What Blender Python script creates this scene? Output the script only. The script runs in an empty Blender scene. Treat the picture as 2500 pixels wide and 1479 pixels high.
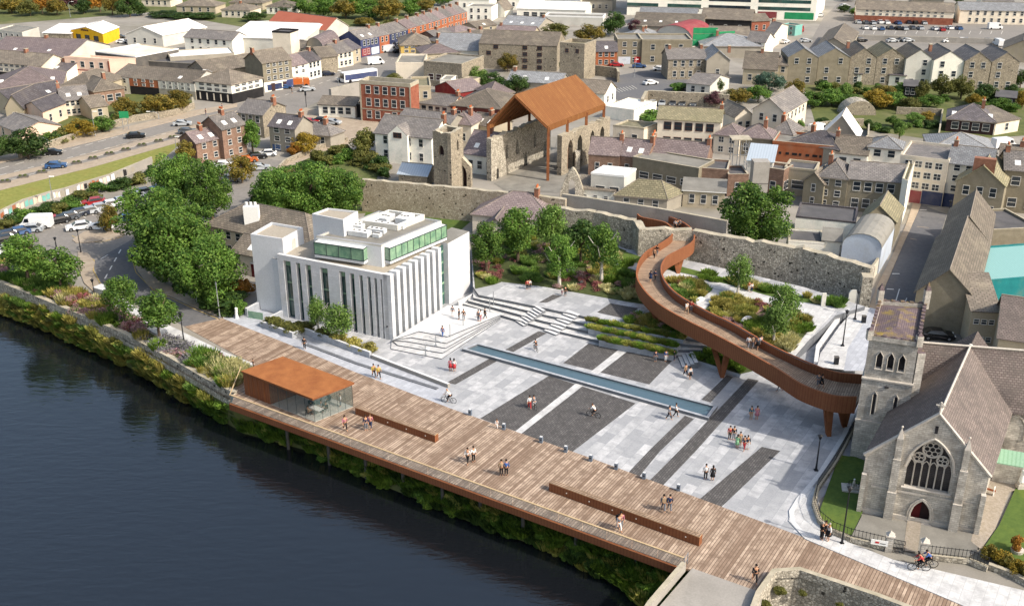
import bpy, bmesh, math, random
import numpy as np
from mathutils import Vector, Matrix, noise as mnoise
R=math.radians
random.seed(7)
S=bpy.context.scene
# ---------------- camera, sky, sun, exposure
CH=60.0; PITCH=23.2; FPX=2550.0
cd=bpy.data.cameras.new('camera'); cam=bpy.data.objects.new('camera',cd); S.collection.objects.link(cam)
cam.location=(0,0,CH); cam.rotation_euler=(R(90-PITCH),0,0)
cd.sensor_width=36; cd.lens=36*FPX/2500; cd.clip_end=3000; cd.clip_start=1; S.camera=cam
W=bpy.data.worlds.new('World'); S.world=W; W.use_nodes=True
nt=W.node_tree; bg=nt.nodes['Background']; sky=nt.nodes.new('ShaderNodeTexSky'); sky.sky_type='NISHITA'; sky.sun_disc=False; sky.dust_density=4.0; sky.ozone_density=.6; sky.air_density=1.3
SUN=Vector((0.86,-0.50,0.86)).normalized()
SEL=math.asin(SUN.z); SAZ=math.atan2(SUN.x,SUN.y)
sky.sun_elevation=SEL; sky.sun_rotation=SAZ
nt.links.new(sky.outputs[0],bg.inputs[0]); bg.inputs[1].default_value=0.15
sl=bpy.data.lights.new('sun','SUN'); sl.energy=3.5; sl.angle=R(0.6); sl.color=(1,.93,.83)
so=bpy.data.objects.new('sun',sl); S.collection.objects.link(so); so.rotation_euler=SUN.to_track_quat('Z','Y').to_euler()
S.view_settings.view_transform='Standard'; S.view_settings.look='None'; S.view_settings.exposure=0.42; S.view_settings.gamma=1
S.render.engine='CYCLES'
# ---------------- pixel -> place on a level plane (used to survey positions off the photograph)
_c,_s=math.cos(R(PITCH)),math.sin(R(PITCH))
def P(px,py,z=0.0):
    u=(px-1250)/FPX; v=(739.5-py)/FPX
    dy=_c+v*_s; dz=-_s+v*_c; t=(z-CH)/dz
    return Vector((u*t,dy*t,z))
def P2(p,z=0.0): return P(p[0],p[1],z)
def projy(w):
    z=w[2]-CH; f=w[1]*_c-z*_s; return 739.5-FPX*(w[1]*_s+z*_c)/f
def HZ(bx,by,ty,z0=0):
    w=P(bx,by,z0); lo,hi=0,80
    for _ in range(40):
        m=(lo+hi)/2
        if projy((w.x,w.y,m))>ty: lo=m
        else: hi=m
    return lo
# ---------------- materials
MT={}
def srgb(h):
    h=h.lstrip('#'); c=[int(h[i:i+2],16)/255 for i in (0,2,4)]
    return tuple((x/12.92 if x<=.04045 else ((x+.055)/1.055)**2.4) for x in c)+(1,)
def mat(name,c1,c2=None,tex='n',sc=1.0,rough=.85,bump=0.0,mortar=None,metal=0.0,bw=.5,bh=.25,ms=.03,stain=None,ss=.15,sa=.45,rot=0,spec=.3,hue=0,alpha=1,trans=0,emit=0,off=.5,blot=.72):
    if name in MT: return MT[name]
    m=bpy.data.materials.new(name); m.use_nodes=True; n=m.node_tree; N=n.nodes; L=n.links
    b=N['Principled BSDF']; b.inputs['Roughness'].default_value=rough; b.inputs['Metallic'].default_value=metal
    b.inputs['Specular IOR Level'].default_value=spec
    A=c1 if isinstance(c1,tuple) else srgb(c1); B=A if c2 is None else (c2 if isinstance(c2,tuple) else srgb(c2))
    tc=N.new('ShaderNodeTexCoord'); h=None
    def mix(f,a,bb,mode='MIX'):
        x=N.new('ShaderNodeMix'); x.data_type='RGBA'; x.blend_type=mode
        if isinstance(f,(int,float)): x.inputs[0].default_value=f
        else: L.new(f,x.inputs[0])
        for v,s in ((a,x.inputs[6]),(bb,x.inputs[7])):
            if isinstance(v,tuple): s.default_value=v
            else: L.new(v,s)
        return x.outputs[2]
    def noi(scale,det=3,src='Object',r=.6):
        t=N.new('ShaderNodeTexNoise'); t.inputs['Scale'].default_value=scale; t.inputs['Detail'].default_value=det; t.inputs['Roughness'].default_value=r
        L.new(tc.outputs[src],t.inputs['Vector']); return t
    def ramp(f,a,bb):
        r=N.new('ShaderNodeMapRange'); r.inputs[1].default_value=a; r.inputs[2].default_value=bb; L.new(f,r.inputs[0]); return r.outputs[0]
    if tex=='n':
        t=noi(sc,5); col=mix(ramp(t.outputs[0],.33,.67),A,B); h=t.outputs[0]
    elif tex=='brick':
        mp=N.new('ShaderNodeMapping'); mp.inputs['Rotation'].default_value=(0,0,R(rot)); L.new(tc.outputs['UV'],mp.inputs[0])
        t=N.new('ShaderNodeTexBrick'); L.new(mp.outputs[0],t.inputs[0]); t.inputs['Scale'].default_value=1
        t.inputs['Brick Width'].default_value=bw; t.inputs['Row Height'].default_value=bh; t.inputs['Mortar Size'].default_value=ms; t.offset=off
        t.inputs['Color1'].default_value=A; t.inputs['Color2'].default_value=B; t.inputs['Mortar'].default_value=srgb(mortar) if mortar else tuple(x*.5 for x in A[:3])+(1,)
        q=noi(.9*sc,3); col=mix(ramp(q.outputs[0],.4,.75),t.outputs[0],tuple(x*blot for x in A[:3])+(1,)); h=t.outputs['Fac']
    elif tex=='rub':
        t=N.new('ShaderNodeTexVoronoi'); t.inputs['Scale'].default_value=sc; L.new(tc.outputs['Object'],t.inputs['Vector'])
        e=N.new('ShaderNodeTexVoronoi'); e.feature='DISTANCE_TO_EDGE'; e.inputs['Scale'].default_value=sc; L.new(tc.outputs['Object'],e.inputs['Vector'])
        sx=N.new('ShaderNodeSeparateColor'); L.new(t.outputs['Color'],sx.inputs[0])
        c0=mix(sx.outputs[0],A,B); hg=N.new('ShaderNodeMath'); hg.operation='GREATER_THAN'; hg.inputs[1].default_value=.982; L.new(sx.outputs[1],hg.inputs[0]); c0=mix(hg.outputs[0],c0,(.03,.028,.024,1)); col=mix(ramp(e.outputs['Distance'],.02,.12),srgb(mortar) if mortar else tuple(x*.4 for x in A[:3])+(1,),c0); h=e.outputs['Distance']
    elif tex=='stripe':
        mp=N.new('ShaderNodeMapping'); mp.inputs['Rotation'].default_value=(0,0,R(rot)); L.new(tc.outputs['UV'],mp.inputs[0])
        t=N.new('ShaderNodeTexWave'); t.inputs['Scale'].default_value=sc; t.inputs['Distortion'].default_value=.3; L.new(mp.outputs[0],t.inputs[0])
        q=noi(.8,3); col=mix(.35,mix(ramp(t.outputs[0],.05,.5),A,B),mix(q.outputs[0],A,B)); h=t.outputs[0]
    if stain:
        q=noi(ss,4,r=.7); f=ramp(q.outputs[0],.5,.72)
        mm=N.new('ShaderNodeMath'); mm.operation='MULTIPLY'; mm.inputs[1].default_value=sa; L.new(f,mm.inputs[0])
        col=mix(mm.outputs[0],col,srgb(stain) if isinstance(stain,str) else stain)
    # fine grain so no surface is flat
    g=noi(6,2); col=mix(.22,col,mix(ramp(g.outputs[0],.3,.7),(.55,.55,.55,1),(1.25,1.25,1.25,1)),'MULTIPLY')
    if hue:
        oi=N.new('ShaderNodeObjectInfo'); hs=N.new('ShaderNodeHueSaturation'); L.new(col,hs.inputs['Color'])
        r=N.new('ShaderNodeMapRange'); L.new(oi.outputs['Random'],r.inputs[0]); r.inputs[3].default_value=1-hue; r.inputs[4].default_value=1+hue; L.new(r.outputs[0],hs.inputs['Value']); col=hs.outputs[0]
    L.new(col,b.inputs['Base Color'])
    if bump and h:
        bn=N.new('ShaderNodeBump'); bn.inputs['Strength'].default_value=bump; bn.inputs['Distance'].default_value=.08; L.new(h,bn.inputs['Height']); L.new(bn.outputs[0],b.inputs['Normal'])
    if trans: b.inputs['Transmission Weight'].default_value=trans; b.inputs['IOR'].default_value=1.1
    if alpha<1: b.inputs['Alpha'].default_value=alpha
    if emit: b.inputs['Emission Color'].default_value=A; b.inputs['Emission Strength'].default_value=emit
    MT[name]=m; return m
def leafmat(name,c1,c2,c3,sc=1.2):
    m=bpy.data.materials.new(name); m.use_nodes=True; n=m.node_tree; N=n.nodes; L=n.links; b=N['Principled BSDF']
    b.inputs['Roughness'].default_value=.6; b.inputs['Specular IOR Level'].default_value=.25
    tc=N.new('ShaderNodeTexCoord'); t=N.new('ShaderNodeTexNoise'); t.inputs['Scale'].default_value=sc; t.inputs['Detail'].default_value=2; L.new(tc.outputs['Object'],t.inputs['Vector'])
    ge=N.new('ShaderNodeNewGeometry'); r=N.new('ShaderNodeMapRange'); r.inputs[1].default_value=.35; r.inputs[2].default_value=.65; L.new(t.outputs[0],r.inputs[0])
    def mx(f,a,bb):
        x=N.new('ShaderNodeMix'); x.data_type='RGBA'; L.new(f,x.inputs[0])
        for v,s in ((a,x.inputs[6]),(bb,x.inputs[7])):
            if isinstance(v,tuple): s.default_value=v
            else: L.new(v,s)
        return x.outputs[2]
    a=mx(r.outputs[0],srgb(c1),srgb(c2)); q=N.new('ShaderNodeMapRange'); q.inputs[1].default_value=.3; q.inputs[4].default_value=.75; L.new(ge.outputs['Random Per Island'],q.inputs[0])
    a=mx(q.outputs[0],a,srgb(c3)); oi=N.new('ShaderNodeObjectInfo'); hs=N.new('ShaderNodeHueSaturation'); L.new(a,hs.inputs['Color'])
    v=N.new('ShaderNodeMapRange'); v.inputs[3].default_value=.8; v.inputs[4].default_value=1.2; L.new(oi.outputs['Random'],v.inputs[0]); L.new(v.outputs[0],hs.inputs['Value'])
    L.new(hs.outputs[0],b.inputs['Base Color'])
    tr=N.new('ShaderNodeBsdfTranslucent'); L.new(hs.outputs[0],tr.inputs[0]); ms=N.new('ShaderNodeMixShader'); ms.inputs[0].default_value=.28
    L.new(b.outputs[0],ms.inputs[1]); L.new(tr.outputs[0],ms.inputs[2]); L.new(ms.outputs[0],N['Material Output'].inputs[0]); MT[name]=m; return m
# ---------------- mesh builder
class MB:
    def __init__(s): s.v=[]; s.f=[]; s.m=[]; s.mats=[]
    def mi(s,m):
        m=MT[m]
        if m not in s.mats: s.mats.append(m)
        return s.mats.index(m)
    def face(s,pts,m):
        i=len(s.v); s.v+= [tuple(p) for p in pts]; s.f.append(tuple(range(i,i+len(pts)))); s.m.append(s.mi(m))
    def prism(s,poly,z0,z1,m,mt=None,bottom=False):
        poly=[(p[0],p[1]) for p in poly]
        a=sum(poly[i][0]*poly[(i+1)%len(poly)][1]-poly[(i+1)%len(poly)][0]*poly[i][1] for i in range(len(poly)))
        if a<0: poly=poly[::-1]
        n=len(poly)
        for i in range(n):
            p,q=poly[i],poly[(i+1)%n]; s.face([(p[0],p[1],z0),(q[0],q[1],z0),(q[0],q[1],z1),(p[0],p[1],z1)],m)
        s.face([(p[0],p[1],z1) for p in poly],mt or m)
        if bottom: s.face([(p[0],p[1],z0) for p in poly[::-1]],m)
    def box(s,c,d,m,rz=0,mt=None):   # centre-bottom c, size d
        x,y,z=c; a,b=d[0]/2,d[1]/2; cs,sn=math.cos(rz),math.sin(rz)
        s.prism([(x+u*cs-v*sn,y+u*sn+v*cs) for u,v in ((-a,-b),(a,-b),(a,b),(-a,b))],z,z+d[2],m,mt,True)
    def tube(s,path,rad,m,n=6,cap=True):
        path=[Vector(p) for p in path]; rr=rad if isinstance(rad,(list,tuple)) else [rad]*len(path); rings=[]
        for i,p in enumerate(path):
            t=(path[min(i+1,len(path)-1)]-path[max(i-1,0)]).normalized(); a=t.orthogonal().normalized() if i==0 else (a-t*a.dot(t)).normalized(); b=t.cross(a)
            k=len(s.v); s.v+=[tuple(p+(a*math.cos(2*math.pi*j/n)+b*math.sin(2*math.pi*j/n))*rr[i]) for j in range(n)]; rings.append(k)
        mi=s.mi(m)
        for i in range(len(rings)-1):
            for j in range(n):
                s.f.append((rings[i]+j,rings[i]+(j+1)%n,rings[i+1]+(j+1)%n,rings[i+1]+j)); s.m.append(mi)
        if cap:
            s.f.append(tuple(rings[0]+j for j in range(n))[::-1]); s.m.append(mi); s.f.append(tuple(rings[-1]+j for j in range(n))); s.m.append(mi)
    def ball(s,c,r,m,n=8,k=6,sz=1):
        for i in range(k):
            for j in range(n):
                q=[]
                for a,b in ((i,j),(i+1,j),(i+1,j+1),(i,j+1)):
                    t=math.pi*a/k; u=2*math.pi*b/n; q.append((c[0]+r*math.sin(t)*math.cos(u),c[1]+r*math.sin(t)*math.sin(u),c[2]+r*sz*math.cos(t)))
                if i==0: q=[q[0],q[1],q[2]]
                elif i==k-1: q=[q[0],q[1],q[3]]
                s.face(q,m)
    def mesh(s,name,smooth=False):
        me=bpy.data.meshes.new(name); me.from_pydata(s.v,[],s.f)
        for m in s.mats: me.materials.append(m)
        me.polygons.foreach_set('material_index',s.m)
        uv=me.uv_layers.new(name='uv'); me.update()
        dat=np.zeros(len(me.loops)*2)
        for p in me.polygons:
            nn=p.normal
            if abs(nn.z)>.995: ux,uy=Vector((1,0,0)),Vector((0,1,0))
            else: ux=Vector((-nn.y,nn.x,0)).normalized(); uy=nn.cross(ux)
            for li in p.loop_indices:
                co=me.vertices[me.loops[li].vertex_index].co; dat[2*li]=co.dot(ux); dat[2*li+1]=co.dot(uy)
        uv.data.foreach_set('uv',dat)
        if smooth: me.polygons.foreach_set('use_smooth',[True]*len(me.polygons))
        return me
    def build(s,name,parent=None,loc=(0,0,0),smooth=False,label=None,cat=None,group=None,kind=None,rz=0):
        return O(name,s.mesh(name,smooth),parent,loc,rz,label,cat,group,kind)
def O(name,data,parent=None,loc=(0,0,0),rz=0,label=None,cat=None,group=None,kind=None,scale=None,mats=None):
    o=bpy.data.objects.new(name,data); S.collection.objects.link(o); o.location=loc; o.rotation_euler=(0,0,rz)
    if parent: o.parent=parent
    if scale: o.scale=scale
    if label: o['label']=label
    if cat: o['category']=cat
    if group: o['group']=group
    if kind: o['kind']=kind
    if mats:
        for i,m in enumerate(mats):
            if m: o.material_slots[i].link='OBJECT'; o.material_slots[i].material=MT[m]
    return o
def T(name,label,cat,loc=(0,0,0),rz=0,group=None): return O(name,None,None,loc,rz,label,cat,group)
def copy_tree(o,parent=None):
    c=o.copy(); S.collection.objects.link(c); c.parent=parent
    for ch in o.children: copy_tree(ch,c)
    return c
def setting(name,poly,z,m,kind='structure',px=True,z0=None):   # a flat ground sheet (or raised slab) from surveyed corners
    pts=[P(a,b,z) if px else Vector((a,b,z)) for a,b in poly]; o0=pts[0].copy(); o0.z=0; mb=MB()
    pp=[(p.x-o0.x,p.y-o0.y) for p in pts]
    if z0 is None:
        a=sum(pp[i][0]*pp[(i+1)%len(pp)][1]-pp[(i+1)%len(pp)][0]*pp[i][1] for i in range(len(pp)))
        if a<0: pp=pp[::-1]
        mb.face([(x,y,z) for x,y in pp],m)
    else: mb.prism(pp,z0,z,m)
    return mb.build(name,None,o0,kind=kind)
# ---------------- palette
for a in [
 ('cream','#c3bdb1','#d4cdc2'),('white','#dcdad4','#e8e6e0'),('pink','#cfb3a4','#dac3b5'),('grey','#85827b','#98948c'),('lgrey','#aeb0ae','#bfc0bd'),
 ('beige','#98917f','#a9a192'),('olive','#77705a','#8a8268'),('yellow','#e0ab18','#edbc2c'),('ochre','#b39a55','#c2a862'),('blue','#343c60','#4a5478'),('dblue','#27304e','#384468'),
 ('orange','#9a5636','#ab6a48'),('maroon','#6e1f22','#7e2c2c'),('black','#1c1b1d','#2a2829'),('dgrey','#4c4b4b','#5c5a59'),('teal','#5f9a98','#74aca8'),('dteal','#12666e','#1b757a'),
 ('red','#a31c20','#b53030'),('green','#1f7a50','#2a8a5d'),('bluew','#a9b6c8','#b8c4d4'),('fred','#74343a','#85454a')]:
    br=lambda h,f=1.07:'#'+''.join('%02x'%min(245,int(int(h[i:i+2],16)*k)) for i,k in ((1,f*1.02),(3,f),(5,f*.97)))
    mat(a[0],br(a[1]) if a[0] not in('yellow','black','orange','blue','dblue') else a[1],br(a[2]) if a[0] not in('yellow','black','orange','blue','dblue') else a[2],sc=.5,stain='#6f685c' if a[0] not in('yellow','black','green','red') else None,ss=.25,sa=.35,hue=.05)
mat('stone','#857d70','#aca28f',tex='rub',sc=3.2,mortar='#7a7060',bump=.4,stain='#5e5746',ss=.2)
mat('rubble','#8d877b','#d2cab9',tex='rub',sc=3.4,mortar='#7d766a',bump=.7,stain='#6d675a',ss=.5,sa=.5)
mat('rubble2','#978c7b','#bfb4a1',tex='rub',sc=3.4,mortar='#8d806c',bump=.5,stain='#73644f',ss=.2)
mat('coping','#9f9785','#b8af9b',sc=1,stain='#7f7a58')
mat('concrete','#8f8b84','#a5a099',sc=.6,stain='#6d6961')
mat('oliver','#7c7564','#8d8573',sc=.7,stain='#736b57',ss=.4,sa=.6,hue=.06)
mat('brick','#8f4c38','#a05e48',tex='brick',bw=.5,bh=.16,ms=.02,mortar='#8a6a58')
mat('brick2','#642f2a','#763c34',tex='brick',bw=.5,bh=.16,ms=.02,mortar='#6a4a40')
mat('brickb','#84695a','#9a7c6a',tex='brick',bw=.5,bh=.2,ms=.02,mortar='#75665a',stain='#5c5148')
for n,a,b,st in [('slate','#696768','#7f7c7c','#9a9288'),('slatep','#71676a','#867c7d','#5d555a'),('slateb','#6a645d','#7f776e','#9d937f'),('sdark','#555256','#67646a','#7b746e'),('slateg','#7c8086','#92979e','#66696e'),('smoss','#7b7763','#918b74','#666646')]:
    mat(n,br(a,1.06),br(b,1.08),tex='brick',bw=.7,bh=.42,ms=.05,mortar=None,bump=.3,stain=st,ss=.25,sa=.5,hue=.2,rough=.7)
mat('mossy','#6b5d60','#7a6a6b',tex='brick',bw=.35,bh=.22,ms=.025,stain='#a08a2a',ss=.5,sa=.95,bump=.3)
mat('chroof','#6f6762','#857b74',tex='brick',bw=.38,bh=.26,ms=.03,mortar='#564848',stain='#4a4544',ss=.3,sa=.55,bump=.4,hue=.03)
mat('sheetw','#e8e6e2','#f2f0ec',tex='stripe',sc=.5,rough=.5); mat('sheetb','#a9b4bd','#bcc6ce',tex='stripe',sc=.6,rough=.4,metal=.2)
mat('sheetr','#94503e','#a8644f',tex='stripe',sc=.5,stain='#7c3422'); mat('sheetg','#7d7b74','#96938b',tex='stripe',sc=1.2,stain='#55524a',ss=.5)
mat('sheett','#7ba7a4','#8bb5b1',tex='stripe',sc=.8,rough=.5); mat('flat','#77746d','#8b8880',sc=.4,stain='#5a5852'); mat('flatd','#504f50','#605e5f',sc=.4,stain='#76736d')
mat('lead','#8e9094','#9ea0a4',sc=.6,rough=.5)
mat('gravel','#8c8272','#a0968a',sc=3,stain='#77705f',ss=.1)
mat('corflat','#8a542e','#a2683a',sc=.6,stain='#7d4420',ss=.5,sa=.5,rough=.7)
mat('wframe','#d8d6d0'); mat('bframe','#5a3328'); mat('glass','#1e242a','#39424a',sc=.4,rough=.12,spec=.6); mat('door','#3c2a2a'); mat('doorr','#5a1a1c')
mat('chim','#8d5c46','#a06c54',tex='brick',bw=.4,bh=.16,ms=.02,mortar='#8a7466'); mat('pot','#b3663f')
# modern building, paving, timber, rusted steel
mat('wstone','#c3c5c8','#d1d2d5',tex='brick',bw=1.6,bh=.42,ms=.02,mortar='#bcbfc4',hue=0,bump=.05,blot=.93,stain='#b4b1a8',ss=.5,sa=.35)
mat('wrender','#c8cbce','#d3d5d8',sc=.3); mat('wtrim','#dcdfe1'); mat('gglass','#1f3b3c','#3a5c55',sc=.25,rough=.08,spec=.8); mat('ggreen','#557a66','#8fae8e',sc=.6,rough=.1,spec=.8); mat('mull','#2c3a3c',rough=.5)
mat('rgravel','#9c9384','#aaa192',sc=4); mat('hvac','#b9bcbe','#cfd2d3',sc=1,rough=.5)
PR=-57.6
mat('pave','#989a9d','#c3c3c4',tex='brick',bw=2.4,bh=1.2,ms=.02,mortar='#8f9297',rot=PR,stain='#9a9da3',ss=.08,sa=.15,rough=.8,blot=.92)
mat('pave2','#a7aab1','#bbbec4',tex='brick',bw=1.2,bh=.6,ms=.02,mortar='#969aa2',rot=PR,rough=.8,blot=.92)
mat('pavel','#c0c0c0','#cfcfcd',tex='brick',bw=1.8,bh=.9,ms=.02,mortar='#a8a8a8',rot=PR,rough=.8)
mat('paved','#555352','#6c6967',tex='brick',bw=.5,bh=.25,ms=.03,mortar='#3d3c3d',rot=PR,rough=.85)
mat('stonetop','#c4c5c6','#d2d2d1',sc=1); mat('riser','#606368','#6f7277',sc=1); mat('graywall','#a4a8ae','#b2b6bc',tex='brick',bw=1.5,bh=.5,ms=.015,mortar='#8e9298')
mat('deck','#856f5d','#c1ac97',tex='brick',bw=17,bh=.3,ms=.03,mortar='#5a4a3f',rot=PR,stain='#8a7565',ss=.15,sa=.35,rough=.75,off=.37)
mat('bdeck','#8f7862','#a9917a',tex='brick',bw=3,bh=.3,ms=.04,mortar='#5e4e42',rough=.75,rot=-75)
mat('corten','#74452a','#8b5836',sc=.5,stain='#5d3822',ss=.35,sa=.5,rough=.75); mat('cortend','#71432b','#865638',tex='stripe',sc=.9,rough=.75,stain='#63301c')
mat('corroof','#7b4f2a','#8c6036',tex='brick',bw=60,bh=.5,ms=.07,mortar='#5f3817',rot=90,rough=.75,stain='#6d4220',ss=.25,sa=.6,blot=.85); mat('rustedge','#8a5230','#9a6040',sc=1)
mat('asph','#7b7771','#89847e',sc=1.5,stain='#6c6964',ss=.07,sa=.5); mat('asph2','#5e5e60','#6a6a6c',sc=1.5,stain='#7a7772',ss=.08)
mat('side','#9a8c7a','#ab9d8b',sc=1,stain='#84776a'); mat('pile','#4c4a46','#5a5752',sc=1,stain='#3f3f35',ss=1)
mat('kerb','#a89d90'); mat('mark','#cfccc2'); mat('marky','#b3995a'); mat('markw','#e2e0da')
mat('town','#87827a','#9a958c',sc=.15,stain='#67634f',ss=.03,sa=.7); mat('lawn','#455a28','#55692f',sc=2,stain='#6f7a2c',ss=.3,sa=.4,rough=1)
mat('grass','#6f7436','#8a8a48',sc=1.2,stain='#8a7a40',ss=.12,sa=.7,rough=1); mat('soil','#3c4422','#4d5630',sc=2,rough=1); mat('garden','#4d562e','#606638',sc=.4,stain='#7d7558',ss=.06,sa=.7,rough=1)
mat('iron','#202226',rough=.5); mat('steel','#9b9fa3',rough=.4,metal=.4); mat('lampw','#e8e8e4'); mat('boll','#5f6a78','#6d7784'); mat('timber','#b39b78','#c3ab88',sc=2)
mat('chstone','#b4aea4','#d6d0c5',tex='brick',bw=.55,bh=.22,ms=.02,mortar='#9a948b',stain='#7a756c',ss=.45,sa=.45,bump=.3); mat('chtrim','#b6afa5','#c9c2b7',sc=2,stain='#7a746a')
mat('cglass','#1e2125','#2e2f38',tex='brick',bw=.12,bh=.2,ms=.02,mortar='#4a4442',rough=.3)
mat('cafeg','#4f6664',rough=.03,spec=.6,alpha=.22); mat('railg','#9fb4b4',rough=.05,alpha=.22); mat('copper','#7fa68a','#95b89e',tex='stripe',sc=.8)
# people, cars
for n,c in dict(skin='#b98a6c',skin2='#6d4a38',hair='#1f1814',hairb='#5a3d26',hairg='#9a948c',cwhite='#d8d8d8',cblack='#1c1c20',cnavy='#22304e',cblue='#3f5f9a',cred='#a8343a',cgreen='#7fae86',cpink='#b07480',cyel='#b5a24a',cgrey='#6d7078',ctan='#a08a70',cteal='#2f6070').items(): mat(n,c)
for n,c in dict(kwhite='#dfe0e0',ksil='#a4a9ad',kblack='#17181b',kgrey='#4b5056',kblue='#2f4f7a',kred='#9a2225',korange='#b5602c',knavy='#20283a',kyel='#c8b030').items(): mat(n,c,rough=.25,spec=.6)
mat('tyre','#151516'); mat('hub','#8d9093',rough=.4,metal=.5); mat('lite','#e8e4d8',rough=.2); mat('cwin','#14181c',rough=.08,spec=.7)
mat('bark','#4f4338','#665849',sc=3); mat('birch','#b8b2a6','#cdc8be',sc=2,stain='#55504a',ss=2,sa=.5)
leafmat('lf_green','#335420','#55782c','#7f9a46'); leafmat('lf_dark','#26401c','#3c5626','#586c32'); leafmat('lf_autumn','#56592a','#7a702e','#957a34'); leafmat('lf_yellow','#7a6c24','#94802c','#b0923a')
leafmat('lf_orange','#8a5a22','#a07028','#b88a38'); leafmat('lf_light','#446428','#637f38','#86a052'); leafmat('lf_blue','#3f5a44','#587260','#6d8672'); leafmat('lf_olive','#4f5626','#6a6e34','#807a44'); leafmat('lf_purple','#4a2c34','#5c3a42','#6a4a4c')
leafmat('gr_pale','#9c9a62','#b8b280','#d2cc9e'); leafmat('gr_gold','#7c7a38','#989048','#b8ab62'); leafmat('gr_green','#4a6422','#62802c','#80983c'); leafmat('gr_red','#8a4454','#a8646e','#6f7038'); leafmat('gr_pink','#a87c86','#b8949a','#6f7c40'); leafmat('gr_purple','#5d4c86','#7868a0','#4a5c34'); leafmat('gr_lav','#7c7886','#98949c','#6a7448'); leafmat('gr_bank','#76803a','#9a9a4c','#bfb566')
mat('ridge','#7f766c','#8d8478',sc=1)
# river
def water(name,c,rough,sx,sy,bs,rz):
    m=bpy.data.materials.new(name); m.use_nodes=True; N=m.node_tree.nodes; L=m.node_tree.links; b=N['Principled BSDF']
    b.inputs['Base Color'].default_value=srgb(c); b.inputs['Roughness'].default_value=rough; b.inputs['IOR'].default_value=1.55; b.inputs['Specular IOR Level'].default_value=.9
    tc=N.new('ShaderNodeTexCoord'); mp=N.new('ShaderNodeMapping'); mp.inputs['Scale'].default_value=(sx,sy,1); mp.inputs['Rotation'].default_value=(0,0,R(rz)); L.new(tc.outputs['Object'],mp.inputs[0])
    t=N.new('ShaderNodeTexNoise'); t.inputs['Scale'].default_value=1; t.inputs['Detail'].default_value=4; t.inputs['Distortion'].default_value=.4; L.new(mp.outputs[0],t.inputs['Vector'])
    t2=N.new('ShaderNodeTexNoise'); t2.inputs['Scale'].default_value=.08; L.new(tc.outputs['Object'],t2.inputs['Vector'])
    bn=N.new('ShaderNodeBump'); bn.inputs['Strength'].default_value=bs; bn.inputs['Distance'].default_value=.25; L.new(t.outputs[0],bn.inputs['Height']); L.new(bn.outputs[0],b.inputs['Normal']); MT[name]=m
water('river','#15181c',.04,.4,1.2,.2,8); water('pool','#4d626c',.06,1.6,1.6,.25,0)
# ---------------- windows, houses
_wc={}
def winparts(w,h,fm,pm,style):
    k=(round(w,2),round(h,2),fm,pm,style)
    if k in _wc: return _wc[k]
    f=MB(); p=MB(); t=.07 if h<2.4 else .12; y=-.05
    def bx(x0,x1,z0,z1,yy=-.07,m=fm): f.prism([(x0,yy),(x1,yy),(x1,0),(x0,0)],z0,z1,m,None,True)
    bx(-w/2-t,w/2+t,-t,0,-.13); bx(-w/2-t,w/2+t,h,h+t); bx(-w/2-t,-w/2,0,h); bx(w/2,w/2+t,0,h)
    if style!='p': bx(-w/2,w/2,h*.48,h*.48+.07,-.06)
    if style=='c': bx(-.035,.035,0,h,-.062)
    p.face([(-w/2,-.03,0),(w/2,-.03,0),(w/2,-.03,h),(-w/2,-.03,h)],pm)
    if style=='s':   # single mesh for far buildings
        f.face([(-w/2,-.03,0),(w/2,-.03,0),(w/2,-.03,h),(-w/2,-.03,h)],pm); p=None
    _wc[k]=(f.mesh('window'),p.mesh('pane') if p else None); return _wc[k]
def window(par,pos,rz,w,h,fm='wframe',pm='glass',style='n'):
    a,b=winparts(w,h,fm,pm,style); o=O('window',a,par,pos,rz)
    if b: O('pane',b,o)
    return o
def winrow(par,p,q,z0,h,rows,cols,w=1.0,hh=None,fm='wframe',pm='glass',style='n',m=.08,skip=()):
    d=Vector((q[0]-p[0],q[1]-p[1])); L=d.length; rz=math.atan2(d.y,d.x); sh=h/rows; hh=hh or min(1.6,sh*.55); w=min(w,L/cols*.55)
    for r in range(rows):
        for c in range(cols):
            if (r,c) in skip: continue
            s=(m+(1-2*m)*((c+.5)/cols)); window(par,(p[0]+d.x*s,p[1]+d.y*s,z0+sh*r+sh*.28),rz,w,hh,fm,pm,style)
def slab(mb,q,th,m,me=None):
    q=[Vector(p) for p in q]; n=(q[1]-q[0]).cross(q[2]-q[0]).normalized()
    if n.z<0: q=q[::-1]; n=-n
    d=[p-Vector((0,0,th)) for p in q]; mb.face(q,m); mb.face(d[::-1],me or m)
    k=len(q)
    for i in range(k): mb.face([d[i],d[(i+1)%k],q[(i+1)%k],q[i]],me or m)
rh_=random.Random(3)
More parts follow.
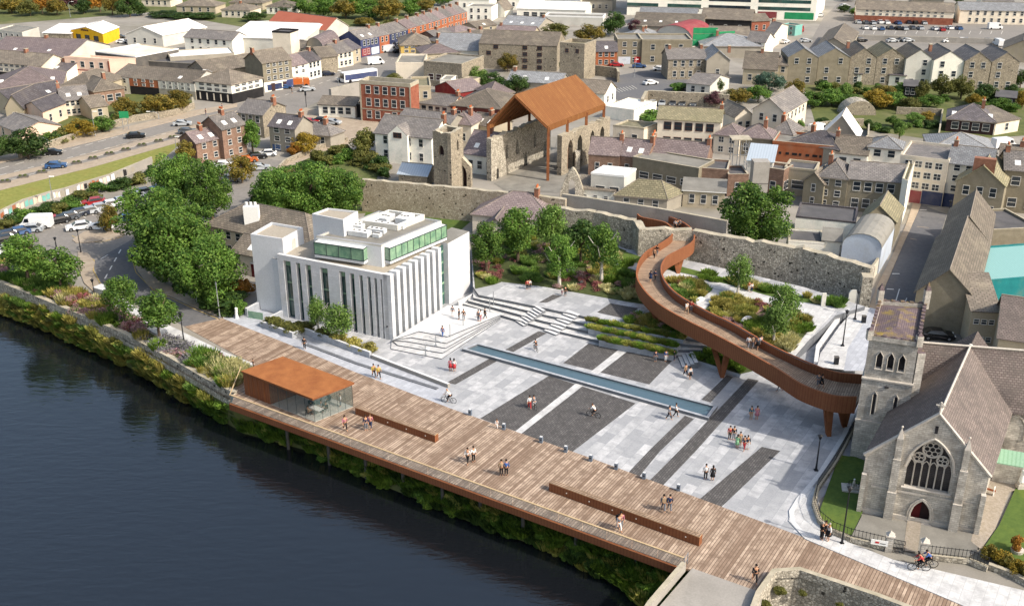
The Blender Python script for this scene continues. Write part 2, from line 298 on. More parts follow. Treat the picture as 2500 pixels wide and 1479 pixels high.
def house(label,A,B,h,D,roof='g',rh=2.0,wall='cream',rf='slate',win=None,side=None,chim=(),cb=None,z0=0,cat='house',name='house',fm='wframe',w=1.0,wh=None,style=None,ov=.3,door=None,band=None,sky=0,group=None,ground=False,pm='glass',capm=None,skip=(),over=None):
    h+=rh_.uniform(.004,.05)
    if roof in 'gh' and name not in('stone_mill',): rh*=.8; D*=.87
    a=P(A[0],A[1],z0+(0 if ground else h)); b=P(B[0],B[1],z0+(0 if ground else h))
    ex=Vector((b.x-a.x,b.y-a.y)); L=ex.length; ex/=L
    if cb: c=P(cb[0],cb[1],z0+(0 if ground else h)); ey=Vector((c.x-b.x,c.y-b.y)); D=ey.length; ey/=D
    else: ey=Vector((-ex.y,ex.x))
    t=T(name,label,cat,(a.x,a.y,z0),0,group)
    if name=='house' and roof in 'gh' and not chim and L>5 and wall!='black': chim=[(rh_.choice([.06,.94,.5]),.5)] if rh_.random()<.55 else ()
    if name in('house','shop') and roof=='g' and not sky and rh_.random()<.35: sky=rh_.choice([1,2])
    if roof in 'hp' and chim: chim=[(min(.7,max(.3,c[0])),.5) for c in chim] if not isinstance(chim,int) else chim
    far=a.y>260
    style=style or ('s' if far else 'n')
    def G(s,d,z): v=ex*s+ey*d; return Vector((v.x,v.y,z))
    wb=MB(); c4=[G(0,0,0),G(L,0,0),G(L,D,0),G(0,D,0)]; up=lambda p,z:Vector((p.x,p.y,z))
    hb=band[1] if band else 0
    for i in range(4):
        p,q=c4[i],c4[(i+1)%4]
        if band: wb.face([up(p,0),up(q,0),up(q,hb),up(p,hb)],band[0]); wb.face([up(p,hb),up(q,hb),up(q,h),up(p,h)],wall)
        else: wb.face([up(p,0),up(q,0),up(q,h),up(p,h)],wall)
    if roof=='g':
        for s in (0,L): wb.face([G(s,0,h),G(s,D,h),G(s,D/2,h+rh)],wall)
    if roof=='f':
        for d in (0,D): wb.face([G(0,d,h),G(L,d,h),G(L/2,d,h+rh)],wall)
    n=10
    arc=[(L/2-L/2*math.cos(math.pi*i/n),rh*math.sin(math.pi*i/n)) for i in range(n+1)]
    if roof=='b':
        for d in (0,D): wb.face([G(s,d,h+z) for s,z in arc],wall)
    wb.build('wall',t)
    rb=MB(); o=ov
    if roof=='g':
        k=rh/(D/2)*o
        slab(rb,[G(-o,-o,h-k),G(L+o,-o,h-k),G(L+o,D/2,h+rh),G(-o,D/2,h+rh)],.14,rf,capm); slab(rb,[G(-o,D/2,h+rh+.003),G(L+o,D/2,h+rh+.003),G(L+o,D+o,h-k),G(-o,D+o,h-k)],.14,rf,capm)
        rb.tube([G(-o,D/2,h+rh+.04),G(L+o,D/2,h+rh+.04)],.09,'ridge',6)
    elif roof=='f':
        k=rh/(L/2)*o
        slab(rb,[G(-o,-o,h-k),G(L/2,-o,h+rh),G(L/2,D+o,h+rh),G(-o,D+o,h-k)],.14,rf,capm); slab(rb,[G(L/2,-o,h+rh+.003),G(L+o,-o,h-k),G(L+o,D+o,h-k),G(L/2,D+o,h+rh+.003)],.14,rf,capm)
        rb.tube([G(L/2,-o,h+rh+.04),G(L/2,D+o,h+rh+.04)],.09,'ridge',6)
    elif roof in 'hp':
        if L>=D: r1,r2=G(D/2,D/2,h+rh),G(L-D/2,D/2,h+rh)
        else: r1,r2=G(L/2,L/2,h+rh),G(L/2,D-L/2,h+rh)
        e=[G(-o,-o,h),G(L+o,-o,h),G(L+o,D+o,h),G(-o,D+o,h)]
        if L>=D: fs=[[e[0],e[1],r2,r1],[e[1],e[2],r2],[e[2],e[3],r1,r2],[e[3],e[0],r1]]
        else: fs=[[e[0],e[1],r1],[e[1],e[2],r2,r1],[e[2],e[3],r2],[e[3],e[0],r1,r2]]
        for f in fs: rb.face(f,rf)
        for i in range(4): rb.face([e[i]-Vector((0,0,.2)),e[(i+1)%4]-Vector((0,0,.2)),e[(i+1)%4],e[i]],capm or 'ridge')
        for q in e: rb.tube([q+Vector((0,0,.03)),(r1 if (q-r1).length<(q-r2).length else r2)+Vector((0,0,.03))],.06,'ridge',4)
        rb.tube([r1+Vector((0,0,.04)),r2+Vector((0,0,.04))],.08,'ridge',4)
    elif roof=='b':
        for i in range(n):
            (s0,z0_),(s1,z1_)=arc[i],arc[i+1]; slab(rb,[G(s0,-o,h+z0_+.02),G(s1,-o,h+z1_+.02),G(s1,D+o,h+z1_+.02),G(s0,D+o,h+z0_+.02)],.1,rf)
    elif roof=='F':
        pw=.3; hh=rh if rh<1.5 else .5
        rb.face([G(pw,pw,h+.02),G(L-pw,pw,h+.02),G(L-pw,D-pw,h+.02),G(pw,D-pw,h+.02)],rf)
        oo=[G(-.04,-.04,0),G(L+.04,-.04,0),G(L+.04,D+.04,0),G(-.04,D+.04,0)]; ii=[G(pw,pw,0),G(L-pw,pw,0),G(L-pw,D-pw,0),G(pw,D-pw,0)]
        for i in range(4):
            j=(i+1)%4; m=capm or wall
            rb.face([up(oo[i],h),up(oo[j],h),up(oo[j],h+hh),up(oo[i],h+hh)],m); rb.face([up(oo[i],h+hh),up(oo[j],h+hh),up(ii[j],h+hh),up(ii[i],h+hh)],'coping' if not capm else m); rb.face([up(ii[j],h),up(ii[i],h),up(ii[i],h+hh),up(ii[j],h+hh)],m)
    elif roof=='s':
        slab(rb,[G(-o,-o,h+.05),G(L+o,-o,h+.05),G(L+o,D+o,h+rh),G(-o,D+o,h+rh)],.15,rf,capm); wb2=MB(); wb2.face([G(0,D,h),G(L,D,h),G(L,D,h+rh-.15),G(0,D,h+rh-.15)],wall)
        for s in (0,L): wb2.face([G(s,0,h),G(s,D,h),G(s,D,h+rh-.2)],wall)
        wb2.build('upper_wall',t)
    ro=rb.build('roof',t)
    for s,d in chim if not isinstance(chim,int) else [((i+.5)/chim,.5) for i in range(chim)]:
        cbm=MB(); zz=h+(rh if roof!='F' else .2); q=G(L*s,D*d,0); cbm.box((q.x,q.y,zz-1.0),(.75,1.15,1.9),'chim',math.atan2(ex.y,ex.x)); cbm.box((q.x,q.y,zz+.9),(.88,1.28,.14),'coping',math.atan2(ex.y,ex.x))
        co=cbm.build('chimney',ro); pb=MB()
        for e in (-.4,0,.4):
            v=ey*e; pb.tube([(q.x+v.x,q.y+v.y,zz+1.0),(q.x+v.x,q.y+v.y,zz+1.5)],[.16,.12],'pot',6)
        if not far: pb.build('chimney_pot',co)
    for i in range(sky):
        s=L*(i+.7)/(sky+.4); f=.35; q=G(s,D/2*f,h+rh*f+.06); m=MB(); du=ex*.5
        e1=Vector((du.x,du.y,0)); e2=(G(0,D/2,rh)-G(0,0,0)).normalized()*.6
        if roof=='F': e2=Vector((ey.x,ey.y,0))*.6; q.z=h+.5
        slab(m,[q-e1-e2,q+e1-e2,q+e1+e2,q-e1+e2],.1,'lampw'); m.build('skylight',ro)
    wz=hb if band else 0
    if win: winrow(t,c4[0],c4[1],wz,h-wz,win[0],win[1],w,wh,fm,pm,style,skip=skip)
    if side:
        cx=Vector((0,0)); 
        for i in (1,3):
            p,q=c4[i],c4[(i+1)%4]; nrm=Vector((q.y-p.y,-(q.x-p.x))); mid=Vector(((p.x+q.x)/2+a.x,(p.y+q.y)/2+a.y))
            if nrm.dot(-mid)>0: winrow(t,p,q,wz,h-wz,side[0],side[1],w,wh,fm,pm,style)
    if door is not None:
        for s in (door if isinstance(door,(list,tuple)) else [door]):
            m=MB(); rz=math.atan2(ex.y,ex.x); m.box((0,-.04,0),(1.1,.12,2.15),'doorr' if wall in('brick','cream') else 'door'); q=G(L*s,0,0); d_=m.build('door',t,(q.x,q.y,0),rz=rz); m=MB(); m.box((0,-.05,2.16),(1.4,.16,.2),'wframe'); m.build('lintel',d_)
    t['_L']=L; t['_D']=D
    return t,G,L,D
def strip(par,G,L,s0,s1,z0,z1,m,name='fascia',off=.06):
    mb=MB(); a=G(s0*L,0,0); b=G(s1*L,0,0); n=Vector((b.y-a.y,-(b.x-a.x),0)).normalized()*off
    mb.prism([(a+n),(b+n),b,a],z0,z1,m,None,True); return mb.build(name,par)
# ---------------- vegetation
def crown_mesh(name,seed,n,lobes,ls,fill=.25,flat=1.0,tall=False,rs=1.0,sh=.68):
    rg=np.random.default_rng(seed); C=[];Rr=[]
    for i in range(lobes):
        while True:
            p=rg.uniform(-1,1,3)
            if (p**2).sum()<1: break
        if rs<1: p*=max(.5,np.linalg.norm(p))/max(.05,np.linalg.norm(p))
        p*=sh
        if tall: p[:2]*=(1-.45*(p[2]+.7)/1.4) if p[2]>-.7 else 1
        C.append(p); Rr.append(rg.uniform(.26,.46)*rs)
    C=np.array(C); Rr=np.array(Rr); w=Rr**2/ (Rr**2).sum(); idx=rg.choice(lobes,n,p=w)
    d=rg.normal(size=(n,3)); d/=np.linalg.norm(d,axis=1)[:,None]; rad=Rr[idx]*np.where(rg.random(n)<fill,rg.uniform(.3,1,n),rg.uniform(.85,1.12,n))
    pos=C[idx]+d*rad[:,None]; nr=d+rg.normal(size=(n,3))*.55; nr/=np.linalg.norm(nr,axis=1)[:,None]
    h=np.cross(nr,rg.normal(size=(n,3))); h/=np.linalg.norm(h,axis=1)[:,None]; k=np.cross(nr,h); s=(ls*rg.uniform(.6,1.35,n))[:,None]
    pos[:,2]*=flat
    v=np.concatenate([pos-h*s,pos-k*s*.6,pos+h*s,pos+k*s*.6],1).reshape(-1,3)
    me=bpy.data.meshes.new(name); me.vertices.add(4*n); me.vertices.foreach_set('co',v.ravel().astype('f4')); me.loops.add(4*n); me.loops.foreach_set('vertex_index',np.arange(4*n,dtype='i4')); me.polygons.add(n); me.polygons.foreach_set('loop_start',np.arange(0,4*n,4,dtype='i4')); me.update(calc_edges=True)
    me.materials.append(MT['lf_green']); return me
def tuft_mesh(name,seed,n,hgt=1.0,spread=.55,wd=.03,head=False):
    rg=np.random.default_rng(seed); a=rg.uniform(0,2*np.pi,n); r=np.sqrt(rg.random(n))*.55; base=np.stack([np.cos(a)*r,np.sin(a)*r,np.zeros(n)],1)
    l=hgt*rg.uniform(.6,1.1,n); out=(r/.55*.7+.15)*spread; tip=base+np.stack([np.cos(a)*out*l,np.sin(a)*out*l,l*(1-.25*out)],1); sd=np.stack([-np.sin(a),np.cos(a),np.zeros(n)],1)*wd
    rot=rg.uniform(-1,1,(n,1)); sd=sd+np.stack([np.cos(a),np.sin(a),np.zeros(n)],1)*wd*rot; mid=(base+tip)/2+np.array([0,0,.08])
    v=np.concatenate([base-sd,base+sd,mid+sd*1.3,tip,mid-sd*1.3],1).reshape(-1,3)
    me=bpy.data.meshes.new(name); me.vertices.add(5*n); me.vertices.foreach_set('co',v.ravel().astype('f4')); me.loops.add(5*n); me.loops.foreach_set('vertex_index',np.arange(5*n,dtype='i4')); me.polygons.add(n); me.polygons.foreach_set('loop_start',np.arange(0,5*n,5,dtype='i4')); me.update(calc_edges=True)
    me.materials.append(MT['lf_green']); return me
CR={'big':[crown_mesh('crown',i,15000,85,.036,fill=.2,rs=.55,sh=.82) for i in (1,2,3)],'mid':[crown_mesh('crown',i,4200,34,.062,rs=.72,sh=.78) for i in (4,5,6)],'tall':[crown_mesh('crown',i,6500,46,.042,tall=True,fill=.3,rs=.62,sh=.8) for i in (7,8,9)],'bush':[crown_mesh('foliage',i,1500,12,.11) for i in (10,11,12,13)],'thin':[crown_mesh('crown',i,3000,24,.055,tall=True,fill=.6) for i in (14,15)]}
TU=[tuft_mesh('leaves',i,260,wd=.035) for i in (1,2,3)]; TF=[crown_mesh('flowers',20+i,420,10,.10,flat=.7) for i in (0,1,2)]
def trunk_mesh(seed,bark,lean=.1,limbs=5):
    rg=random.Random(seed); m=MB(); m.tube([(0,0,-.05),(.02,0,.3),(rg.uniform(-.05,.05),rg.uniform(-.05,.05),.6),(rg.uniform(-.1,.1),rg.uniform(-.1,.1),1)],[.055,.042,.03,.012],bark,7)
    for i in range(limbs):
        a=i*2.4+rg.random(); z=.35+.1*i; m.tube([(0,0,z),(.28*math.cos(a),.28*math.sin(a),z+.16),(.45*math.cos(a),.45*math.sin(a),z+.34)],[.02,.013,.005],bark,5)
    return m.mesh('trunk')
TR=[trunk_mesh(1,'bark'),trunk_mesh(2,'bark'),trunk_mesh(3,'birch')]
rt=random.Random(5)
def tree(label,px,py,h,w,kind='mid',leaf='lf_green',cat='tree',group=None,birch=False,z=0,clear=.15,name=None):
    g=P(px,py,z); t=T(name or {'tall':'garden_tree','thin':'young_tree'}.get(kind,'broadleaf_tree'),label,cat,g,rt.uniform(0,6.28),group)
    O('trunk',TR[2 if birch else rt.randrange(2)],t,scale=(h*.5+1.,h*.5+1.,h*.82))
    ch=h*(1-clear); O('crown',rt.choice(CR[kind]),t,(0,0,h-ch/2*.96),rt.uniform(0,6.28),scale=(w/1.9,w/1.9,ch/1.9),mats=[leaf]); return t
def bush(label,px,py,h,w,leaf='lf_green',group=None,z=0,cat='bush',name='bush',d=None):
    g=P(px,py,z); g.z=z+h*.42; return O(name,rt.choice(CR['bush']),None,g,rt.uniform(0,6.28),label,cat,group,None,(w/1.8,(d or w)/1.8,h/1.7),[leaf])
# ---------------- cars
def car_mesh(van=False,far=False):
    P_=MB(); m='kwhite'
    if van: prof=[(-2.6,.35),(2.6,.35),(2.65,1.0),(2.1,1.35),(1.6,2.25),(1.2,2.4),(-2.55,2.4),(-2.65,2.2)]; hw=.98
    else: prof=[(-2.15,.3),(2.15,.3),(2.2,.62),(1.95,.82),(1.1,.93),(.45,1.38),(-1.15,1.42),(-1.85,1.0),(-2.15,.92)]; hw=.88
    for k in range(len(prof)):
        a,b=prof[k],prof[(k+1)%len(prof)]; f=lambda p:hw*(1 if p[1]<1.0 else (.93 if van else .78))
        P_.face([(a[0],-f(a),a[1]),(b[0],-f(b),b[1]),(b[0],f(b),b[1]),(a[0],f(a),a[1])][::-1],m)
    for s in (-1,1):
        lo=[p for p in prof if p[1]<1.0]; 
        P_.face([(p[0],s*hw*(1 if p[1]<1.0 else (.93 if van else .78)),p[1]) for p in (prof if s<0 else prof[::-1])],m)
    g=MB()
    if van:
        g.face([(2.12,-.8,1.4),(2.12,.8,1.4),(1.66,.78,2.18),(1.66,-.78,2.18)],'cwin')
        for s in (-1,1): g.face([(1.9,s*1.0,1.35),(1.0,s*1.0,1.35),(1.0,s*.96,2.0),(1.6,s*.96,2.0)],'cwin')
    else:
        g.face([(1.08,-.74,.97),(1.08,.74,.97),(.5,.64,1.37),(.5,-.64,1.37)],'cwin'); g.face([(-1.8,-.7,1.06),(-1.2,-.62,1.42),(-1.2,.62,1.42),(-1.8,.7,1.06)],'cwin')
        for s in (-1,1): g.face([(.98,s*.86,.95),(-1.6,s*.84,1.02),(-1.12,s*.705,1.36),(.42,s*.705,1.34)],'cwin')
    wv=(1.65,-1.65) if van else (1.35,-1.35); w=MB(); w.tube([(0,-.11,0),(0,.11,0)],.36,'tyre',12); w.tube([(0,-.12,0),(0,.12,0)],.2,'hub',8)
    l=MB(); x=2.66 if van else 2.2; l.box((x-.06,0,.62),(.12,.34,.16),'lite')
    return P_,g,w,l,wv,hw,x
CARS={}
for van in (0,1):
    Pm,g,w,l,wv,hw,x=car_mesh(van); far=MB()
    CARS[van]=(Pm.mesh('body'),g.mesh('windows'),w.mesh('wheel'),l.mesh('headlight'),wv,hw)
    for src in (Pm,g): 
        for f,mi in zip(src.f,src.m): far.face([src.v[i] for i in f],src.mats[mi].name)
    for sx in wv:
        for s in (-1,1): far.tube([(sx,s*(hw-.15),.36),(sx,s*(hw+.03),.36)],.36,'tyre',8)
    for s in (-1,1): far.box((x-.05,s*.6,.62),(.1,.3,.15),'lite')
    CARS[van+2]=far.mesh('car')
def car(label,px,py,rz,col='kwhite',van=0,group=None,sc=1.0,z=0,name=None,cat=None):
    g=P(px,py,z); nm=name or('parked_van' if van else 'car'); ct=cat or('van' if van else 'car')
    if g.y>235:
        return O(nm,CARS[van+2],None,g,R(rz),label,ct,group,None,(sc,sc,sc),[col])
    t=T(nm,label,ct,g,R(rz),group); t.scale=(sc,sc,sc); b,w_,wh,hl,wv,hw=CARS[van]
    O('body',b,t,mats=[col]); O('windows',w_,t)
    for sx in wv:
        for s in (-1,1): O('wheel',wh,t,(sx,s*(hw-.06),.36))
    for s in (-1,1): O('headlight',hl,t,(0,s*.6,0))
    return t
# ---------------- people: one skinned body per pose, clothes grown over the same skeleton
def skin(name,verts,edges,rads,m,sub=1):
    me=bpy.data.meshes.new(name+'_sk'); me.from_pydata(verts,edges,[]); ob=bpy.data.objects.new(name+'_sk',me); S.collection.objects.link(ob)
    ob.modifiers.new('s','SKIN'); me.skin_vertices[0].data[0].use_root=True
    for i,r in enumerate(rads): me.skin_vertices[0].data[i].radius=(r,r) if not isinstance(r,tuple) else r
    sb=ob.modifiers.new('u','SUBSURF'); sb.levels=sub; sb.render_levels=sub
    dg=bpy.context.evaluated_depsgraph_get(); ev=ob.evaluated_get(dg); out=bpy.data.meshes.new_from_object(ev); out.name=name
    bpy.data.objects.remove(ob); out.materials.clear(); out.materials.append(MT[m]); out.polygons.foreach_set('use_smooth',[True]*len(out.polygons)); return out
def person_meshes(pose):
    st,arm=pose; J={}   # facing +x, 1.75 tall
    pz=.93 if st!='sit' else .5
    hip={'walk':((.22,-.3),),'stand':((.02,-.02),),'sit':((0,0),),'ride':((0,0),)}[st][0]
    V=[(0,0,pz),(0,0,pz+.2),(.01,0,pz+.42),(0,0,pz+.53),(.02,0,pz+.60),(.03,0,pz+.72),(.02,0,pz+.79)]; E=[(0,1),(1,2),(2,3),(3,4),(4,5),(5,6)]; Rd=[(.15,.11),(.13,.1),(.16,.1),(.06,.06),(.055,.055),(.085,.1),(.05,.06)]
    if st=='ride': V=[(-.15,0,pz),(-.02,0,pz+.18),(.14,0,pz+.36),(.2,0,pz+.45),(.23,0,pz+.5),(.27,0,pz+.6),(.28,0,pz+.68)]
    LE=[];AR=[]
    for s,ph in ((1,0),(-1,1)):
        h0=(V[0][0],s*.09,V[0][2]-.04)
        if st=='walk': f=.24 if ph==0 else -.28; kn=(h0[0]+f*.55+.05,s*.095,.5); an=(h0[0]+f+(-.06 if ph else .02),s*.09,.1 if ph==0 else .16)
        elif st=='stand': kn=(.02,s*.1,.49); an=(0,s*.1,.08)
        elif st=='sit': kn=(.45,s*.1,.5); an=(.45,s*.1,.08)
        else: kn=(.22 if ph else .25,s*.1,.72 if ph else .6); an=(.05 if ph else .12,s*.1,.38 if ph else .22)
        to=(an[0]+.15,an[1],an[2]-.05); k=len(V); V+=[h0,kn,an,to]; E+=[(0,k),(k,k+1),(k+1,k+2),(k+2,k+3)]; Rd+=[.09,.06,.042,.038]; LE.append((h0,kn,an))
        sh=(V[2][0],s*.19,V[2][2]+.03)
        if st=='ride': el=(sh[0]+.18,s*.24,sh[2]-.2); ha=(.5,s*.22,1.05)
        elif arm=='bag' and s>0: el=(.05,s*.27,sh[2]-.27); ha=(.25,s*.2,sh[2]-.3)
        elif arm=='out' and s<0: el=(.12,s*.3,sh[2]-.22); ha=(.36,s*.3,sh[2]-.08)
        elif st=='sit': el=(.08,s*.25,sh[2]-.26); ha=(.32,s*.18,sh[2]-.28)
        else: f=(-.16 if ph==0 else .18) if st=='walk' else .03; el=(f*.4,s*.25,sh[2]-.29); ha=(f+.05,s*.27,sh[2]-.53)
        k=len(V); V+=[sh,el,ha]; E+=[(2,k),(k,k+1),(k+1,k+2)]; Rd+=[.06,.042,.032]; AR.append((sh,el,ha))
        hd=Vector(ha)-Vector(el); hd.normalize()
        for q,(dy,ln,a) in enumerate(((.03,.085,0),(.012,.1,0),(-.008,.095,0),(-.027,.075,0),(.045,.055,.8))):
            kk=len(V); b=Vector(ha)+hd*.05+Vector((0 if q<4 else .02,dy*.8,0)); e=b+hd*ln+Vector((.025 if q<4 else .04,0,0)); V+=[tuple(b),tuple(e)]; E+=[(k+2,kk),(kk,kk+1)]; Rd+=[.011,.009]
    body=skin('person',V,E,Rd,'skin')
    # face: nose, ears, eyes joined into the head
    bm=bmesh.new(); bm.from_mesh(body); hx,hz=V[5][0],V[5][2]
    for c,r in (((hx+.095,0,hz-.005),.018),((hx,.085,hz),.022),((hx,-.085,hz),.022),((hx+.083,.032,hz+.022),.012),((hx+.083,-.032,hz+.022),.012),((hx+.083,0,hz-.045),.016)):
        bmesh.ops.create_icosphere(bm,subdivisions=1,radius=r,matrix=Matrix.Translation(c))
    bm.to_mesh(body); bm.free()
    sv=[V[0],V[1],V[2],(V[3][0],0,V[3][2]-.05)]; se=[(0,1),(1,2),(2,3)]; sr=[(.165,.125),(.155,.12),(.18,.12),(.09,.09)]
    for sh,el,ha in AR: k=len(sv); md=tuple((Vector(el)*.5+Vector(ha)*.5)); sv+=[sh,el,md]; se+=[(2,k),(k,k+1),(k+1,k+2)]; sr+=[.078,.06,.05]
    shirt=skin('shirt',sv,se,sr,'cwhite')
    tv=[(V[0][0],0,V[0][2]+.06)]; te=[]; tr=[(.165,.125)]
    for h0,kn,an in LE: k=len(tv); tv+=[h0,kn,tuple(Vector(kn)*.15+Vector(an)*.85)]; te+=[(0,k),(k,k+1),(k+1,k+2)]; tr+=[.108,.078,.06]
    trou=skin('trousers',tv,te,tr,'cblack')
    hb=MB(); hb.ball((hx-.018,0,hz+.035),.108,'hair',10,6,1.0)
    hs=hb.mesh('hair',True)
    lg=MB(); lg.ball((hx-.018,0,hz+.035),.11,'hair',10,6); lg.tube([(hx-.05,0,hz+.03),(hx-.075,0,hz-.12),(hx-.08,0,hz-.24)],[.1,.085,.04],'hair',8)
    kv=MB(); kv.tube([(V[0][0],0,V[0][2]+.16),(V[0][0],0,V[0][2]-.02),(V[0][0],0,V[0][2]-.38)],[.15,.19,.27],'cblack',12)
    return body,shirt,trou,hs,lg.mesh('hair',True),kv.mesh('skirt',True)
POSE={k:person_meshes(k) for k in (('walk','n'),('stand','n'),('stand','out'),('walk','bag'),('sit','n'),('ride','n'))}
def person(label,px,py,h=1.75,rz=0,shirt='cwhite',tr='cblack',hair='hair',pose=('stand','n'),z=0,long=False,skirt=None,skinm='skin',group=None,pos=None,parent=None,bag=None):
    g=pos or P(px,py,z); k=h/1.75; b,s,t,hs,hl,kv=POSE[pose]; r=O('person',b,None,g,R(rz),label,'person',group,None,(k,k,k),[skinm])
    O('shirt',s,r,mats=[shirt]); 
    if skirt: O('skirt',kv,r,mats=[skirt])
    else: O('trousers',t,r,mats=[tr])
    O('hair',hl if long else hs,r,mats=[hair])
    if bag: m=MB(); m.box((-.2,0,1.1),(.16,.32,.42),bag); m.build('backpack',r)
    return r
def bike_meshes():
    w=MB(); N=20
    w.tube([(.34*math.cos(2*math.pi*i/N),0,.34*math.sin(2*math.pi*i/N)) for i in range(N+1)],.028,'tyre',5,False)
    sp=MB()
    for i in range(8): a=math.pi*i/8; sp.tube([(-.33*math.cos(a),0,-.33*math.sin(a)),(.33*math.cos(a),0,.33*math.sin(a))],.006,'steel',3)
    f=MB(); A=(-.52,0,.34);B_=(-.05,0,.3);C=(-.18,0,.85);D_=(.38,0,.82);F_=(.55,0,.34)
    for a,b in ((A,B_),(A,C),(B_,C),(C,D_),(B_,D_),(D_,F_)): f.tube([a,b],.022,'iron',5)
    sd=MB(); sd.tube([C,(-.2,0,.95)],.018,'iron',5); sd.box((-.2,0,.95),(.26,.14,.05),'iron')
    hb=MB(); hb.tube([D_,(.36,0,1.0)],.018,'iron',5); hb.tube([(.46,-.26,1.03),(.37,0,1.02),(.46,.26,1.03)],.017,'iron',5)
    return w.mesh('wheel'),sp.mesh('spokes'),f.mesh('frame'),sd.mesh('saddle'),hb.mesh('handlebar')
BK=bike_meshes()
def bike(label,px,py,rz,k=1.0,z=0,group=None):
    t=T('bicycle',label,'bicycle',P(px,py,z),R(rz),group); t.scale=(k,k,k)
    for x in (-.52,.55): o=O('wheel',BK[0],t,(x,0,.34)); O('spokes',BK[1],o)
    O('frame',BK[2],t); O('saddle',BK[3],t); O('handlebar',BK[4],t); return t
def rider(label,blabel,px,py,rz,h=1.75,shirt='cwhite',tr='cblack',z=0,hair='hair',group='cyclists'):
    k=h/1.75; b=bike(blabel,px,py,rz,k,z,group='bicycles being ridden'); q=b.location+Vector((-.06*k*math.cos(R(rz)),-.06*k*math.sin(R(rz)),.06*k))
    person(label,0,0,h,rz,shirt,tr,hair,('ride','n'),pos=q,group=group)
# ---------------- street furniture
def lamp(label,px,py,top,kind='post',col='iron',z=0,arm=0,group='street lamps'):
    h=HZ(px,py,top,z); t=T('street_lamp',label,'street lamp',P(px,py,z),0,group); m=MB(); m.tube([(0,0,0),(0,0,.9),(0,0,h-.4 if kind!='arm' else h)],[.14,.09,.055],col,8); m.box((0,0,0),(.4,.4,.12),col); m.build('pole',t)
    hd=MB()
    if kind=='arm': hd.tube([(0,0,h),(arm*.5,0,h+.5),(arm,0,h+.55)],.045,col,6); hd.box((arm*1.2,0,h+.47),(.9,.3,.14),'lampw')
    elif kind=='globe': hd.ball((0,0,h-.2),.24,'lampw')
    elif kind=='pole': hd.box((0,0,h-.4),(.16,.16,.4),col)
    else: hd.tube([(0,0,h-.45),(0,0,h-.05)],[.12,.24],col,8); hd.tube([(0,0,h-.05),(0,0,h+.12)],[.3,.03],col,8)
    hd.build('lamp_head',t); return t
# ================= the setting
WZ=-4.6
big=MB(); big.face([(-900,-100,WZ),(900,-100,WZ),(900,400,WZ),(-900,400,WZ)],'river'); big.build('river',kind='structure')
EDGE=[(-900,430),(-300,590),(0,690),(200,772),(300,815),(420,878),(560,958),(700,990),(1000,1100),(1300,1210),(1640,1325),(1720,1382),(1885,1404),(1950,1404),(2060,1441),(2220,1497),(2900,1800)]
e=[P(a,b) for a,b in EDGE]; mb=MB(); pts=[(p.x,p.y) for p in e]+[(1400,60),(1400,2200),(-1400,2200),(-1400,e[0].y)]
mb.face([(x,y,0) for x,y in pts],'town'); mb.build('ground',kind='structure')
# ground sheets, each 4 mm or more over the one below
def strip_px(a,b): return a+b[::-1]
setting('grass_slope',[(-100,560),(100,488),(240,447),(385,400),(440,352),(420,342),(230,392),(0,452),(-100,490)],.012,'grass')
setting('road',[(-200,455),(0,392),(235,336),(473,276),(579,255),(640,232),(780,178),(880,143),(995,103),(1140,48),(1240,10),(1265,12),(1165,58),(1040,113),(985,150),(1010,150),(900,196),(745,263),(700,292),(640,300),(579,292),(490,322),(422,343),(230,392),(0,455),(-200,520)],.02,'asph')
setting('side_road',[(700,292),(745,263),(790,275),(880,292),(1010,303),(1010,318),(920,318),(850,352),(790,370),(700,410),(640,450),(560,500),(500,500),(620,420),(740,380),(790,345),(760,300)],.024,'side')
setting('car_park',[(-150,620),(0,570),(110,535),(330,475),(400,452),(560,395),(600,380),(700,395),(660,440),(640,470),(560,530),(340,610),(325,650),(360,695),(470,747),(541,776),(452,797),(370,752),(250,702),(228,650),(190,615),(120,640),(0,660),(-150,700)],.028,'asph')
setting('road',[(225,640),(330,580),(338,600),(326,645),(360,695),(470,747),(541,776),(452,797),(370,752),(252,702),(236,668)],.034,'asph2')
setting('pavement',[(600,740),(541,776),(470,747),(362,697),(330,650),(335,622),(350,612),(368,650),(400,690),(470,728),(560,752)],.13,'side',z0=0)
setting('pavement',[(176,585),(205,565),(245,558),(300,565),(305,572),(280,583),(220,591),(185,592)],.14,'side',z0=0)
setting('pavement',[(190,612),(215,618),(232,640),(226,660),(240,690),(270,715),(300,725),(240,722),(205,690),(190,650)],.14,'side',z0=0)
setting('road',[(2246,499),(2312,523),(2300,560),(2262,650),(2236,725),(2232,800),(2150,760),(2154,707),(2190,620)],.02,'asph2')
setting('road',[(2225,478),(2345,482),(2345,505),(2246,505)],.024,'asph2')
setting('pavement',[(2231,490),(2250,497),(2195,620),(2158,707),(2140,760),(2118,760),(2140,700),(2180,620),(2215,540)],.13,'side',z0=0)
setting('churchyard_yard',[(2240,795),(2420,815),(2440,860),(2240,850)],.03,'asph')
setting('car_park',[(1480,190),(1580,172),(1640,185),(1760,215),(1735,235),(1600,262),(1650,275),(1560,275),(1500,240)],.02,'asph2')
setting('car_park',[(2075,70),(2080,52),(2500,62),(2520,120),(2340,128),(2090,108)],.02,'asph')
setting('road_far',[(1890,150),(1985,90),(2010,45),(2060,-5),(2110,-5),(2095,70),(2010,110),(1960,160)],.032,'asph')
setting('gardens',[(1960,200),(2500,215),(2520,330),(2300,345),(1990,300)],.012,'garden')
setting('gardens',[(-100,50),(-100,-60),(1150,-60),(1000,60),(640,75),(380,30),(0,60)],.012,'garden')
setting('gardens',[(-60,400),(100,370),(330,290),(470,262),(470,230),(270,230),(60,290),(-60,330)],.012,'garden')
setting('gardens',[(600,470),(800,360),(930,400),(900,520),(640,540)],.012,'garden')
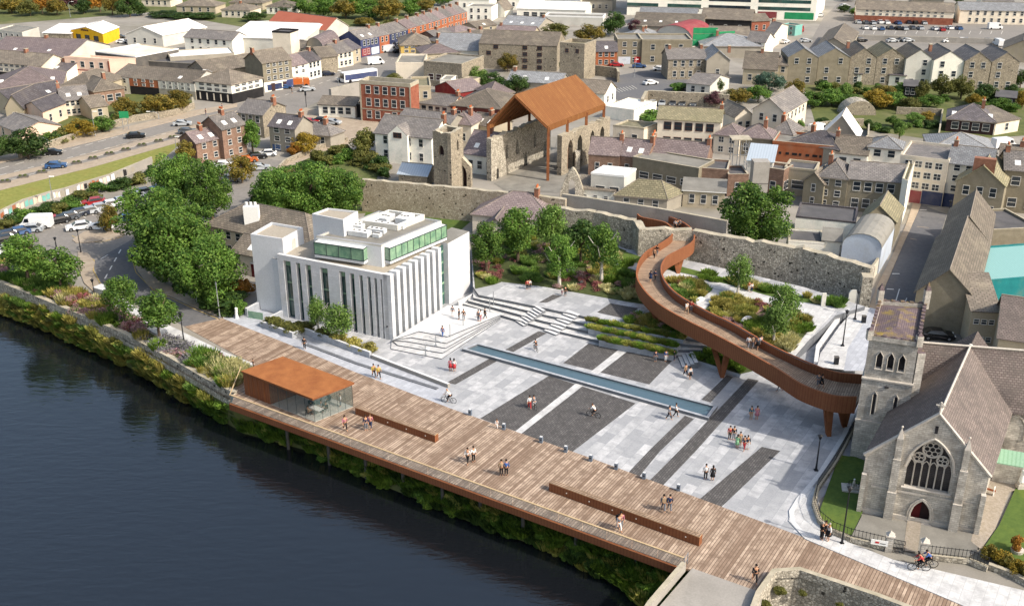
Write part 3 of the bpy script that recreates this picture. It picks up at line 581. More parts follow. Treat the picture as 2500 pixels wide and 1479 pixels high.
setting('lawn',[(898,510),(1150,540),(1110,575),(1000,560),(880,545)],.02,'lawn')
# road markings
def marks(a,b,n,w,m='mark',frac=.45,z=.045):
    p,q=P2(a,z),P2(b,z); d=(q-p)/n; mb=MB(); o0=p.copy(); o0.z=0; s=Vector((-d.y,d.x,0)).normalized()*w/2
    for i in range(n):
        u=p-o0+d*i; v=u+d*frac; mb.face([u-s,v-s,v+s,u+s],m)
    return mb.build('road_marking',None,o0,kind='structure')
setting('median',[(-20,444),(240,382),(480,318),(600,272),(585,268),(470,308),(235,374),(-20,434)],.03,'side')
setting('verge',[(-20,470),(228,408),(430,350),(490,328),(480,322),(420,340),(228,392),(-20,452)],.034,'side')
setting('pavement',[(-20,402),(235,343),(473,283),(579,260),(579,252),(473,270),(235,328),(-20,386)],.12,'side',z0=0)
marks((0,428),(420,322),14,.22); marks((0,412),(330,322),10,.2,frac=.6); marks((-20,440),(560,282),1,.5,'side',1); marks((0,446),(400,338),1,.15,frac=1)
marks((580,272),(1000,130),22,.2); marks((540,290),(640,262),1,.3,'marky',1)
marks((246,632),(330,582),1,.14,'markw',.2); marks((256,680),(300,600),4,.2,'markw',.5)
for pth in ([(176,575),(200,588),(245,592),(300,578)],[(205,618),(230,635),(228,660),(244,690),(262,708)],[(322,630),(332,665),(372,706),(470,752),(538,780)],[(326,626),(338,663),(378,702),(476,748),(545,776)]):
    for a,b in zip(pth,pth[1:]): marks(a,b,1,.14,'marky',1,.05)
marks((2178,668),(2196,668),1,.3,'markw',1); marks((2165,705),(2182,706),1,.3,'markw',1); marks((2187,735),(2196,705),1,.14,'markw',1); marks((2208,740),(2214,727),1,.12,'markw',1); marks((2245,512),(2262,513),1,.3,'markw',1); marks((2238,553),(2268,556),1,.2,'side',1); marks((2222,582),(2238,585),1,.3,'side',1)
for i in range(7): marks((1500+i*7,218-i*1.5),(1513+i*7,226-i*1.5),1,.15,'mark',1)
for i in range(14): marks((2110+i*26,76),(2106+i*26,84),1,.15,'mark',1)
for i in range(12): marks((120+i*19,548-i*6),(134+i*19,556-i*6),1,.12,'mark',1)
# ---------------- plaza
PZ=.03
setting('plaza_paving',[(530,775),(640,745),(700,770),(1130,700),(1230,640),(1400,560),(1530,610),(2110,740),(2135,760),(2150,800),(2112,1000),(2110,1120),(2000,1220),(1990,1260),(2060,1318),(2180,1365),(2500,1440),(2640,1560),(2420,1508),(2340,1472),(1960,1312),(1700,1213),(1450,1120),(1110,1000),(860,905),(700,838),(580,795)],PZ,'pave')
setting('pavement',[(530,775),(640,745),(720,828),(870,860),(1096,942),(1070,975),(1110,1000),(860,905),(700,838)],PZ+.006,'pave2')
setting('pavement',[(2180,1365),(2500,1440),(2640,1560),(2420,1508),(2340,1472),(1965,1314),(1925,1270),(1935,1235),(1975,1180),(2000,1200),(1988,1235),(2000,1275),(2070,1322)],.12,'pavel',z0=0)
def dark(poly,m='paved',z=PZ+.012): return setting('paving_band',poly,z,m)
dark([(1098,930),(1104,938),(1306,811),(1330,818),(1310,812),(1200,868)][:0] or [(1090,934),(1112,938),(1335,813),(1315,808)])
dark([(1172,1021),(1398,1102),(1552,984),(1340,917)])
dark([(1375,886),(1437,838),(1511,854),(1449,904)])
dark([(1462,908),(1529,857),(1645,876),(1585,938)])
dark([(1248,1060),(1265,1064),(1532,857),(1512,852)],'pavel',PZ+.016)
dark([(1530,1157),(1557,1167),(1610,1102),(1694,1022),(1672,1014),(1584,1100)]); dark([(1580,1178),(1614,1189),(1699,1100),(1853,928),(1826,923),(1658,1100)]); dark([(1704,1221),(1758,1240),(1905,1100),(1860,1090)])
dark([(1712,975),(1735,982),(1790,920),(1775,915)])
dark([(1458,762),(1490,740),(1558,752),(1530,778)],z=1.65)
dark([(1316,738),(1336,738),(1372,722),(1350,719)],z=1.65)
# pool
def ring(name,label,cat,poly,z,h,w,m,inner=None,zin=None,minner=None):
    pts=[P(a,b,z+h) for a,b in poly]; c=sum(pts,Vector())/len(pts); t=T(name,label,cat,(c.x,c.y,z)); q=[p-Vector((c.x,c.y,z)) for p in pts]; ins=[p+(-(Vector((p.x,p.y,0)).normalized()))*w*1.3 for p in q]
    return t,q
pp=[P(a,b,.3) for a,b in [(1128,853),(1165,838),(1752,992),(1730,1022)]]; o0=pp[0].copy(); o0.z=0; t=T('reflecting_pool','long narrow raised water feature with dark rim across the plaza','fountain',o0); q=[p-o0 for p in pp]
def inset(q,w):
    c=sum(q,Vector())/len(q); out=[]
    n=len(q)
    for i in range(n):
        a=(q[i]-q[i-1]).normalized(); b=(q[(i+1)%n]-q[i]).normalized(); na=Vector((-a.y,a.x,0)); nb=Vector((-b.y,b.x,0)); 
        if na.dot(c-q[i])<0: na=-na
        if nb.dot(c-q[i])<0: nb=-nb
        k=(na+nb); out.append(q[i]+k*(w/max(.2,(1+na.dot(nb)))))
    return out
def rim(mb,q,w,z0,z1,m,mt):
    ins=inset(q,w); n=len(q); up=lambda p,z:Vector((p.x,p.y,z))
    for i in range(n):
        j=(i+1)%n; mb.face([up(q[i],z0),up(q[j],z0),up(q[j],z1),up(q[i],z1)],m); mb.face([up(q[i],z1),up(q[j],z1),up(ins[j],z1),up(ins[i],z1)],mt); mb.face([up(ins[i],z0),up(ins[j],z0),up(ins[j],z1),up(ins[i],z1)],m)
    return ins
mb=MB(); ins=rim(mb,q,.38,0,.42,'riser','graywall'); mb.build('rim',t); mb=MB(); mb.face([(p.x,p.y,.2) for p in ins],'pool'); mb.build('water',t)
# steps up to the garden terrace, upper level 1.6 m
TB=[P(a,b) for a,b in [(1128,747),(1222,775),(1330,807),(1452,836),(1530,853),(1648,874),(1690,872)]]
TT=[P(a,b,1.6) for a,b in [(1169,720),(1248,735),(1320,750),(1430,773),(1530,795),(1680,826),(1722,832)]]
TQ=[P(a,b,.5) for a,b in [(1692,876),(1807,913),(1840,905),(1850,862),(1760,840)]]; o0=TQ[0].copy(); o0.z=0; mb=MB(); mb.prism([(p-o0) for p in TQ],0,.5,'graywall','soil'); mb.build('planter',None,o0,label='low dark edged planter around the foot of the middle bridge legs',cat='planter')
back=[P(a,b,1.6) for a,b in [(1790,845),(1850,862),(1915,880),(2010,800),(2040,770),(2112,748),(1960,700),(1700,640),(1530,608),(1400,560),(1300,540),(1190,590),(1150,600),(1155,700)]]
for k in range(4):
    f=k/3.0; fr=[(TB[i].x*(1-f)+TT[i].x*f,TB[i].y*(1-f)+TT[i].y*f) for i in range(7)]
    mb=MB(); o0=Vector((fr[0][0],fr[0][1],0)); pl=[(x-o0.x,y-o0.y) for x,y in fr]+[(p.x-o0.x,p.y-o0.y) for p in back]
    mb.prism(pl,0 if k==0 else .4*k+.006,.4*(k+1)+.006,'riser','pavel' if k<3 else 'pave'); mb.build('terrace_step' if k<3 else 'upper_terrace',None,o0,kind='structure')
# short flights cut into the seating steps
def flight(label,a0,a1,w,n=8):
    p=P(*a0); q=P(a1[0],a1[1],1.6); q.z=0; d=(q-p)/n; s=Vector((-d.y,d.x,0)).normalized()*w/2; mb=MB(); s=-s
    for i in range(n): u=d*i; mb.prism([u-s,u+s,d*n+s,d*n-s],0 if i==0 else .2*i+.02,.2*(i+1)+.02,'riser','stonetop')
    return mb.build('stairs',None,(p.x,p.y,.01),label=label,cat='stairs',group='stairs up to the upper terrace')
flight('narrow flight of pale stairs left of the middle of the seating steps',(1268,792),(1322,752),2.0); flight('wider flight of pale stairs right of the middle of the seating steps',(1342,815),(1402,762),2.2)
flight('short pale stairs beside the right end of the stepped planters',(1660,886),(1700,858),3.2,4)
# landing with shallow steps by the stone building
L5=[((1022,808),(1092,821)),((1003,823),(1090,837)),((990,832),(1088,849)),((971,842),(1080,861)),((955,851),(1078,875))]
rear=[P(1093,745,.8),P(1135,747,.8),P(1222,768,.8)]
for k,(a,b) in enumerate(L5[::-1]):
    z=.16*(k+1); p,q=P2(a,z),P2(b,z); o0=Vector((p.x,p.y,0)); lf=P(956,830,z)
    mb=MB(); pl=[p-o0,q-o0]+[Vector((r.x,r.y,0))-o0 for r in rear[::-1]]+[Vector((lf.x,lf.y,0))-o0]
    mb.prism(pl,0.02 if k==0 else .16*k+.006,z+.006,'riser','stonetop' if k==4 else 'pavel'); mb.build('landing_step' if k<4 else 'landing',None,o0,kind='structure')
def wallpx(name,label,cat,pts,h,w,m,mt=None,z=0,group=None,kind=None,zs=None):
    pp=[P(a,b,z) for a,b in pts]; o0=pp[0].copy(); mb=MB(); q=[p-o0 for p in pp]
    off=[]
    for i,p in enumerate(q):
        d=((q[min(i+1,len(q)-1)]-q[max(i-1,0)])).normalized(); off.append(Vector((-d.y,d.x,0))*w/2)
    for i in range(len(q)-1):
        mb.prism([q[i]-off[i],q[i+1]-off[i+1],q[i+1]+off[i+1],q[i]+off[i]],0,h,m,mt)
    return mb.build(name,None,o0,label=label,cat=cat,group=group,kind=kind)
wallpx('edge_wall','low olive grey stone edge wall with pale top along the plaza ramp','wall',[(909,874),(1096,946)],.55,.4,'concrete','stonetop')
wallpx('kerb_wall','long thin dark kerb between the paved ramp and the promenade','kerb',[(748,842),(870,888),(1068,950)],.14,.5,'riser','riser')
wallpx('planter_wall','bent pale stone planter wall below the tall stone building','wall',[(638,797),(716,826),(744,815),(905,874)],.9,.35,'graywall','stonetop')
wallpx('ramp_wall','short pale stone wall at the foot of the blank tower','wall',[(602,772),(640,752)],1.2,.4,'graywall','stonetop')
wallpx('ramp_wall','low pale stone wall running back to the stone building tower','wall',[(642,797),(693,770)],.9,.35,'graywall','stonetop')
p=P(606,778); m=MB(); m.box((0,0,0),(2.4,.06,1.1),'ggreen',R(-20)); m.build('glass_screen',None,p+Vector((1.1,-.1,0)),label='green glass balustrade panel between the two ramp walls',cat='glass panel')
# stepped planters
for k,(a,b,z) in enumerate([((1432,786),(1668,832),1.62),((1436,803),(1652,851),1.22),((1462,832),(1645,868),.8)]):
    pp=[P2(a,z),P2(b,z)]; d=(pp[1]-pp[0]); n=Vector((-d.y,d.x,0)).normalized()
    mb=MB(); mb.prism([Vector((0,0,0)),d,d+n*1.3,n*1.3],z-.8,z+.14,'graywall','soil')
    lb=['upper','middle','lowest'][k]; mb.build('planter',None,(pp[0].x,pp[0].y,0),label='long stone planter, %s of the three set into the seating steps'%lb,cat='planter',group='planters in the steps')
# right-hand ramp walls
wallpx('ramp_wall','long white ramp wall curving past the church tower to the lawn','wall',[(2092,985),(2060,1065),(2000,1160),(1950,1220),(1932,1250),(1935,1275),(1965,1310)],.14,.5,'stonetop','stonetop')
wallpx('ramp_wall','white boundary wall rising from the bridge end to the lamp path','wall',[(1990,900),(1995,860),(2045,790),(2080,752),(2092,742)],1.0,.5,'wrender','stonetop')
setting('path',[(1995,895),(2080,905),(2108,905),(2125,800),(2140,755),(2095,745),(2050,795),(2003,862)],1.05,'pavel')
setting('path',[(2060,905),(2112,905),(2128,800),(2140,755),(2125,750),(2102,800),(2070,850)],1.06,'pave2')
# garden paths on the terrace
setting('path',[(1500,632),(1560,645),(1700,675),(1800,700),(1900,730),(2040,755),(2030,770),(1990,812),(1940,870),(1925,866),(1990,790),(1975,765),(1880,745),(1790,716),(1690,688),(1560,660),(1500,645)],1.64,'pavel')
setting('path',[(1700,745),(1742,712),(1752,720),(1712,760)],1.64,'pavel')
setting('planting_bed',[(1150,600),(1300,545),(1400,565),(1530,612),(1500,632),(1500,646),(1560,662),(1575,710),(1590,745),(1540,738),(1330,700),(1225,688),(1205,695),(1160,705)],1.632,'soil')
setting('planting_bed',[(1625,672),(1690,690),(1740,706),(1700,742),(1650,720)],1.632,'soil'); setting('planting_bed',[(1752,722),(1800,722),(1880,748),(1975,768),(1988,790),(1930,860),(1860,850),(1800,805),(1715,762)],1.632,'soil')
setting('planting_bed',[(1545,772),(1600,760),(1670,800),(1670,815),(1530,785)],1.632,'soil'); 
setting('planting_bed',[(1500,605),(1560,625),(1700,660),(1900,712),(2070,745),(2060,752),(1900,728),(1700,673),(1560,643),(1500,630)],1.636,'lawn')
setting('lawn_edge',[(2000,1250),(2020,1190),(2050,1110),(2090,1115),(2130,1130),(2118,1185),(2105,1252),(2075,1312),(2010,1280)],.2,'lawn')
setting('lawn_edge',[(2480,1190),(2560,1190),(2560,1440),(2500,1420),(2395,1345),(2440,1280)],.2,'lawn')
setting('churchyard_path',[(2075,1316),(2106,1254),(2395,1305),(2385,1345),(2360,1362),(2250,1345),(2140,1328)],.16,'flat')
setting('churchyard_path',[(2215,1270),(2250,1272),(2240,1348),(2205,1342)],.18,'gravel')
setting('churchyard_path',[(2395,1340),(2370,1320),(2420,1130),(2500,1150),(2500,1190),(2465,1200),(2430,1290)],.175,'gravel')
# riverside bed and path
setting('planting_bed',[(0,620),(60,600),(150,680),(240,735),(380,820),(440,835),(600,905),(590,925),(565,955),(420,876),(300,813),(200,770),(0,688),(-60,660)],.06,'soil')
setting('pavement',[(240,722),(300,728),(330,750),(412,793),(540,855),(622,888),(605,905),(440,836),(380,815),(262,745)],.1,'pavel')
# river wall, bank
wallpx('river_wall','long old stone river wall below the flower bed','wall',[(-60,672),(100,734),(200,774),(300,818),(420,881),(500,925),(572,962)],0.0,.6,'rubble') if 0 else None
def rwall():
    pts=[P(a,b) for a,b in [(-200,625),(-60,668),(100,731),(200,772),(300,815),(420,878),(500,925),(575,963)]]; o0=pts[0].copy(); mb=MB(); 
    for i in range(len(pts)-1):
        p,q=pts[i]-o0,pts[i+1]-o0; d=(q-p).normalized(); n=Vector((-d.y,d.x,0))*.35
        mb.prism([p-n,q-n,q+n,p+n],-3.4,.45,'rubble','coping')
    mb.build('river_wall',None,o0,label='long old stone river wall with worn pale coping below the flower bed',cat='wall')
rwall()
BT=[(-200,652),(0,708),(130,762),(200,795),(300,840),(420,908),(560,990),(700,1010),(860,1062),(1000,1112),(1150,1165),(1300,1220),(1450,1280),(1640,1345),(1740,1400)]
BW=[(-200,720),(0,768),(130,815),(190,842),(262,872),(335,908),(450,975),(600,1062),(760,1105),(862,1160),(1000,1216),(1140,1276),(1290,1330),(1450,1404),(1600,1500)]
BZ=lambda i: -1.1 if i<=6 else -1.5
mb=MB(); o0=P(0,700,-2.4); o0.z=0
for i in range(len(BT)-1):
    q=[P2(BT[i],BZ(i))-o0,P2(BT[i+1],BZ(i+1))-o0,P2(BW[i+1],WZ-.15)-o0,P2(BW[i],WZ-.15)-o0]; mb.face(q[::-1],'garden')
    a,b=q[0],q[1]; mb.face([a,b,Vector((b.x,b.y+0,-.3)),Vector((a.x,a.y+0,-.3))],'rubble')
mb.build('river_bank',None,o0,kind='structure')
# ---------------- timber promenade
DK=[(565,985),(590,908),(620,890),(450,797),(541,776),(700,838),(860,905),(1110,1000),(1450,1120),(1700,1213),(1960,1310),(2340,1472),(2500,1540),(2420,1580),(2230,1493),(2060,1437),(1950,1400),(1885,1399),(1852,1452),(1690,1389),(1675,1387),(1665,1387)]
setting('promenade_deck',DK,.05,'deck',z0=-.2)
def along(a,b,z=0): return P2(a,z),P2(b,z)
p,q=along((563,985),(1668,1388)); d=q-p; L=d.length; rz=math.atan2(d.y,d.x)
t=T('deck_edge','long rust steel edge beam of the timber promenade over the river','edge beam',p,rz); m=MB(); m.prism([(0,-.25),(L,-.25),(L,0),(0,0)],-.72,.1,'cortend','corten',True); m.build('beam',t)
t=T('glass_balustrade','clear glass balustrade with pale timber handrail along the river edge','balustrade',p+Vector((0,0,.05)),rz)
m=MB(); n=22
for i in range(n):
    x0,x1=L*i/n+.04,L*(i+1)/n-.04; g=MB(); g.prism([(x0,.1),(x1,.1),(x1,.13),(x0,.13)],.02,1.05,'railg',None,True); g.build('glass_panel',t)
m.prism([(0,.02),(L,.02),(L,.2),(0,.2)],1.05,1.13,'timber',None,True); m.build('handrail',t)
p2=P(590,915,.05); dd=p2-(p+Vector((0,0,.05))); m=MB(); m.tube([p+Vector((0,0,1.15)),p2+Vector((0,0,1.1))],.07,'timber'); m.build('handrail',None,label='short pale timber handrail at the left end of the promenade',cat='handrail')
for i,(x,y) in enumerate([(668,1045),(771,1082),(864,1115),(955,1150),(1050,1188),(1145,1222),(1250,1262),(1380,1312),(1529,1368)]):
    s=((P(x,y,-.8)-p).dot(d)/L)/L; g=p+d*s+Vector((-d.y,d.x,0)).normalized()*1.5; m=MB(); m.tube([(0,0,-4.4),(0,0,.0)],.2,'pile',10); m.tube([(0,0,-.15),(0,0,.0)],.32,'pile',10); m.box((0,.9,-.15),(.4,2.4,.15),'concrete',rz)
    m.build('deck_pile',None,(g.x,g.y,-.86),label='round concrete pile under the promenade, %s'%['leftmost, below the cafe wall','second from the left','third from the left','fourth from the left','fifth, in the middle','sixth from the left','seventh from the left','second from the right end','last before the bridge'][i],cat='pile',group='piles under the promenade')
# benches
def bench(label,a,b,n,h=.95,w=.75):
    p,q=P2(a),P2(b); d=q-p; L=d.length; t=T('bench_wall',label,'bench',(p.x,p.y,.05),math.atan2(d.y,d.x),'rust steel benches on the promenade'); m=MB(); m.prism([(0,0),(L,0),(L,w),(0,w)],0,h,'cortend','corten'); m.build('body',t)
    m=MB(); m.prism([(.03,.04),(L-.03,.04),(L-.03,w-.04),(.03,w-.04)],h+.003,h+.07,'timber','bdeck'); m.build('seat',t)
    for i in range(n): m=MB(); x=L*(i+.8)/(n+.2)*.98; m.tube([(x,.01,h*.55),(x,-.04,h*.55)],.07,'lite',8); m.build('light',t)
bench('shorter rust steel bench wall with small round lights beside the cafe',(868,1012),(1062,1081),4,.85,.65); bench('longer rust steel bench wall with small round lights near the bridge',(1340,1199),(1706,1334),6,.95,.7)
# bollards
for i,(x,y) in enumerate([(1148,1013),(1230,1048),(1321,1080),(1381,1103),(1442,1125),(1504,1145),(1572,1168),(1656,1197)]):
    m=MB(); c=[(-.18,-.18),(.18,-.18),(.18,.18),(-.18,.18)]; m.prism(c,0,.72,'boll'); m.prism([(u*.85,v*.85) for u,v in c],.72,.78,'boll','stonetop'); m.box((0,-.185,.4),(.2,.02,.12),'iron')
    m.build('bollard',None,P(x,y,PZ),rz=R(-20),label='grey stone bollard on the promenade edge, %s'%['leftmost, on pale paving','second, where the dark paving starts','third, on dark paving','fourth, at the right end of the dark paving','fifth, on pale paving','sixth, left of the narrow dark band','seventh, between two dark bands','last, nearest the church'][i],cat='bollard',group='bollards along the plaza')
# bridge road at the lower edge
setting('bridge_road',[(1690,1386),(1862,1446),(1850,1520),(1600,1520),(1600,1490)],.07,'concrete',z0=-.5)
wallpx('bridge_parapet','pale concrete parapet of the road bridge at the lower edge','parapet',[(1668,1392),(1585,1490),(1560,1530)],.95,.45,'concrete','coping')
m=MB(); p=P(1672,1384); 
for i in range(2): m.box((i*.9-.3,0,0),(.07,.07,1.25),'steel'); m.tube([(-.3,0,.6+.6*i),(.65,0,.6+.6*i)],.03,'steel',5)
m.build('bridge_gate',None,p,rz=R(60),label='small steel gate panel where the promenade meets the bridge parapet',cat='gate')
wallpx('quay_wall','curved old stone quay wall with mossy coping at the lower right','wall',[(1836,1500),(1850,1462),(1888,1408),(1950,1404),(2060,1441),(2140,1468),(2300,1530)],.8,.5,'rubble','coping')
m=MB(); pts=[P(a,b) for a,b in [(1836,1500),(1850,1462),(1888,1408),(1950,1404),(2060,1441),(2140,1468),(2300,1530)]]; o0=pts[0].copy()
for a,b in zip(pts,pts[1:]): a,b=a-o0,b-o0; m.face([Vector((a.x,a.y,-4.6)),Vector((b.x,b.y,-4.6)),b,a],'rubble')
m.build('quay_face',None,o0+Vector((0,-.02,0)),kind='structure')
# ---------------- walls with real pointed openings and ragged tops
def archwall(mb,p,q,th,top,ops=(),m='rubble',z0=0,mt=None,pts=None,mr=None):
    p,q=Vector((p[0],p[1],0)),Vector((q[0],q[1],0)); d=q-p; L=d.length; d/=L; n=Vector((d.y,-d.x,0)); mr=mr or m
    tp=(lambda s:top) if isinstance(top,(int,float)) else top
    bs={0,L}|set(pts or [])
    for (c,w,a,b,k) in ops:
        for i in range(9): bs.add(max(0,min(L,c-w/2+w*i/8)))
    bs=sorted(bs); f=lambda s,z,o:(p+d*s+n*o+Vector((0,0,z)))
    def arch(s):
        for (c,w,a,b,k) in ops:
            if c-w/2+1e-6<s<c+w/2-1e-6: return a,(b if k=='r' else b-w*.85*(1-math.sqrt(max(0,1-(abs(s-c)/(w/2))**(2 if k=='o' else 1.25)))))
        return None
    def edge(s,o):   # arch limits at boundary s for the op containing midpoint o
        for (c,w,a,b,k) in ops:
            if c-w/2<o<c+w/2:
                x=min(1,abs(s-c)/(w/2)); return a,(b if k=='r' else b-w*.85*(1-math.sqrt(max(0,1-x**(2 if k=='o' else 1.25)))))
        return None
    for s0,s1 in zip(bs,bs[1:]):
        if s1-s0<1e-4: continue
        mid=(s0+s1)/2; e0,e1=edge(s0,mid),edge(s1,mid); t0,t1=tp(s0),tp(s1)
        for o,fl in ((0,0),(-th,1)):
            def F(a): mb.face(a[::-1] if fl else a,m)
            if e0 is None: F([f(s0,z0,o),f(s1,z0,o),f(s1,t1,o),f(s0,t0,o)])
            else:
                if e0[0]>z0+.01: F([f(s0,z0,o),f(s1,z0,o),f(s1,e1[0],o),f(s0,e0[0],o)])
                F([f(s0,e0[1],o),f(s1,e1[1],o),f(s1,t1,o),f(s0,t0,o)])
        mb.face([f(s0,t0,0),f(s1,t1,0),f(s1,t1,-th),f(s0,t0,-th)],mt or m)
        if e0:
            mb.face([f(s0,e0[1],-th),f(s1,e1[1],-th),f(s1,e1[1],0),f(s0,e0[1],0)],mr); mb.face([f(s0,e0[0],0),f(s1,e1[0],0),f(s1,e1[0],-th),f(s0,e0[0],-th)],mr)
            for (c,w,a,b,k) in ops:
                for s,ee,g in ((c-w/2,e0,s0),(c+w/2,e1,s1)):
                    if abs(s-g)<1e-4: mb.face([f(s,ee[0],0),f(s,ee[0],-th),f(s,ee[1],-th),f(s,ee[1],0)],mr)
    for s in (0,L): mb.face([f(s,z0,0),f(s,z0,-th),f(s,tp(s),-th),f(s,tp(s),0)],m)
def ragged(h,amp,seed,step=1.2): return lambda s: h+amp*(mnoise.noise(Vector((round(s/step)*step*.7,seed,0)))+.4*mnoise.noise(Vector((s*2.3,seed+9,0))))
def longwall(label,pts,h,th,m,amp,seed,name='town_wall',mt='coping',z=0,ztop=True):
    pp=[P(a,b,h+z if ztop else z) for a,b in pts]; o0=pp[0].copy(); o0.z=z; mb=MB()
    for i,(p,q) in enumerate(zip(pp,pp[1:])):
        a=p-o0; b=q-o0; L=(b-a).length; n=max(2,int(L/1.2)); archwall(mb,a,b,th,ragged(h,amp,seed+i),(),m,0,mt,[L*k/n for k in range(n)])
    return mb.build(name,None,o0,label=label,cat='wall')
longwall('long weathered rubble town wall behind the stone building and below the abbey',[(880,439),(1000,449),(1150,462),(1380,487)],6.0,1.0,'rubble2',.25,1)
longwall('smooth grey rendered wall between the abbey arch and the upper town',[(1372,474),(1480,490),(1600,508),(1775,540)],6.4,.6,'concrete',.0,2,'rendered_wall')
longwall('ragged medieval rubble wall behind the garden, ending at the street',[(1362,508),(1450,519),(1545,538),(1560,560),(1690,563),(1760,576),(1960,608),(2098,647),(2126,655)],6.0,1.3,'rubble',.5,3)
wx=P(2100,655,6); m=MB(); m.prism([(0,0),(1.4,-.3),(1.8,1.6),(.3,1.8)],0,5.3,'rubble','coping'); m.build('wall_stub',None,(wx.x,wx.y-1.6,0),label='broken stone stub at the right end of the medieval wall',cat='wall')
longwall('low pale render wall along the pavement beside the medieval wall end',[(2125,660),(2140,640),(2165,600)],2.6,.35,'cream',0,5,'street_wall')
# ---------------- rust steel footbridge
BP=[((1555,522),(1588,515)),((1566,530),(1600,520)),((1600,537),(1636,528)),((1627,545),(1676,546)),((1641,562),(1695,567)),((1634,578),(1694,588)),((1605,597),(1665,607)),((1576,614),(1633,624)),((1557,642),(1618,645)),((1554,677),(1618,668)),((1576,713),(1632,694)),((1615,747),(1662,721)),((1673,780),(1725,757)),((1735,811),(1789,787)),((1816,854),(1868,832)),((1897,900),(1945,870)),((1951,935),(1992,890)),((2005,957),(2035,905)),((2045,967),(2066,910)),((2092,969),(2118,914))]
ZT=5.4
def cr(pts,n):
    out=[]
    for i in range(len(pts)-1):
        a=pts[max(i-1,0)];b=pts[i];c=pts[i+1];d=pts[min(i+2,len(pts)-1)]
        for k in range(n):
            t=k/n; out.append(.5*((2*b)+(c-a)*t+(2*a-5*b+4*c-d)*t*t+(3*b-a-3*c+d)*t**3))
    return out+[pts[-1]]
o0=P(1800,860,0); o0.z=0
Lr=cr([P(a[0],a[1],ZT)-o0 for a,b in BP],5); Rr_=cr([P(b[0],b[1],ZT)-o0 for a,b in BP],5)
FB=T('footbridge','rust steel footbridge winding from the medieval wall to the church tower','footbridge',o0)
def para(pts,sgn,nm):
    mb=MB(); n=len(pts); th=.22
    for i in range(n-1):
        d=(pts[min(i+1,n-1)]-pts[max(i-1,0)]).normalized(); d1=(pts[min(i+2,n-1)]-pts[i]).normalized()
        nn=Vector((-d.y,d.x,0))*sgn*th; n1=Vector((-d1.y,d1.x,0))*sgn*th; a,b=pts[i],pts[i+1]; z=Vector((0,0,2.05)); c,e=a+nn,b+n1
        for f in ([a-z,b-z,b,a],[c,e,e-z,c-z],[a,b,e,c],[c-z,e-z,b-z,a-z]): mb.face(f if sgn<0 else f[::-1],'cortend' if f[0] is not a else 'rustedge')
    for i in (0,n-1):
        a=pts[i]; d=(pts[1]-pts[0] if i==0 else pts[-1]-pts[-2]).normalized(); c=a+Vector((-d.y,d.x,0))*sgn*th; z=Vector((0,0,2.05)); mb.face([a-z,c-z,c,a],'cortend')
    mb.build('parapet',FB)
para(Lr,1,'l'); para(Rr_,-1,'r')
mb=MB()
# deck with its own uv so that boards run across
for a0,a1,b0,b1 in zip(Lr,Lr[1:],Rr_,Rr_[1:]):
    z=Vector((0,0,1.15)); y=Vector((0,0,1.7)); mb.face([a0-z,b0-z,b1-z,a1-z][::-1],'bdeck'); mb.face([a0-y,b0-y,b1-y,a1-y],'corten')
me=mb.mesh('deck'); uvl=me.uv_layers[0].data; acc=0
for i,(a0,a1,b0,b1) in enumerate(zip(Lr,Lr[1:],Rr_,Rr_[1:])):
    l=((a1+b1)/2-(a0+b0)/2).length; pl=me.polygons[2*i]; loc={0:(0,acc+l),1:(3,acc+l),2:(3,acc),3:(0,acc)}
    for k,li in enumerate(pl.loop_indices): uvl[li].uv=loc[k]
    acc+=l
mat('bdeck2','#97806a','#b59d84',tex='brick',bw=3.4,bh=.28,ms=.035,mortar='#5e4e42',rough=.75); me.materials.append(MT['bdeck2'])
for i in range(0,len(me.polygons),2): me.polygons[i].material_index=2
O('deck',me,FB)
m=MB(); hp=[p-Vector((0,0,.12))+Vector((-.2,-.05,0)) for p in Rr_]; m.tube(hp,.045,'steel',5); m.build('handrail',FB)
def vleg(bx,by,t1,t2,z0=0,w=.75):
    b=P(bx,by,z0)-o0; tb=[P(x,y,ZT-1.9)-o0 for x,y in (t1,t2)]
    for q in tb:
        d=(q-b); s=Vector((-d.y,d.x,0)).normalized() if d.xy.length>.2 else Vector((0,1,0)); mb=MB(); c=Vector((1,0,0)); s=Vector((0,1,0))*w/2
        for (u,v) in ((1,1),): 
            A=[b+c*(-w*.3)-s,b+c*(w*.3)-s,b+c*(w*.3)+s,b+c*(-w*.3)+s]; B=[q+c*(-w*.5)-s,q+c*(w*.5)-s,q+c*(w*.5)+s,q+c*(-w*.5)+s]
            for i in range(4): j=(i+1)%4; mb.face([A[i],A[j],B[j],B[i]],'corten')
            mb.face(A[::-1],'corten')
        mb.build('leg',FB)
vleg(1762,920,(1738,830),(1778,852)); vleg(1607,792,(1588,745),(1622,765),1.6); vleg(1655,667,(1646,618),(1668,612),1.6); vleg(2022,1062,(2018,985),(2026,990)); vleg(2060,1040,(2050,985),(2072,985))
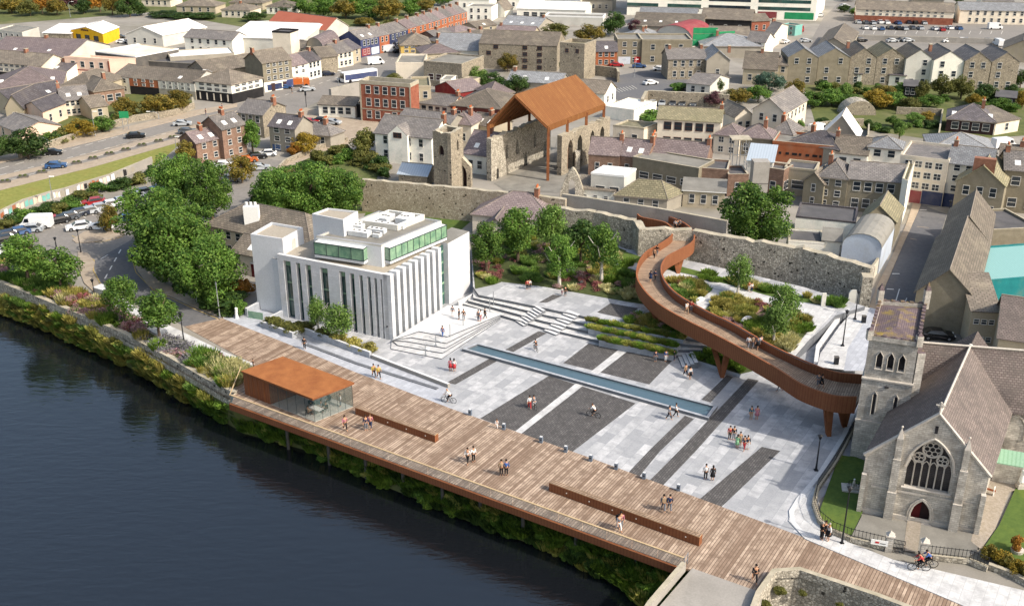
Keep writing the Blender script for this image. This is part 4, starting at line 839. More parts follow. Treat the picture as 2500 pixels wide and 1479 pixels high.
# ---------------- tall stone building with fins
def bld():
    C0,L_,R_,R2=P(952,830),P(690,772),P(1090,742),P(1153,712); H=9.4
    t=T('stone_civic_building','white stone and glass civic building with tall vertical fins beside the plaza','building',(C0.x,C0.y,0)); q=lambda v:Vector((v.x-C0.x,v.y-C0.y,0))
    l,r,r2=q(L_),q(R_),q(R2); ex=l.normalized(); ey=r.normalized(); ln,rn=l.length,r.length; G=lambda a,b:ex*a+ey*b   # a toward the river corner, b toward the town
    far=G(ln,rn+2); 
    m=MB(); m.prism([G(.55,.7),G(ln,.55),G(ln,rn+5.5),G(.7,rn+5.5)],0,H-.6,'gglass','rgravel'); m.build('glass_wall',t)
    nl=Vector((ey.x,ey.y,0))*-1; nr=Vector((ex.x,ex.y,0))*-1
    # beam over the left face and pale roof edge
    m=MB(); m.prism([G(-.02,0),G(ln,0),G(ln,.56),G(-.02,.56)],H-.75,H,'wstone','stonetop',True); m.build('cornice',t)
    m=MB(); m.prism([G(.0,.57),G(.72,.57),G(.72,rn-1.3),G(0,rn-1.3)],H-.6,H-.25,'wstone','stonetop',True); m.build('cornice',t)
    m=MB(); m.prism([G(.73,.57),G(ln,.57),G(ln,rn+5.4),G(.73,rn+5.4)],H-.58,H-.3,'rgravel'); m.build('roof',t)
    gl=[(.055,.125),(.175,.215),(.265,.315),(.40,.47),(.575,.63),(.67,.71),(.755,.785),(.825,.855),(.885,.91),(.94,.955)]
    e=0; ed=[0]+[x for g in gl for x in g]+[1]
    for i in range(0,len(ed),2):
        a,b=1-ed[i],1-ed[i+1]; m=MB(); m.prism([G(a*ln,0),G(b*ln,0),G(b*ln,.5),G(a*ln,.5)],0,H-.75,'wstone'); m.build('pier',t)
    for i,(u,v) in enumerate(gl):
        a,b=(1-u)*ln,(1-v)*ln; m=MB()
        for k in range(3): 
            m=MB(); z=(2.4,5.0,7.6)[k]; m.prism([G(a,.5),G(b,.5),G(b,.56),G(a,.56)],z,z+.13,'mull',None,True); m.prism([G(a,.52),G(b,.52),G(b,.55),G(a,.55)],z+.13,z+(.4 if k<2 else .75),'ggreen',None,True); m.build('spandrel',t)
    nf=9; span=rn-1.7
    for i in range(nf):
        b0=.0+span*i/(nf-.35); w=.72; m=MB(); m.prism([G(-.55,b0),G(.6,b0),G(.6,b0+w),G(-.55,b0+w)],0,H+.05+.0*i,'wstone','stonetop'); m.build('fin',t)
    m=MB(); m.prism([G(.3,rn-1.2),G(.4,rn-1.2),G(.4,rn),G(.3,rn)],0,H-.3,'gglass'); 
    for z in (1.6,3.2,4.8,6.4,8.0): m.prism([G(.26,rn-1.2),G(.3,rn-1.2),G(.3,rn),G(.26,rn)],z,z+.3,'ggreen',None,True)
    m.build('stair_window',t)
    # plain block toward the wall
    m=MB(); w=(r2-r).length; m.prism([G(-.45,rn+.05),G(-.45,rn+w),G(2.8,rn+w+.5),G(2.8,rn+.05)],0,H,'wstone','flat'); m.build('blank_block',t)
    # stair tower
    m=MB(); tw=[P(a,b,11.1) for a,b in [(612,577),(690,589),(740,561),(663,548)]]; tq=[q(v) for v in tw]; m.prism(tq,0,11.1,'wrender','rgravel'); tt=m.build('blank_tower',t)
    m=MB(); rim(m,[Vector((v.x,v.y,0)) for v in tq],.22,11.11,11.45,'wrender','stonetop'); m.build('parapet',tt)
    m=MB(); a,b=tq[1],tq[2]; dd=(b-a); nn=Vector((dd.y,-dd.x,0)).normalized()*.04; m.prism([a+dd*.42+nn,a+dd*.58+nn,a+dd*.58,a+dd*.42],9.2,10.6,'lgrey'); m.build('door',tt)
    # link between tower and main block, roof terrace
    m=MB(); m.prism([G(ln-.02,.3),G(ln+1.4,.6),G(ln+1.4,6),G(ln-.02,6)],0,H-1.0,'wrender','rgravel'); m.build('link_block',t)
    # set-back top floor
    A,B,Cc,Dd=[q(P(a,b,12)) for a,b in [(772,580),(931,603),(1078,543),(925,519)]]
    m=MB(); m.prism([A,B,Cc,Dd],H-.3,12,'wrender','flat'); tf=m.build('top_floor',t)
    m=MB(); rim(m,[A,B,Cc,Dd],.35,12.0,12.28,'lgrey','lead'); m.build('roof_edge',tf)
    def bay(a,b,out,n,z0,z1):
        dd=(b-a); nn=Vector((dd.y,-dd.x,0)).normalized()*out; 
        if nn.dot((A+B+Cc+Dd)/4-a)>0: nn=-nn
        m=MB(); m.prism([a,b,b+nn,a+nn],z0,z1,'ggreen','lampw'); m.prism([a,b,b+nn,a+nn],z0-.45,z0-.02,'wrender',None,True); o=m.build('glazed_bay',tf)
        m=MB()
        for i in range(n+1):
            c=a+dd*(i/n)+nn*1.01; m.tube([c+Vector((0,0,z0)),c+Vector((0,0,z1))],.055,'mull',4)
        for z in (z0,z1): m.tube([a+Vector((0,0,z)),a+nn*1.02+Vector((0,0,z)),b+nn*1.02+Vector((0,0,z)),b+Vector((0,0,z))],.07,'mull',4)
        m.build('mullions',o)
    bay(A+(B-A)*.02,A+(B-A)*.78,1.0,4,10.0,11.7); bay(B+(Cc-B)*.05,Cc,.9,10,10.0,11.8)
    m=MB(); a=[q(P(x,y,14.2)) for x,y in [(762,526),(838,541),(874,520),(800,512)]]; m.prism(a,H,14.2,'wrender','rgravel'); m.build('lift_tower',tf); m=MB(); rim(m,a,.2,14.21,14.45,'wrender','stonetop'); m.build('parapet',tf)
    c=(A+B+Cc+Dd)/4; u=(B-A).normalized(); v=(Cc-B).normalized()
    m=MB(); rim(m,[c+u*-3.2+v*.2,c+u*2.6+v*.2,c+u*2.6+v*6,c+u*-3.2+v*6],.3,12.05,12.9,'lgrey','lampw'); m.build('plant_screen',tf)
    rr=random.Random(4)
    for i,(x,y,w,d_,h) in enumerate([(-1.8,3.6,1.6,2.6,.8),(.8,4.2,1.8,2.6,.9),(-.6,1.2,3.4,1.0,.6),(-2.5,-1.6,2.2,1.2,.9),(.6,-1.4,2.6,1.0,.6),(-.5,-3.4,3.0,1.3,.7),(1.9,-3.0,1.0,1.0,.5),(-3.3,-3.2,1.2,1.6,.4),(2.2,1.8,.9,1.6,.5)]):
        m=MB(); g=c+u*x+v*y; m.box((g.x,g.y,12.05),(w,d_,h),'hvac',math.atan2(u.y,u.x),'lampw'); 
        for k in range(3): e=g+u*(w*(k-1)*.28); m.tube([(e.x,e.y,12.05+h),(e.x,e.y,12.12+h)],.2,'dgrey',8)
        m.build('roof_plant',tf)
    m=MB()
    for k in range(3): g=c+u*(-3+k*.5)+v*(-.2+k*.7); m.tube([g+Vector((0,0,12.1)),g+Vector((0,0,12.7)),g+v*2.2+Vector((0,0,12.75)),g+v*2.2+Vector((0,0,12.1))],.16,'hvac',6)
    m.build('ducts',tf)
    m=MB()
    for a,b in ((.05,0),(.35,0),(.65,0)):
        g=G(a*ln-.6 if a>.04 else -.6,-.06); m.box((g.x,g.y,1.9),(.2,.15,.15),'iron')
    m.build('wall_lights',t)
bld()
wallpx('garden_wall','low pale wall with green railing beside the blank stone block','wall',[(1118,752),(1150,735),(1196,700),(1185,672)],1.0,.25,'stonetop')
# ---------------- cafe pavilion of rust steel and glass
def cafe():
    A,B,C,D=[P(a,b,3.25) for a,b in [(590,905),(763,972),(855,931),(690,870)]]; o0=Vector((A.x,A.y,.05)); q=[Vector((v.x-o0.x,v.y-o0.y,0)) for v in (A,B,C,D)]; t=T('cafe_pavilion','glass cafe pavilion with flat rust steel roof on the river promenade','pavilion',o0)
    a,b,c,d=q; u=(b-a); v=(d-a); G=lambda s,r:a+u*s+v*r; H=2.95
    m=MB(); m.prism([G(-.005,-.01),G(1.005,-.01),G(1.005,1.01),G(-.005,1.01)],H,H+.24,'corten','corflat',True); m.build('roof',t)
    m=MB(); m.prism([G(0,.02),G(.37,.02),G(.37,.98),G(0,.98)],0,H-.003,'cortend'); k=m.build('steel_box',t)
    for s in (.06,.13,.2,.29): m=MB(); w=.012; g=u.normalized(); n=Vector((g.y,-g.x,0))*.06; x=G(s,.02); y=G(s+w,.02); m.prism([x+n,y+n,y,x],.02,H-.1,'corten'); m.build('panel_joint',k)
    def pane(p,r,n):
        for i in range(n):
            x,y=p+(r-p)*(i/n),p+(r-p)*((i+1)/n); dd=(y-x).normalized(); nn=Vector((-dd.y,dd.x,0))*.02; m=MB(); m.prism([x+dd*.02-nn,y-dd*.02-nn,y-dd*.02+nn,x+dd*.02+nn],.05,H-.02,'cafeg',None,True); m.build('glass_pane',t); m=MB(); m.tube([y+Vector((0,0,0)),y+Vector((0,0,H))],.025,'mull',4); m.build('mullion',t)
    pane(G(.37,.03),G(.99,.03),5); pane(G(.99,.03),G(.99,.97),5); pane(G(.37,.97),G(.99,.97),5)
    m=MB(); m.prism([G(.38,.03),G(.99,.03),G(.99,.97),G(.38,.97)],.0,.03,'lgrey'); m.build('floor',t)
    W=lambda s,r:o0+G(s,r)+Vector((0,0,.03))
    for i,(s,r,lab) in enumerate([(.86,.3,'rectangular cafe table nearest the glass corner'),(.72,.62,'rectangular cafe table behind the others in the pavilion')]):
        tt=T('cafe_table',lab,'table',W(s,r),math.atan2(u.y,u.x),'tables in the cafe'); m=MB(); m.box((0,0,.72),(1.7,.8,.04),'lampw'); m.build('table_top',tt)
        for x in (-.75,.75):
            for y in (-.33,.33): m=MB(); m.tube([(x,y,0),(x,y,.72)],.025,'steel',5); m.build('leg',tt)
    for i,(s,r,sh,lab) in enumerate([(.83,.47,'cwhite','person in white seated at the corner cafe table, back to the plaza'),(.89,.48,'cblack','person in black seated at the corner cafe table'),(.84,.13,'ctan','person in tan seated at the corner cafe table, river side'),(.7,.44,'cnavy','person in navy seated at the rear cafe table'),(.75,.8,'cgrey','person in grey seated at the rear cafe table, far side')]):
        g=W(s,r); ang=math.degrees(math.atan2(-v.y,-v.x)) if r>.3 and i!=3 else math.degrees(math.atan2(v.y,v.x)); person(lab,0,0,1.75,ang,sh,pose=('sit','n'),pos=g,group='people in the cafe',hair='hairb')
        st=T('chair','dark cafe chair under the '+lab.split(' seated')[0],'chair',g,R(ang),'chairs in the cafe'); m=MB(); m.box((0,0,.42),(.42,.42,.04),'iron'); m.build('seat',st); m=MB(); m.box((-.2,0,.46),(.04,.42,.42),'iron'); m.build('backrest',st)
        for x in (-.18,.18):
            for y in (-.18,.18): m=MB(); m.tube([(x,y,0),(x,y,.42)],.02,'iron',4); m.build('leg',st)
    person('person in white standing inside the cafe near the plaza side',0,0,1.75,200,'cwhite','cgrey',pos=W(.9,.82),group='people in the cafe')
cafe()
# ---------------- church
def church():
    A,B=P(2093,1246),P(2385,1302); ex=(B-A); ex.z=0; L=ex.length; ex/=L; ey=Vector((-ex.y,ex.x,0)); t=T('stone_church','grey limestone gothic church with rose tracery window and red door','church',(A.x,A.y,0))
    G=lambda s,d,z=0:ex*s+ey*d+Vector((0,0,z)); Hs=6.4; Ha=11.9; c=L*.53; ar=P(2370,843,Ha)-t.location; dn=Vector((ar.x,ar.y,0))-G(c,0); D=dn.length; dn/=D
    GG=lambda s,d,z=0:ex*s+dn*d+Vector((0,0,z))
    top=lambda s: Hs+(Ha-Hs)*(1-abs(s-c)/(c if s<c else L-c))
    mb=MB(); archwall(mb,G(0,0),G(L,0),.8,top,[(c,4.0,3.75,9.3,'p')],'chstone',2.9,'chtrim',[c],'chtrim'); archwall(mb,G(0,0),G(L,0),.8,2.9,[(c-.1,1.75,.1,2.45,'p')],'chstone',0,'chtrim',[c],'chtrim'); mb.build('west_front',t)
    m=MB(); q=lambda s0,s1,z0,z1,y,mm: m.prism([G(s0,-y),G(s1,-y),G(s1,0.01),G(s0,0.01)],z0,z1,mm,None,True)
    q(0,L,0,.5,.16,'chtrim'); q(.9,L-.9,3.05,3.25,.12,'chtrim'); m.build('string_course',t)
    m=MB(); m.prism([GG(.3,.85),GG(L-.3,.85),GG(L-.3,D+4),GG(.3,D+4)],0,Hs,'chstone'); m.build('nave_wall',t)
    # big window: glass, mullions, tracery rings
    m=MB(); pts=[G(c+2.0*math.sin(a),.55,0) for a in ()]; prof=[]
    for i in range(17):
        s=-2.0+4*i/16; x=abs(s)/2; prof.append((s,9.3-4*.85*(1-math.sqrt(max(0,1-x**1.25)))))
    m.face([G(c-2,.5,3.75),G(c+2,.5,3.75)]+[G(c+s,.5,z) for s,z in prof[::-1]],'cglass'); wn=m.build('tracery_window',t)
    m=MB()
    for i in range(1,6):
        s=-2+4*i/6; m.tube([G(c+s,.38,3.75),G(c+s,.38,6.6 if i%3 else 7.0)],.075,'chtrim',5)
    for i in range(6):
        s=-2+4*(i+.5)/6; m.tube([G(c+s-.33,.38,6.2),G(c+s-.2,.38,6.5),G(c+s,.38,6.68),G(c+s+.2,.38,6.5),G(c+s+.33,.38,6.2)],.06,'chtrim',5)
    def rg(cx,cz,r,w=.075,n=20): m.tube([G(c+cx+r*math.cos(2*math.pi*k/n),.36,cz+r*math.sin(2*math.pi*k/n)) for k in range(n+1)],w,'chtrim',5,False)
    rg(0,8.05,.85,.1); rg(-1.05,7.0,.52,.085); rg(1.05,7.0,.52,.085)
    for k in range(6): a=k*math.pi/3; rg(.5*math.cos(a),8.05+.5*math.sin(a),.26,.05,10)
    for cx in (-1.05,1.05):
        for k in range(4): a=k*math.pi/2+.78; rg(cx+.28*math.cos(a),7.0+.28*math.sin(a),.2,.045,10)
    m.build('tracery',wn)
    m=MB(); m.tube([G(c+s*1.1,-.05,z+.12) for s,z in prof],.13,'chtrim',6); m.tube([G(c-2.25,-.05,3.68),G(c+2.25,-.05,3.68)],.15,'chtrim',6); m.build('window_arch',wn)
    m=MB(); m.prism([G(c-1.0,.5),G(c-.1,.5),G(c-.1,.58),G(c-1.0,.58)],.1,2.4,'doorr'); m.prism([G(c-.1,.7),G(c+.8,.7),G(c+.8,.78),G(c-.1,.78)],.1,2.4,'door'); dr=m.build('door',t)
    m=MB(); n=12; pf=[]
    for i in range(n+1): s=-.98+1.96*i/n; pf.append((s,2.6-1.96*.85*(1-math.sqrt(max(0,1-(abs(s)/.98)**1.25)))))
    m.tube([G(c-.1-.98,-.05,0)]+[G(c-.1+s,-.06,z) for s,z in pf]+[G(c-.1+.98,-.05,0)],.13,'chtrim',6); m.tube([G(c-.1-1.15,-.08,0)]+[G(c-.1+s*1.18,-.09,z+.15) for s,z in pf]+[G(c-.1+1.15,-.08,0)],.08,'chtrim',6); m.build('door_arch',dr)
    m=MB(); m.prism([G(c-1.2,-.5),G(c+1,-.5),G(c+1,0),G(c-1.2,0)],0,.1,'chtrim'); m.build('doorstep',dr)
    for s in (c-3.0,c+2.95):   # buttresses with pinnacles
        m=MB(); w=.42; m.prism([G(s-w,-.75),G(s+w,-.75),G(s+w,-.0),G(s-w,-.0)],0,3.2,'chstone','chtrim'); m.prism([G(s-w*.85,-.55),G(s+w*.85,-.55),G(s+w*.85,0),G(s-w*.85,0)],3.2,6.8,'chstone','chtrim'); m.prism([G(s-w*.7,-.4),G(s+w*.7,-.4),G(s+w*.7,0.3),G(s-w*.7,.3)],6.8,9.0,'chstone','chtrim')
        b=m.build('buttress',t); m=MB(); e=[G(s-w*.7,-.4,9),G(s+w*.7,-.4,9),G(s+w*.7,.3,9),G(s-w*.7,.3,9)]; a=G(s,-.05,10.1)
        for i in range(4): m.face([e[i],e[(i+1)%4],a],'chtrim')
        m.ball(tuple(G(s,-.05,10.15)),.13,'chtrim',6,5); m.build('pinnacle',b)
    m=MB(); m.prism([G(-.1,-.45),G(.35,-.45),G(.35,0),G(-.1,0)],0,4.5,'chstone','chtrim'); m.prism([G(L-.35,-.45),G(L+.1,-.45),G(L+.1,0),G(L-.35,0)],0,4.5,'chstone','chtrim'); m.build('corner_buttress',t)
    m=MB(); m.prism([G(c-.14,-.03),G(c+.14,-.03),G(c+.14,.02),G(c-.14,.02)],10.0,10.8,'cglass',None,True); m.build('slit_window',t)
    # nave roof
    m=MB(); o=.25; k=(Ha-Hs)/c*o
    slab(m,[GG(-o,.4,Hs-k),GG(c,.4,Ha),GG(c,D+.5,Ha),GG(-o,D+4.5,Hs-k)],.2,'chroof'); slab(m,[GG(c,.4,Ha+.004),GG(L+o,.4,Hs-k),GG(L+o,D+4.5,Hs-k),GG(c,D+.5,Ha+.004)],.2,'chroof'); ro=m.build('roof',t)
    m=MB(); m.tube([GG(c,.2,Ha+.08),GG(c,D,Ha+.08)],.12,'chtrim',6); m.build('ridge_tiles',ro)
    m=MB(); m.tube([G(-.15,-.02,Hs+.05),G(c,-.02,Ha+.25),G(L+.15,-.02,Hs+.05)],.2,'chtrim',6); cp=m.build('gable_coping',t)
    m=MB(); a=G(c,0,Ha+.3); m.tube([a,a+Vector((0,0,1.15))],.09,'chtrim',6); m.tube([a+Vector((0,0,.8))-ex*.42,a+Vector((0,0,.8))+ex*.42],.09,'chtrim',6); m.tube([a+Vector((0,0,.8))+ex*(.26*math.cos(i*.785))+Vector((0,0,.26*math.sin(i*.785))) for i in range(9)],.045,'chtrim',4,False); m.build('gable_cross',cp)
    # cross wing
    X=[P(2253,838,Ha)-t.location,P(2560,862,Ha)-t.location]; Y=[P(2212,975,6.2)-t.location,P(2560,1018,6.2)-t.location]; up=lambda v,z:Vector((v.x,v.y,z))
    X=[up(v,Ha+.006) for v in X]; back=[up(X[i]*2-Y[i],6.2) for i in (0,1)]
    m=MB(); slab(m,[up(Y[0],6.2),up(Y[1],6.2),X[1],X[0]],.2,'chroof'); slab(m,[X[0]+Vector((0,0,.004)),X[1]+Vector((0,0,.004)),back[1],back[0]],.2,'chroof'); m.tube([X[0]+Vector((0,0,.1)),X[1]+Vector((0,0,.1))],.13,'chtrim',6); r2=m.build('cross_roof',t)
    m=MB(); a=up(GG(c,D),Ha+.12); 
    for g in (P(2440,992,6.3),P(2218,972,6.3)): m.tube([a,g-t.location+Vector((0,0,.12))],.14,'lampw',5)
    m.build('valley_lead',r2)
    e=(Y[1]-Y[0]).normalized(); e=Vector((e.x,e.y,0)); n=Vector((-e.y,e.x,0)); y0=up(Y[0],0)+n*.3; y1=up(Y[1],0)+n*.3; Lw=(y1-y0).length; gx=(P(2483,1058,4.6)-t.location-y0).dot(e)
    mb=MB(); archwall(mb,y0,y1,.6,6.0,[(gx,2.1,3.0,5.7,'p')],'chstone',0,None,None,'chtrim'); mb.build('side_wall',t)
    m=MB(); gp=y0+e*gx+n*.4; m.face([gp-e*1.05+Vector((0,0,3)),gp+e*1.05+Vector((0,0,3)),gp+e*1.05+Vector((0,0,4.6)),gp+e*.5+Vector((0,0,5.5)),gp+Vector((0,0,5.8)),gp-e*.5+Vector((0,0,5.5)),gp-e*1.05+Vector((0,0,4.6))],'cglass'); w2=m.build('side_window',t)
    m=MB(); gf=gp-n*.15
    for s in (-.35,.35): m.tube([gf+e*s+Vector((0,0,3)),gf+e*s+Vector((0,0,4.7))],.06,'chtrim',5)
    for s,z,r in ((-.45,4.75,.32),(.45,4.75,.32),(0,5.25,.34)): m.tube([gf+e*(s+r*math.cos(k*.524))+Vector((0,0,z+r*math.sin(k*.524))) for k in range(13)],.05,'chtrim',5,False)
    gf=gp-n*.44; m.tube([gf-e*1.15+Vector((0,0,3)),gf-e*1.15+Vector((0,0,4.6)),gf-e*.6+Vector((0,0,5.5)),gf+Vector((0,0,5.95)),gf+e*.6+Vector((0,0,5.5)),gf+e*1.15+Vector((0,0,4.6)),gf+e*1.15+Vector((0,0,3))],.1,'chtrim',6); m.build('tracery',w2)
    bw=[back[0],back[1]]; m=MB(); m.prism([y0,y1,up(back[1],0),up(back[0],0)],0,6.0,'chstone'); m.build('cross_wing_wall',t); m=MB(); m.face([up(Y[0],6),up(back[0],6),X[0]-Vector((0,0,.2))],'chstone'); m.build('cross_gable',t)
    # lean-to with copper roof
    a=P(2430,1128,2.4)-t.location; b=P(2498,1140,2.4)-t.location; m=MB(); b=a+(b-a)*1.6; h=Vector((0,1.2,1.1)); m.prism([up(a,0),up(b,0),up(b,0)+Vector((0,1.2,0)),up(a,0)+Vector((0,1.2,0))],0,2.3,'chstone'); slab(m,[a,b,b+h,a+h],.1,'copper'); m.build('porch',t)
    # tower
    q=[P(a,b,14.0)-t.location for a,b in [(2122,828),(2242,845),(2258,752),(2146,744)]]; q=[up(v,0) for v in q]; cc=sum(q,Vector())/4
    f=(q[1]-q[0]).normalized(); s_=(q[3]-q[0]).normalized(); fl=(q[1]-q[0]).length
    tb=O('tower',None,t)
    mb=MB(); ops=[(fl*k,.62,10.9,12.7,'p') for k in (.27,.5,.73)]; archwall(mb,q[0],q[1],.5,14.0,ops,'chstone',9.6,None,None,'chtrim'); archwall(mb,q[1],q[2],.5,14.0,[((q[2]-q[1]).length*k,.7,10.9,12.7,'p') for k in (.3,.5,.7)],'chstone',9.6,None,None,'chtrim')
    for i in (2,3): archwall(mb,q[i],q[(i+1)%4],.5,14.0,(),'chstone',9.6)
    mb.build('belfry',tb)
    ins=inset(q,.42); m=MB(); m.prism(ins,9.6,13.6,'cglass'); m.build('louvres',tb)
    o2=[v+(v-cc).normalized()*.28 for v in q]; m=MB(); m.prism(o2,0,9.55,'chstone','chtrim'); m.prism([v+(v-cc).normalized()*.4 for v in q],9.55,9.72,'chtrim',None,True); m.prism([v+(v-cc).normalized()*.5 for v in q],4.6,4.8,'chtrim',None,True); m.prism([v+(v-cc).normalized()*.45 for v in q],0,4.6,'chstone','chtrim'); m.build('shaft',tb)
    nf=Vector((f.y,-f.x,0))
    for k in (.3,.72):
        b=o2[0]+(o2[1]-o2[0])*k; m=MB(); m.prism([b-f*.17+nf*.03,b+f*.17+nf*.03,b+f*.17,b-f*.17],5.6,8.0,'cglass',None,True); sw=m.build('slit_window',tb); m=MB(); m.tube([b-f*.22+nf*.04+Vector((0,0,5.5)),b-f*.22+nf*.04+Vector((0,0,7.9)),b+nf*.05+Vector((0,0,8.3)),b+f*.22+nf*.04+Vector((0,0,7.9)),b+f*.22+nf*.04+Vector((0,0,5.5))],.07,'chtrim',5); m.build('moulding',sw)
    for k in (.27,.5,.73):
        b=q[0]+(q[1]-q[0])*k+nf*.06; m=MB(); m.tube([b-f*.34+Vector((0,0,10.9)),b-f*.34+Vector((0,0,12.3)),b+Vector((0,0,12.85)),b+f*.34+Vector((0,0,12.3)),b+f*.34+Vector((0,0,10.9))],.06,'chtrim',5); m.tube([b-f*.4+Vector((0,0,10.82)),b+f*.4+Vector((0,0,10.82))],.1,'chtrim',5); m.build('moulding',tb)
    b=o2[0]+(o2[1]-o2[0])*.5; m=MB(); m.tube([b+nf*.02-f*.2+Vector((0,0,9.0)),b+nf*.02+f*.2+Vector((0,0,9.0))],.12,'cglass',6); m.build('quatrefoil',tb)
    m=MB(); rim(m,[v+(v-cc).normalized()*.25 for v in q],.35,14.0,14.55,'chstone','mossy')
    for i in range(4):
        a_,b_=q[i],q[(i+1)%4]; ll=(b_-a_).length; n_=int(ll/.9)
        for k in range(n_): c_=a_+(b_-a_)*((k+.5)/n_)+(a_-cc).normalized()*0; m.box((c_.x,c_.y,14.55),(.42,.32,.13),'mossy',math.atan2((b_-a_).y,(b_-a_).x))
    m.build('battlements',tb)
    ap=cc+Vector((0,0,15.1)); m=MB(); iq=inset(q,.2)
    r1=(iq[0]+iq[1])/2*.45+cc*.55; r2_=(iq[2]+iq[3])/2*.45+cc*.55; r1=up(r1,14.6); r2_=up(r2_,14.6); e4=[up(v,14.1) for v in iq]
    for fc in ([e4[0],e4[1],r1],[e4[1],e4[2],r2_,r1],[e4[2],e4[3],r2_],[e4[3],e4[0],r1,r2_]): m.face(fc,'mossy')
    m.build('roof',tb)
    for i,hh in ((2,2.6),(3,2.0),(1,1.0),(0,.8)):
        v=q[i]; m=MB(); m.prism([v+Vector((a,b,0)) for a,b in ((-.3,-.3),(.3,-.3),(.3,.3),(-.3,.3))],14,14.6+hh*.6,'chstone','mossy'); e=[v+Vector((a,b,14.6+hh*.6)) for a,b in ((-.3,-.3),(.3,-.3),(.3,.3),(-.3,.3))]
        for k in range(4): m.face([e[k],e[(k+1)%4],v+Vector((0,0,14.6+hh))],'mossy')
        m.build('pinnacle',tb)
    m=MB(); v=q[1]+s_*.5; m.prism([v+Vector((-.1,-.5,0)),v+Vector((.7,-.5,0)),v+Vector((.7,.9,0)),v+Vector((-.1,.9,0))],0,13.2,'chstone','mossy'); m.build('stair_turret',tb)
church()
# ---------------- ruined abbey and its rust steel canopy
def abbey():
    q=[P(a,b,11.9) for a,b in [(1056,318),(1100,324),(1130,309),(1088,303)]]; o0=Vector((q[0].x,q[0].y,0)); q=[Vector((v.x,v.y,0))-o0 for v in q]; t=T('abbey_tower','ruined rubble stone abbey tower with pointed arch at its foot','tower',o0)
    mb=MB()
    for i in range(4):
        a,b=q[i],q[(i+1)%4]; L=(b-a).length; ops=[(L*.45,1.2,7.2,9.2,'p')] if i==0 else [(L*.55,.8,7.8,9.8,'p'),(L*.5,.5,3.0,4.2,'r')] if i==1 else []
        archwall(mb,a,b,.8,ragged(12-.3,.35,i*3,.7),ops,'stone',0,'coping',[L*k/6 for k in range(6)])
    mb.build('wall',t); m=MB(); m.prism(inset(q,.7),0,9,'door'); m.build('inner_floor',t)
    # porch arch
    a=P(1093,455)-o0; b=P(1150,458)-o0; L=(b-a).length; mb=MB(); archwall(mb,a,b,1.4,lambda s:3.4+3.0*(1-abs(s-L*.55)/(L*.6)),[(L*.62,1.9,0,4.4,'p')],'stone',0,'coping',[L*.55]); mb.build('porch',t)
    m=MB(); n=a.lerp(b,.62); m.box((n.x,n.y+1.2,0),(2.2,.2,4.6),'door'); m.build('painted_shade_board',t)  # solid board behind the arch, its dark colour standing in for shade
    A,B=P(1208,445),P(1340,392); A2=P(1199,346,8.1); B=P(1345,288,8.1); A=Vector((A2.x,A2.y,0)); B.z=0; L=(B-A).length; o1=A.copy()
    mb=MB(); ops=[(L*.1,.9,0,2.2,'p'),(L*.25,1.0,3.2,6.2,'p'),(L*.42,1.1,3.2,6.4,'p'),(L*.56,1.3,0,3.0,'p'),(L*.72,1.1,3.2,6.4,'p'),(L*.9,1.4,0,3.6,'p')]
    archwall(mb,Vector(),B-o1,1.1,ragged(8.6,.9,11,.8),ops,'rubble',0,'coping',[L*k/22 for k in range(22)]); mb.build('abbey_wall',None,o1,label='left ruined nave wall of grey rubble with pointed openings under the canopy',cat='ruin wall')
    C=P(1372,337,7.9); D_=P(1490,290,7.9); C.z=D_.z=0; L=(D_-C).length; mb=MB(); ops=[(L*.17,2.0,.8,6.8,'p'),(L*.36,2.0,.8,7.0,'p'),(L*.62,1.9,2.2,6.9,'p'),(L*.83,1.9,2.2,6.9,'p')]
    archwall(mb,Vector(),D_-C,1.1,ragged(8.3,.7,15,.8),ops,'stone',0,'coping',[L*k/22 for k in range(22)]); 
    for k in (.265,): m=(D_-C)*k; mb.prism([m+Vector((0,-2.6,0)),m+Vector((.9,-2.2,0)),m+Vector((1.2,0,0)),m+Vector((-.2,0,0))],0,4.2,'rubble')
    mb.build('abbey_wall',None,C,label='right ruined nave wall of pale rubble with four tall arched windows',cat='ruin wall')
    a,b=P(1366,492),P(1424,494); L=(b-a).length; mb=MB(); archwall(mb,Vector(),b-a,1.2,lambda s:1.5+5.0*max(0,1-(abs(s-L*.52)/(L*.52))**1.6),[(L*.5,1.3,0,4.4,'p')],'rubble',0,'coping',[L*k/12 for k in range(12)]); mb.build('stone_arch',None,a,label='freestanding broken gothic stone arch on the town wall',cat='ruin arch')
    setting('abbey_floor',[(1205,447),(1350,392),(1360,340),(1400,330),(1400,420),(1365,470),(1240,470)],.05,'flat')
    z0=P(1380,472,.3); 
    # canopy
    F=[P(1189,303,11.2),P(1336,308,11.2)]; o2=Vector((F[0].x,F[0].y,0)); ap=P(1255,231,17.2)-o2; l=F[0]-o2; r=F[1]-o2; bk=Vector((13.0,20.0,0)); t=T('steel_canopy','large rust steel gabled canopy on posts over the ruined abbey nave','canopy',o2)
    ap=Vector(((l.x+r.x)/2,(l.y+r.y)/2,0)).lerp(Vector((ap.x,ap.y,0)),.8); ap.z=17.2
    m=MB(); slab(m,[l,ap,ap+bk,l+bk],.35,'corroof','corroof'); slab(m,[ap+Vector((0,0,.004)),r,r+bk,ap+bk+Vector((0,0,.004))],.35,'corroof','corroof'); m.build('roof',t)
    m=MB(); dn=Vector((0,0,1.1)); dd=bk.normalized(); rr=Vector((dd.y,-dd.x,0))*.12
    for e in (l,r): s=rr if e is r else -rr; m.face([e+s-dn,e+s+bk-dn,e+s+bk+Vector((0,0,.02)),e+s+Vector((0,0,.02))],'corroof'); m.face([e-dn,e+bk-dn,e+bk,e],'corroof'); m.face([e-dn,e+s-dn,e+s,e],'corroof')
    m.build('eaves_board',t)
    m=MB()
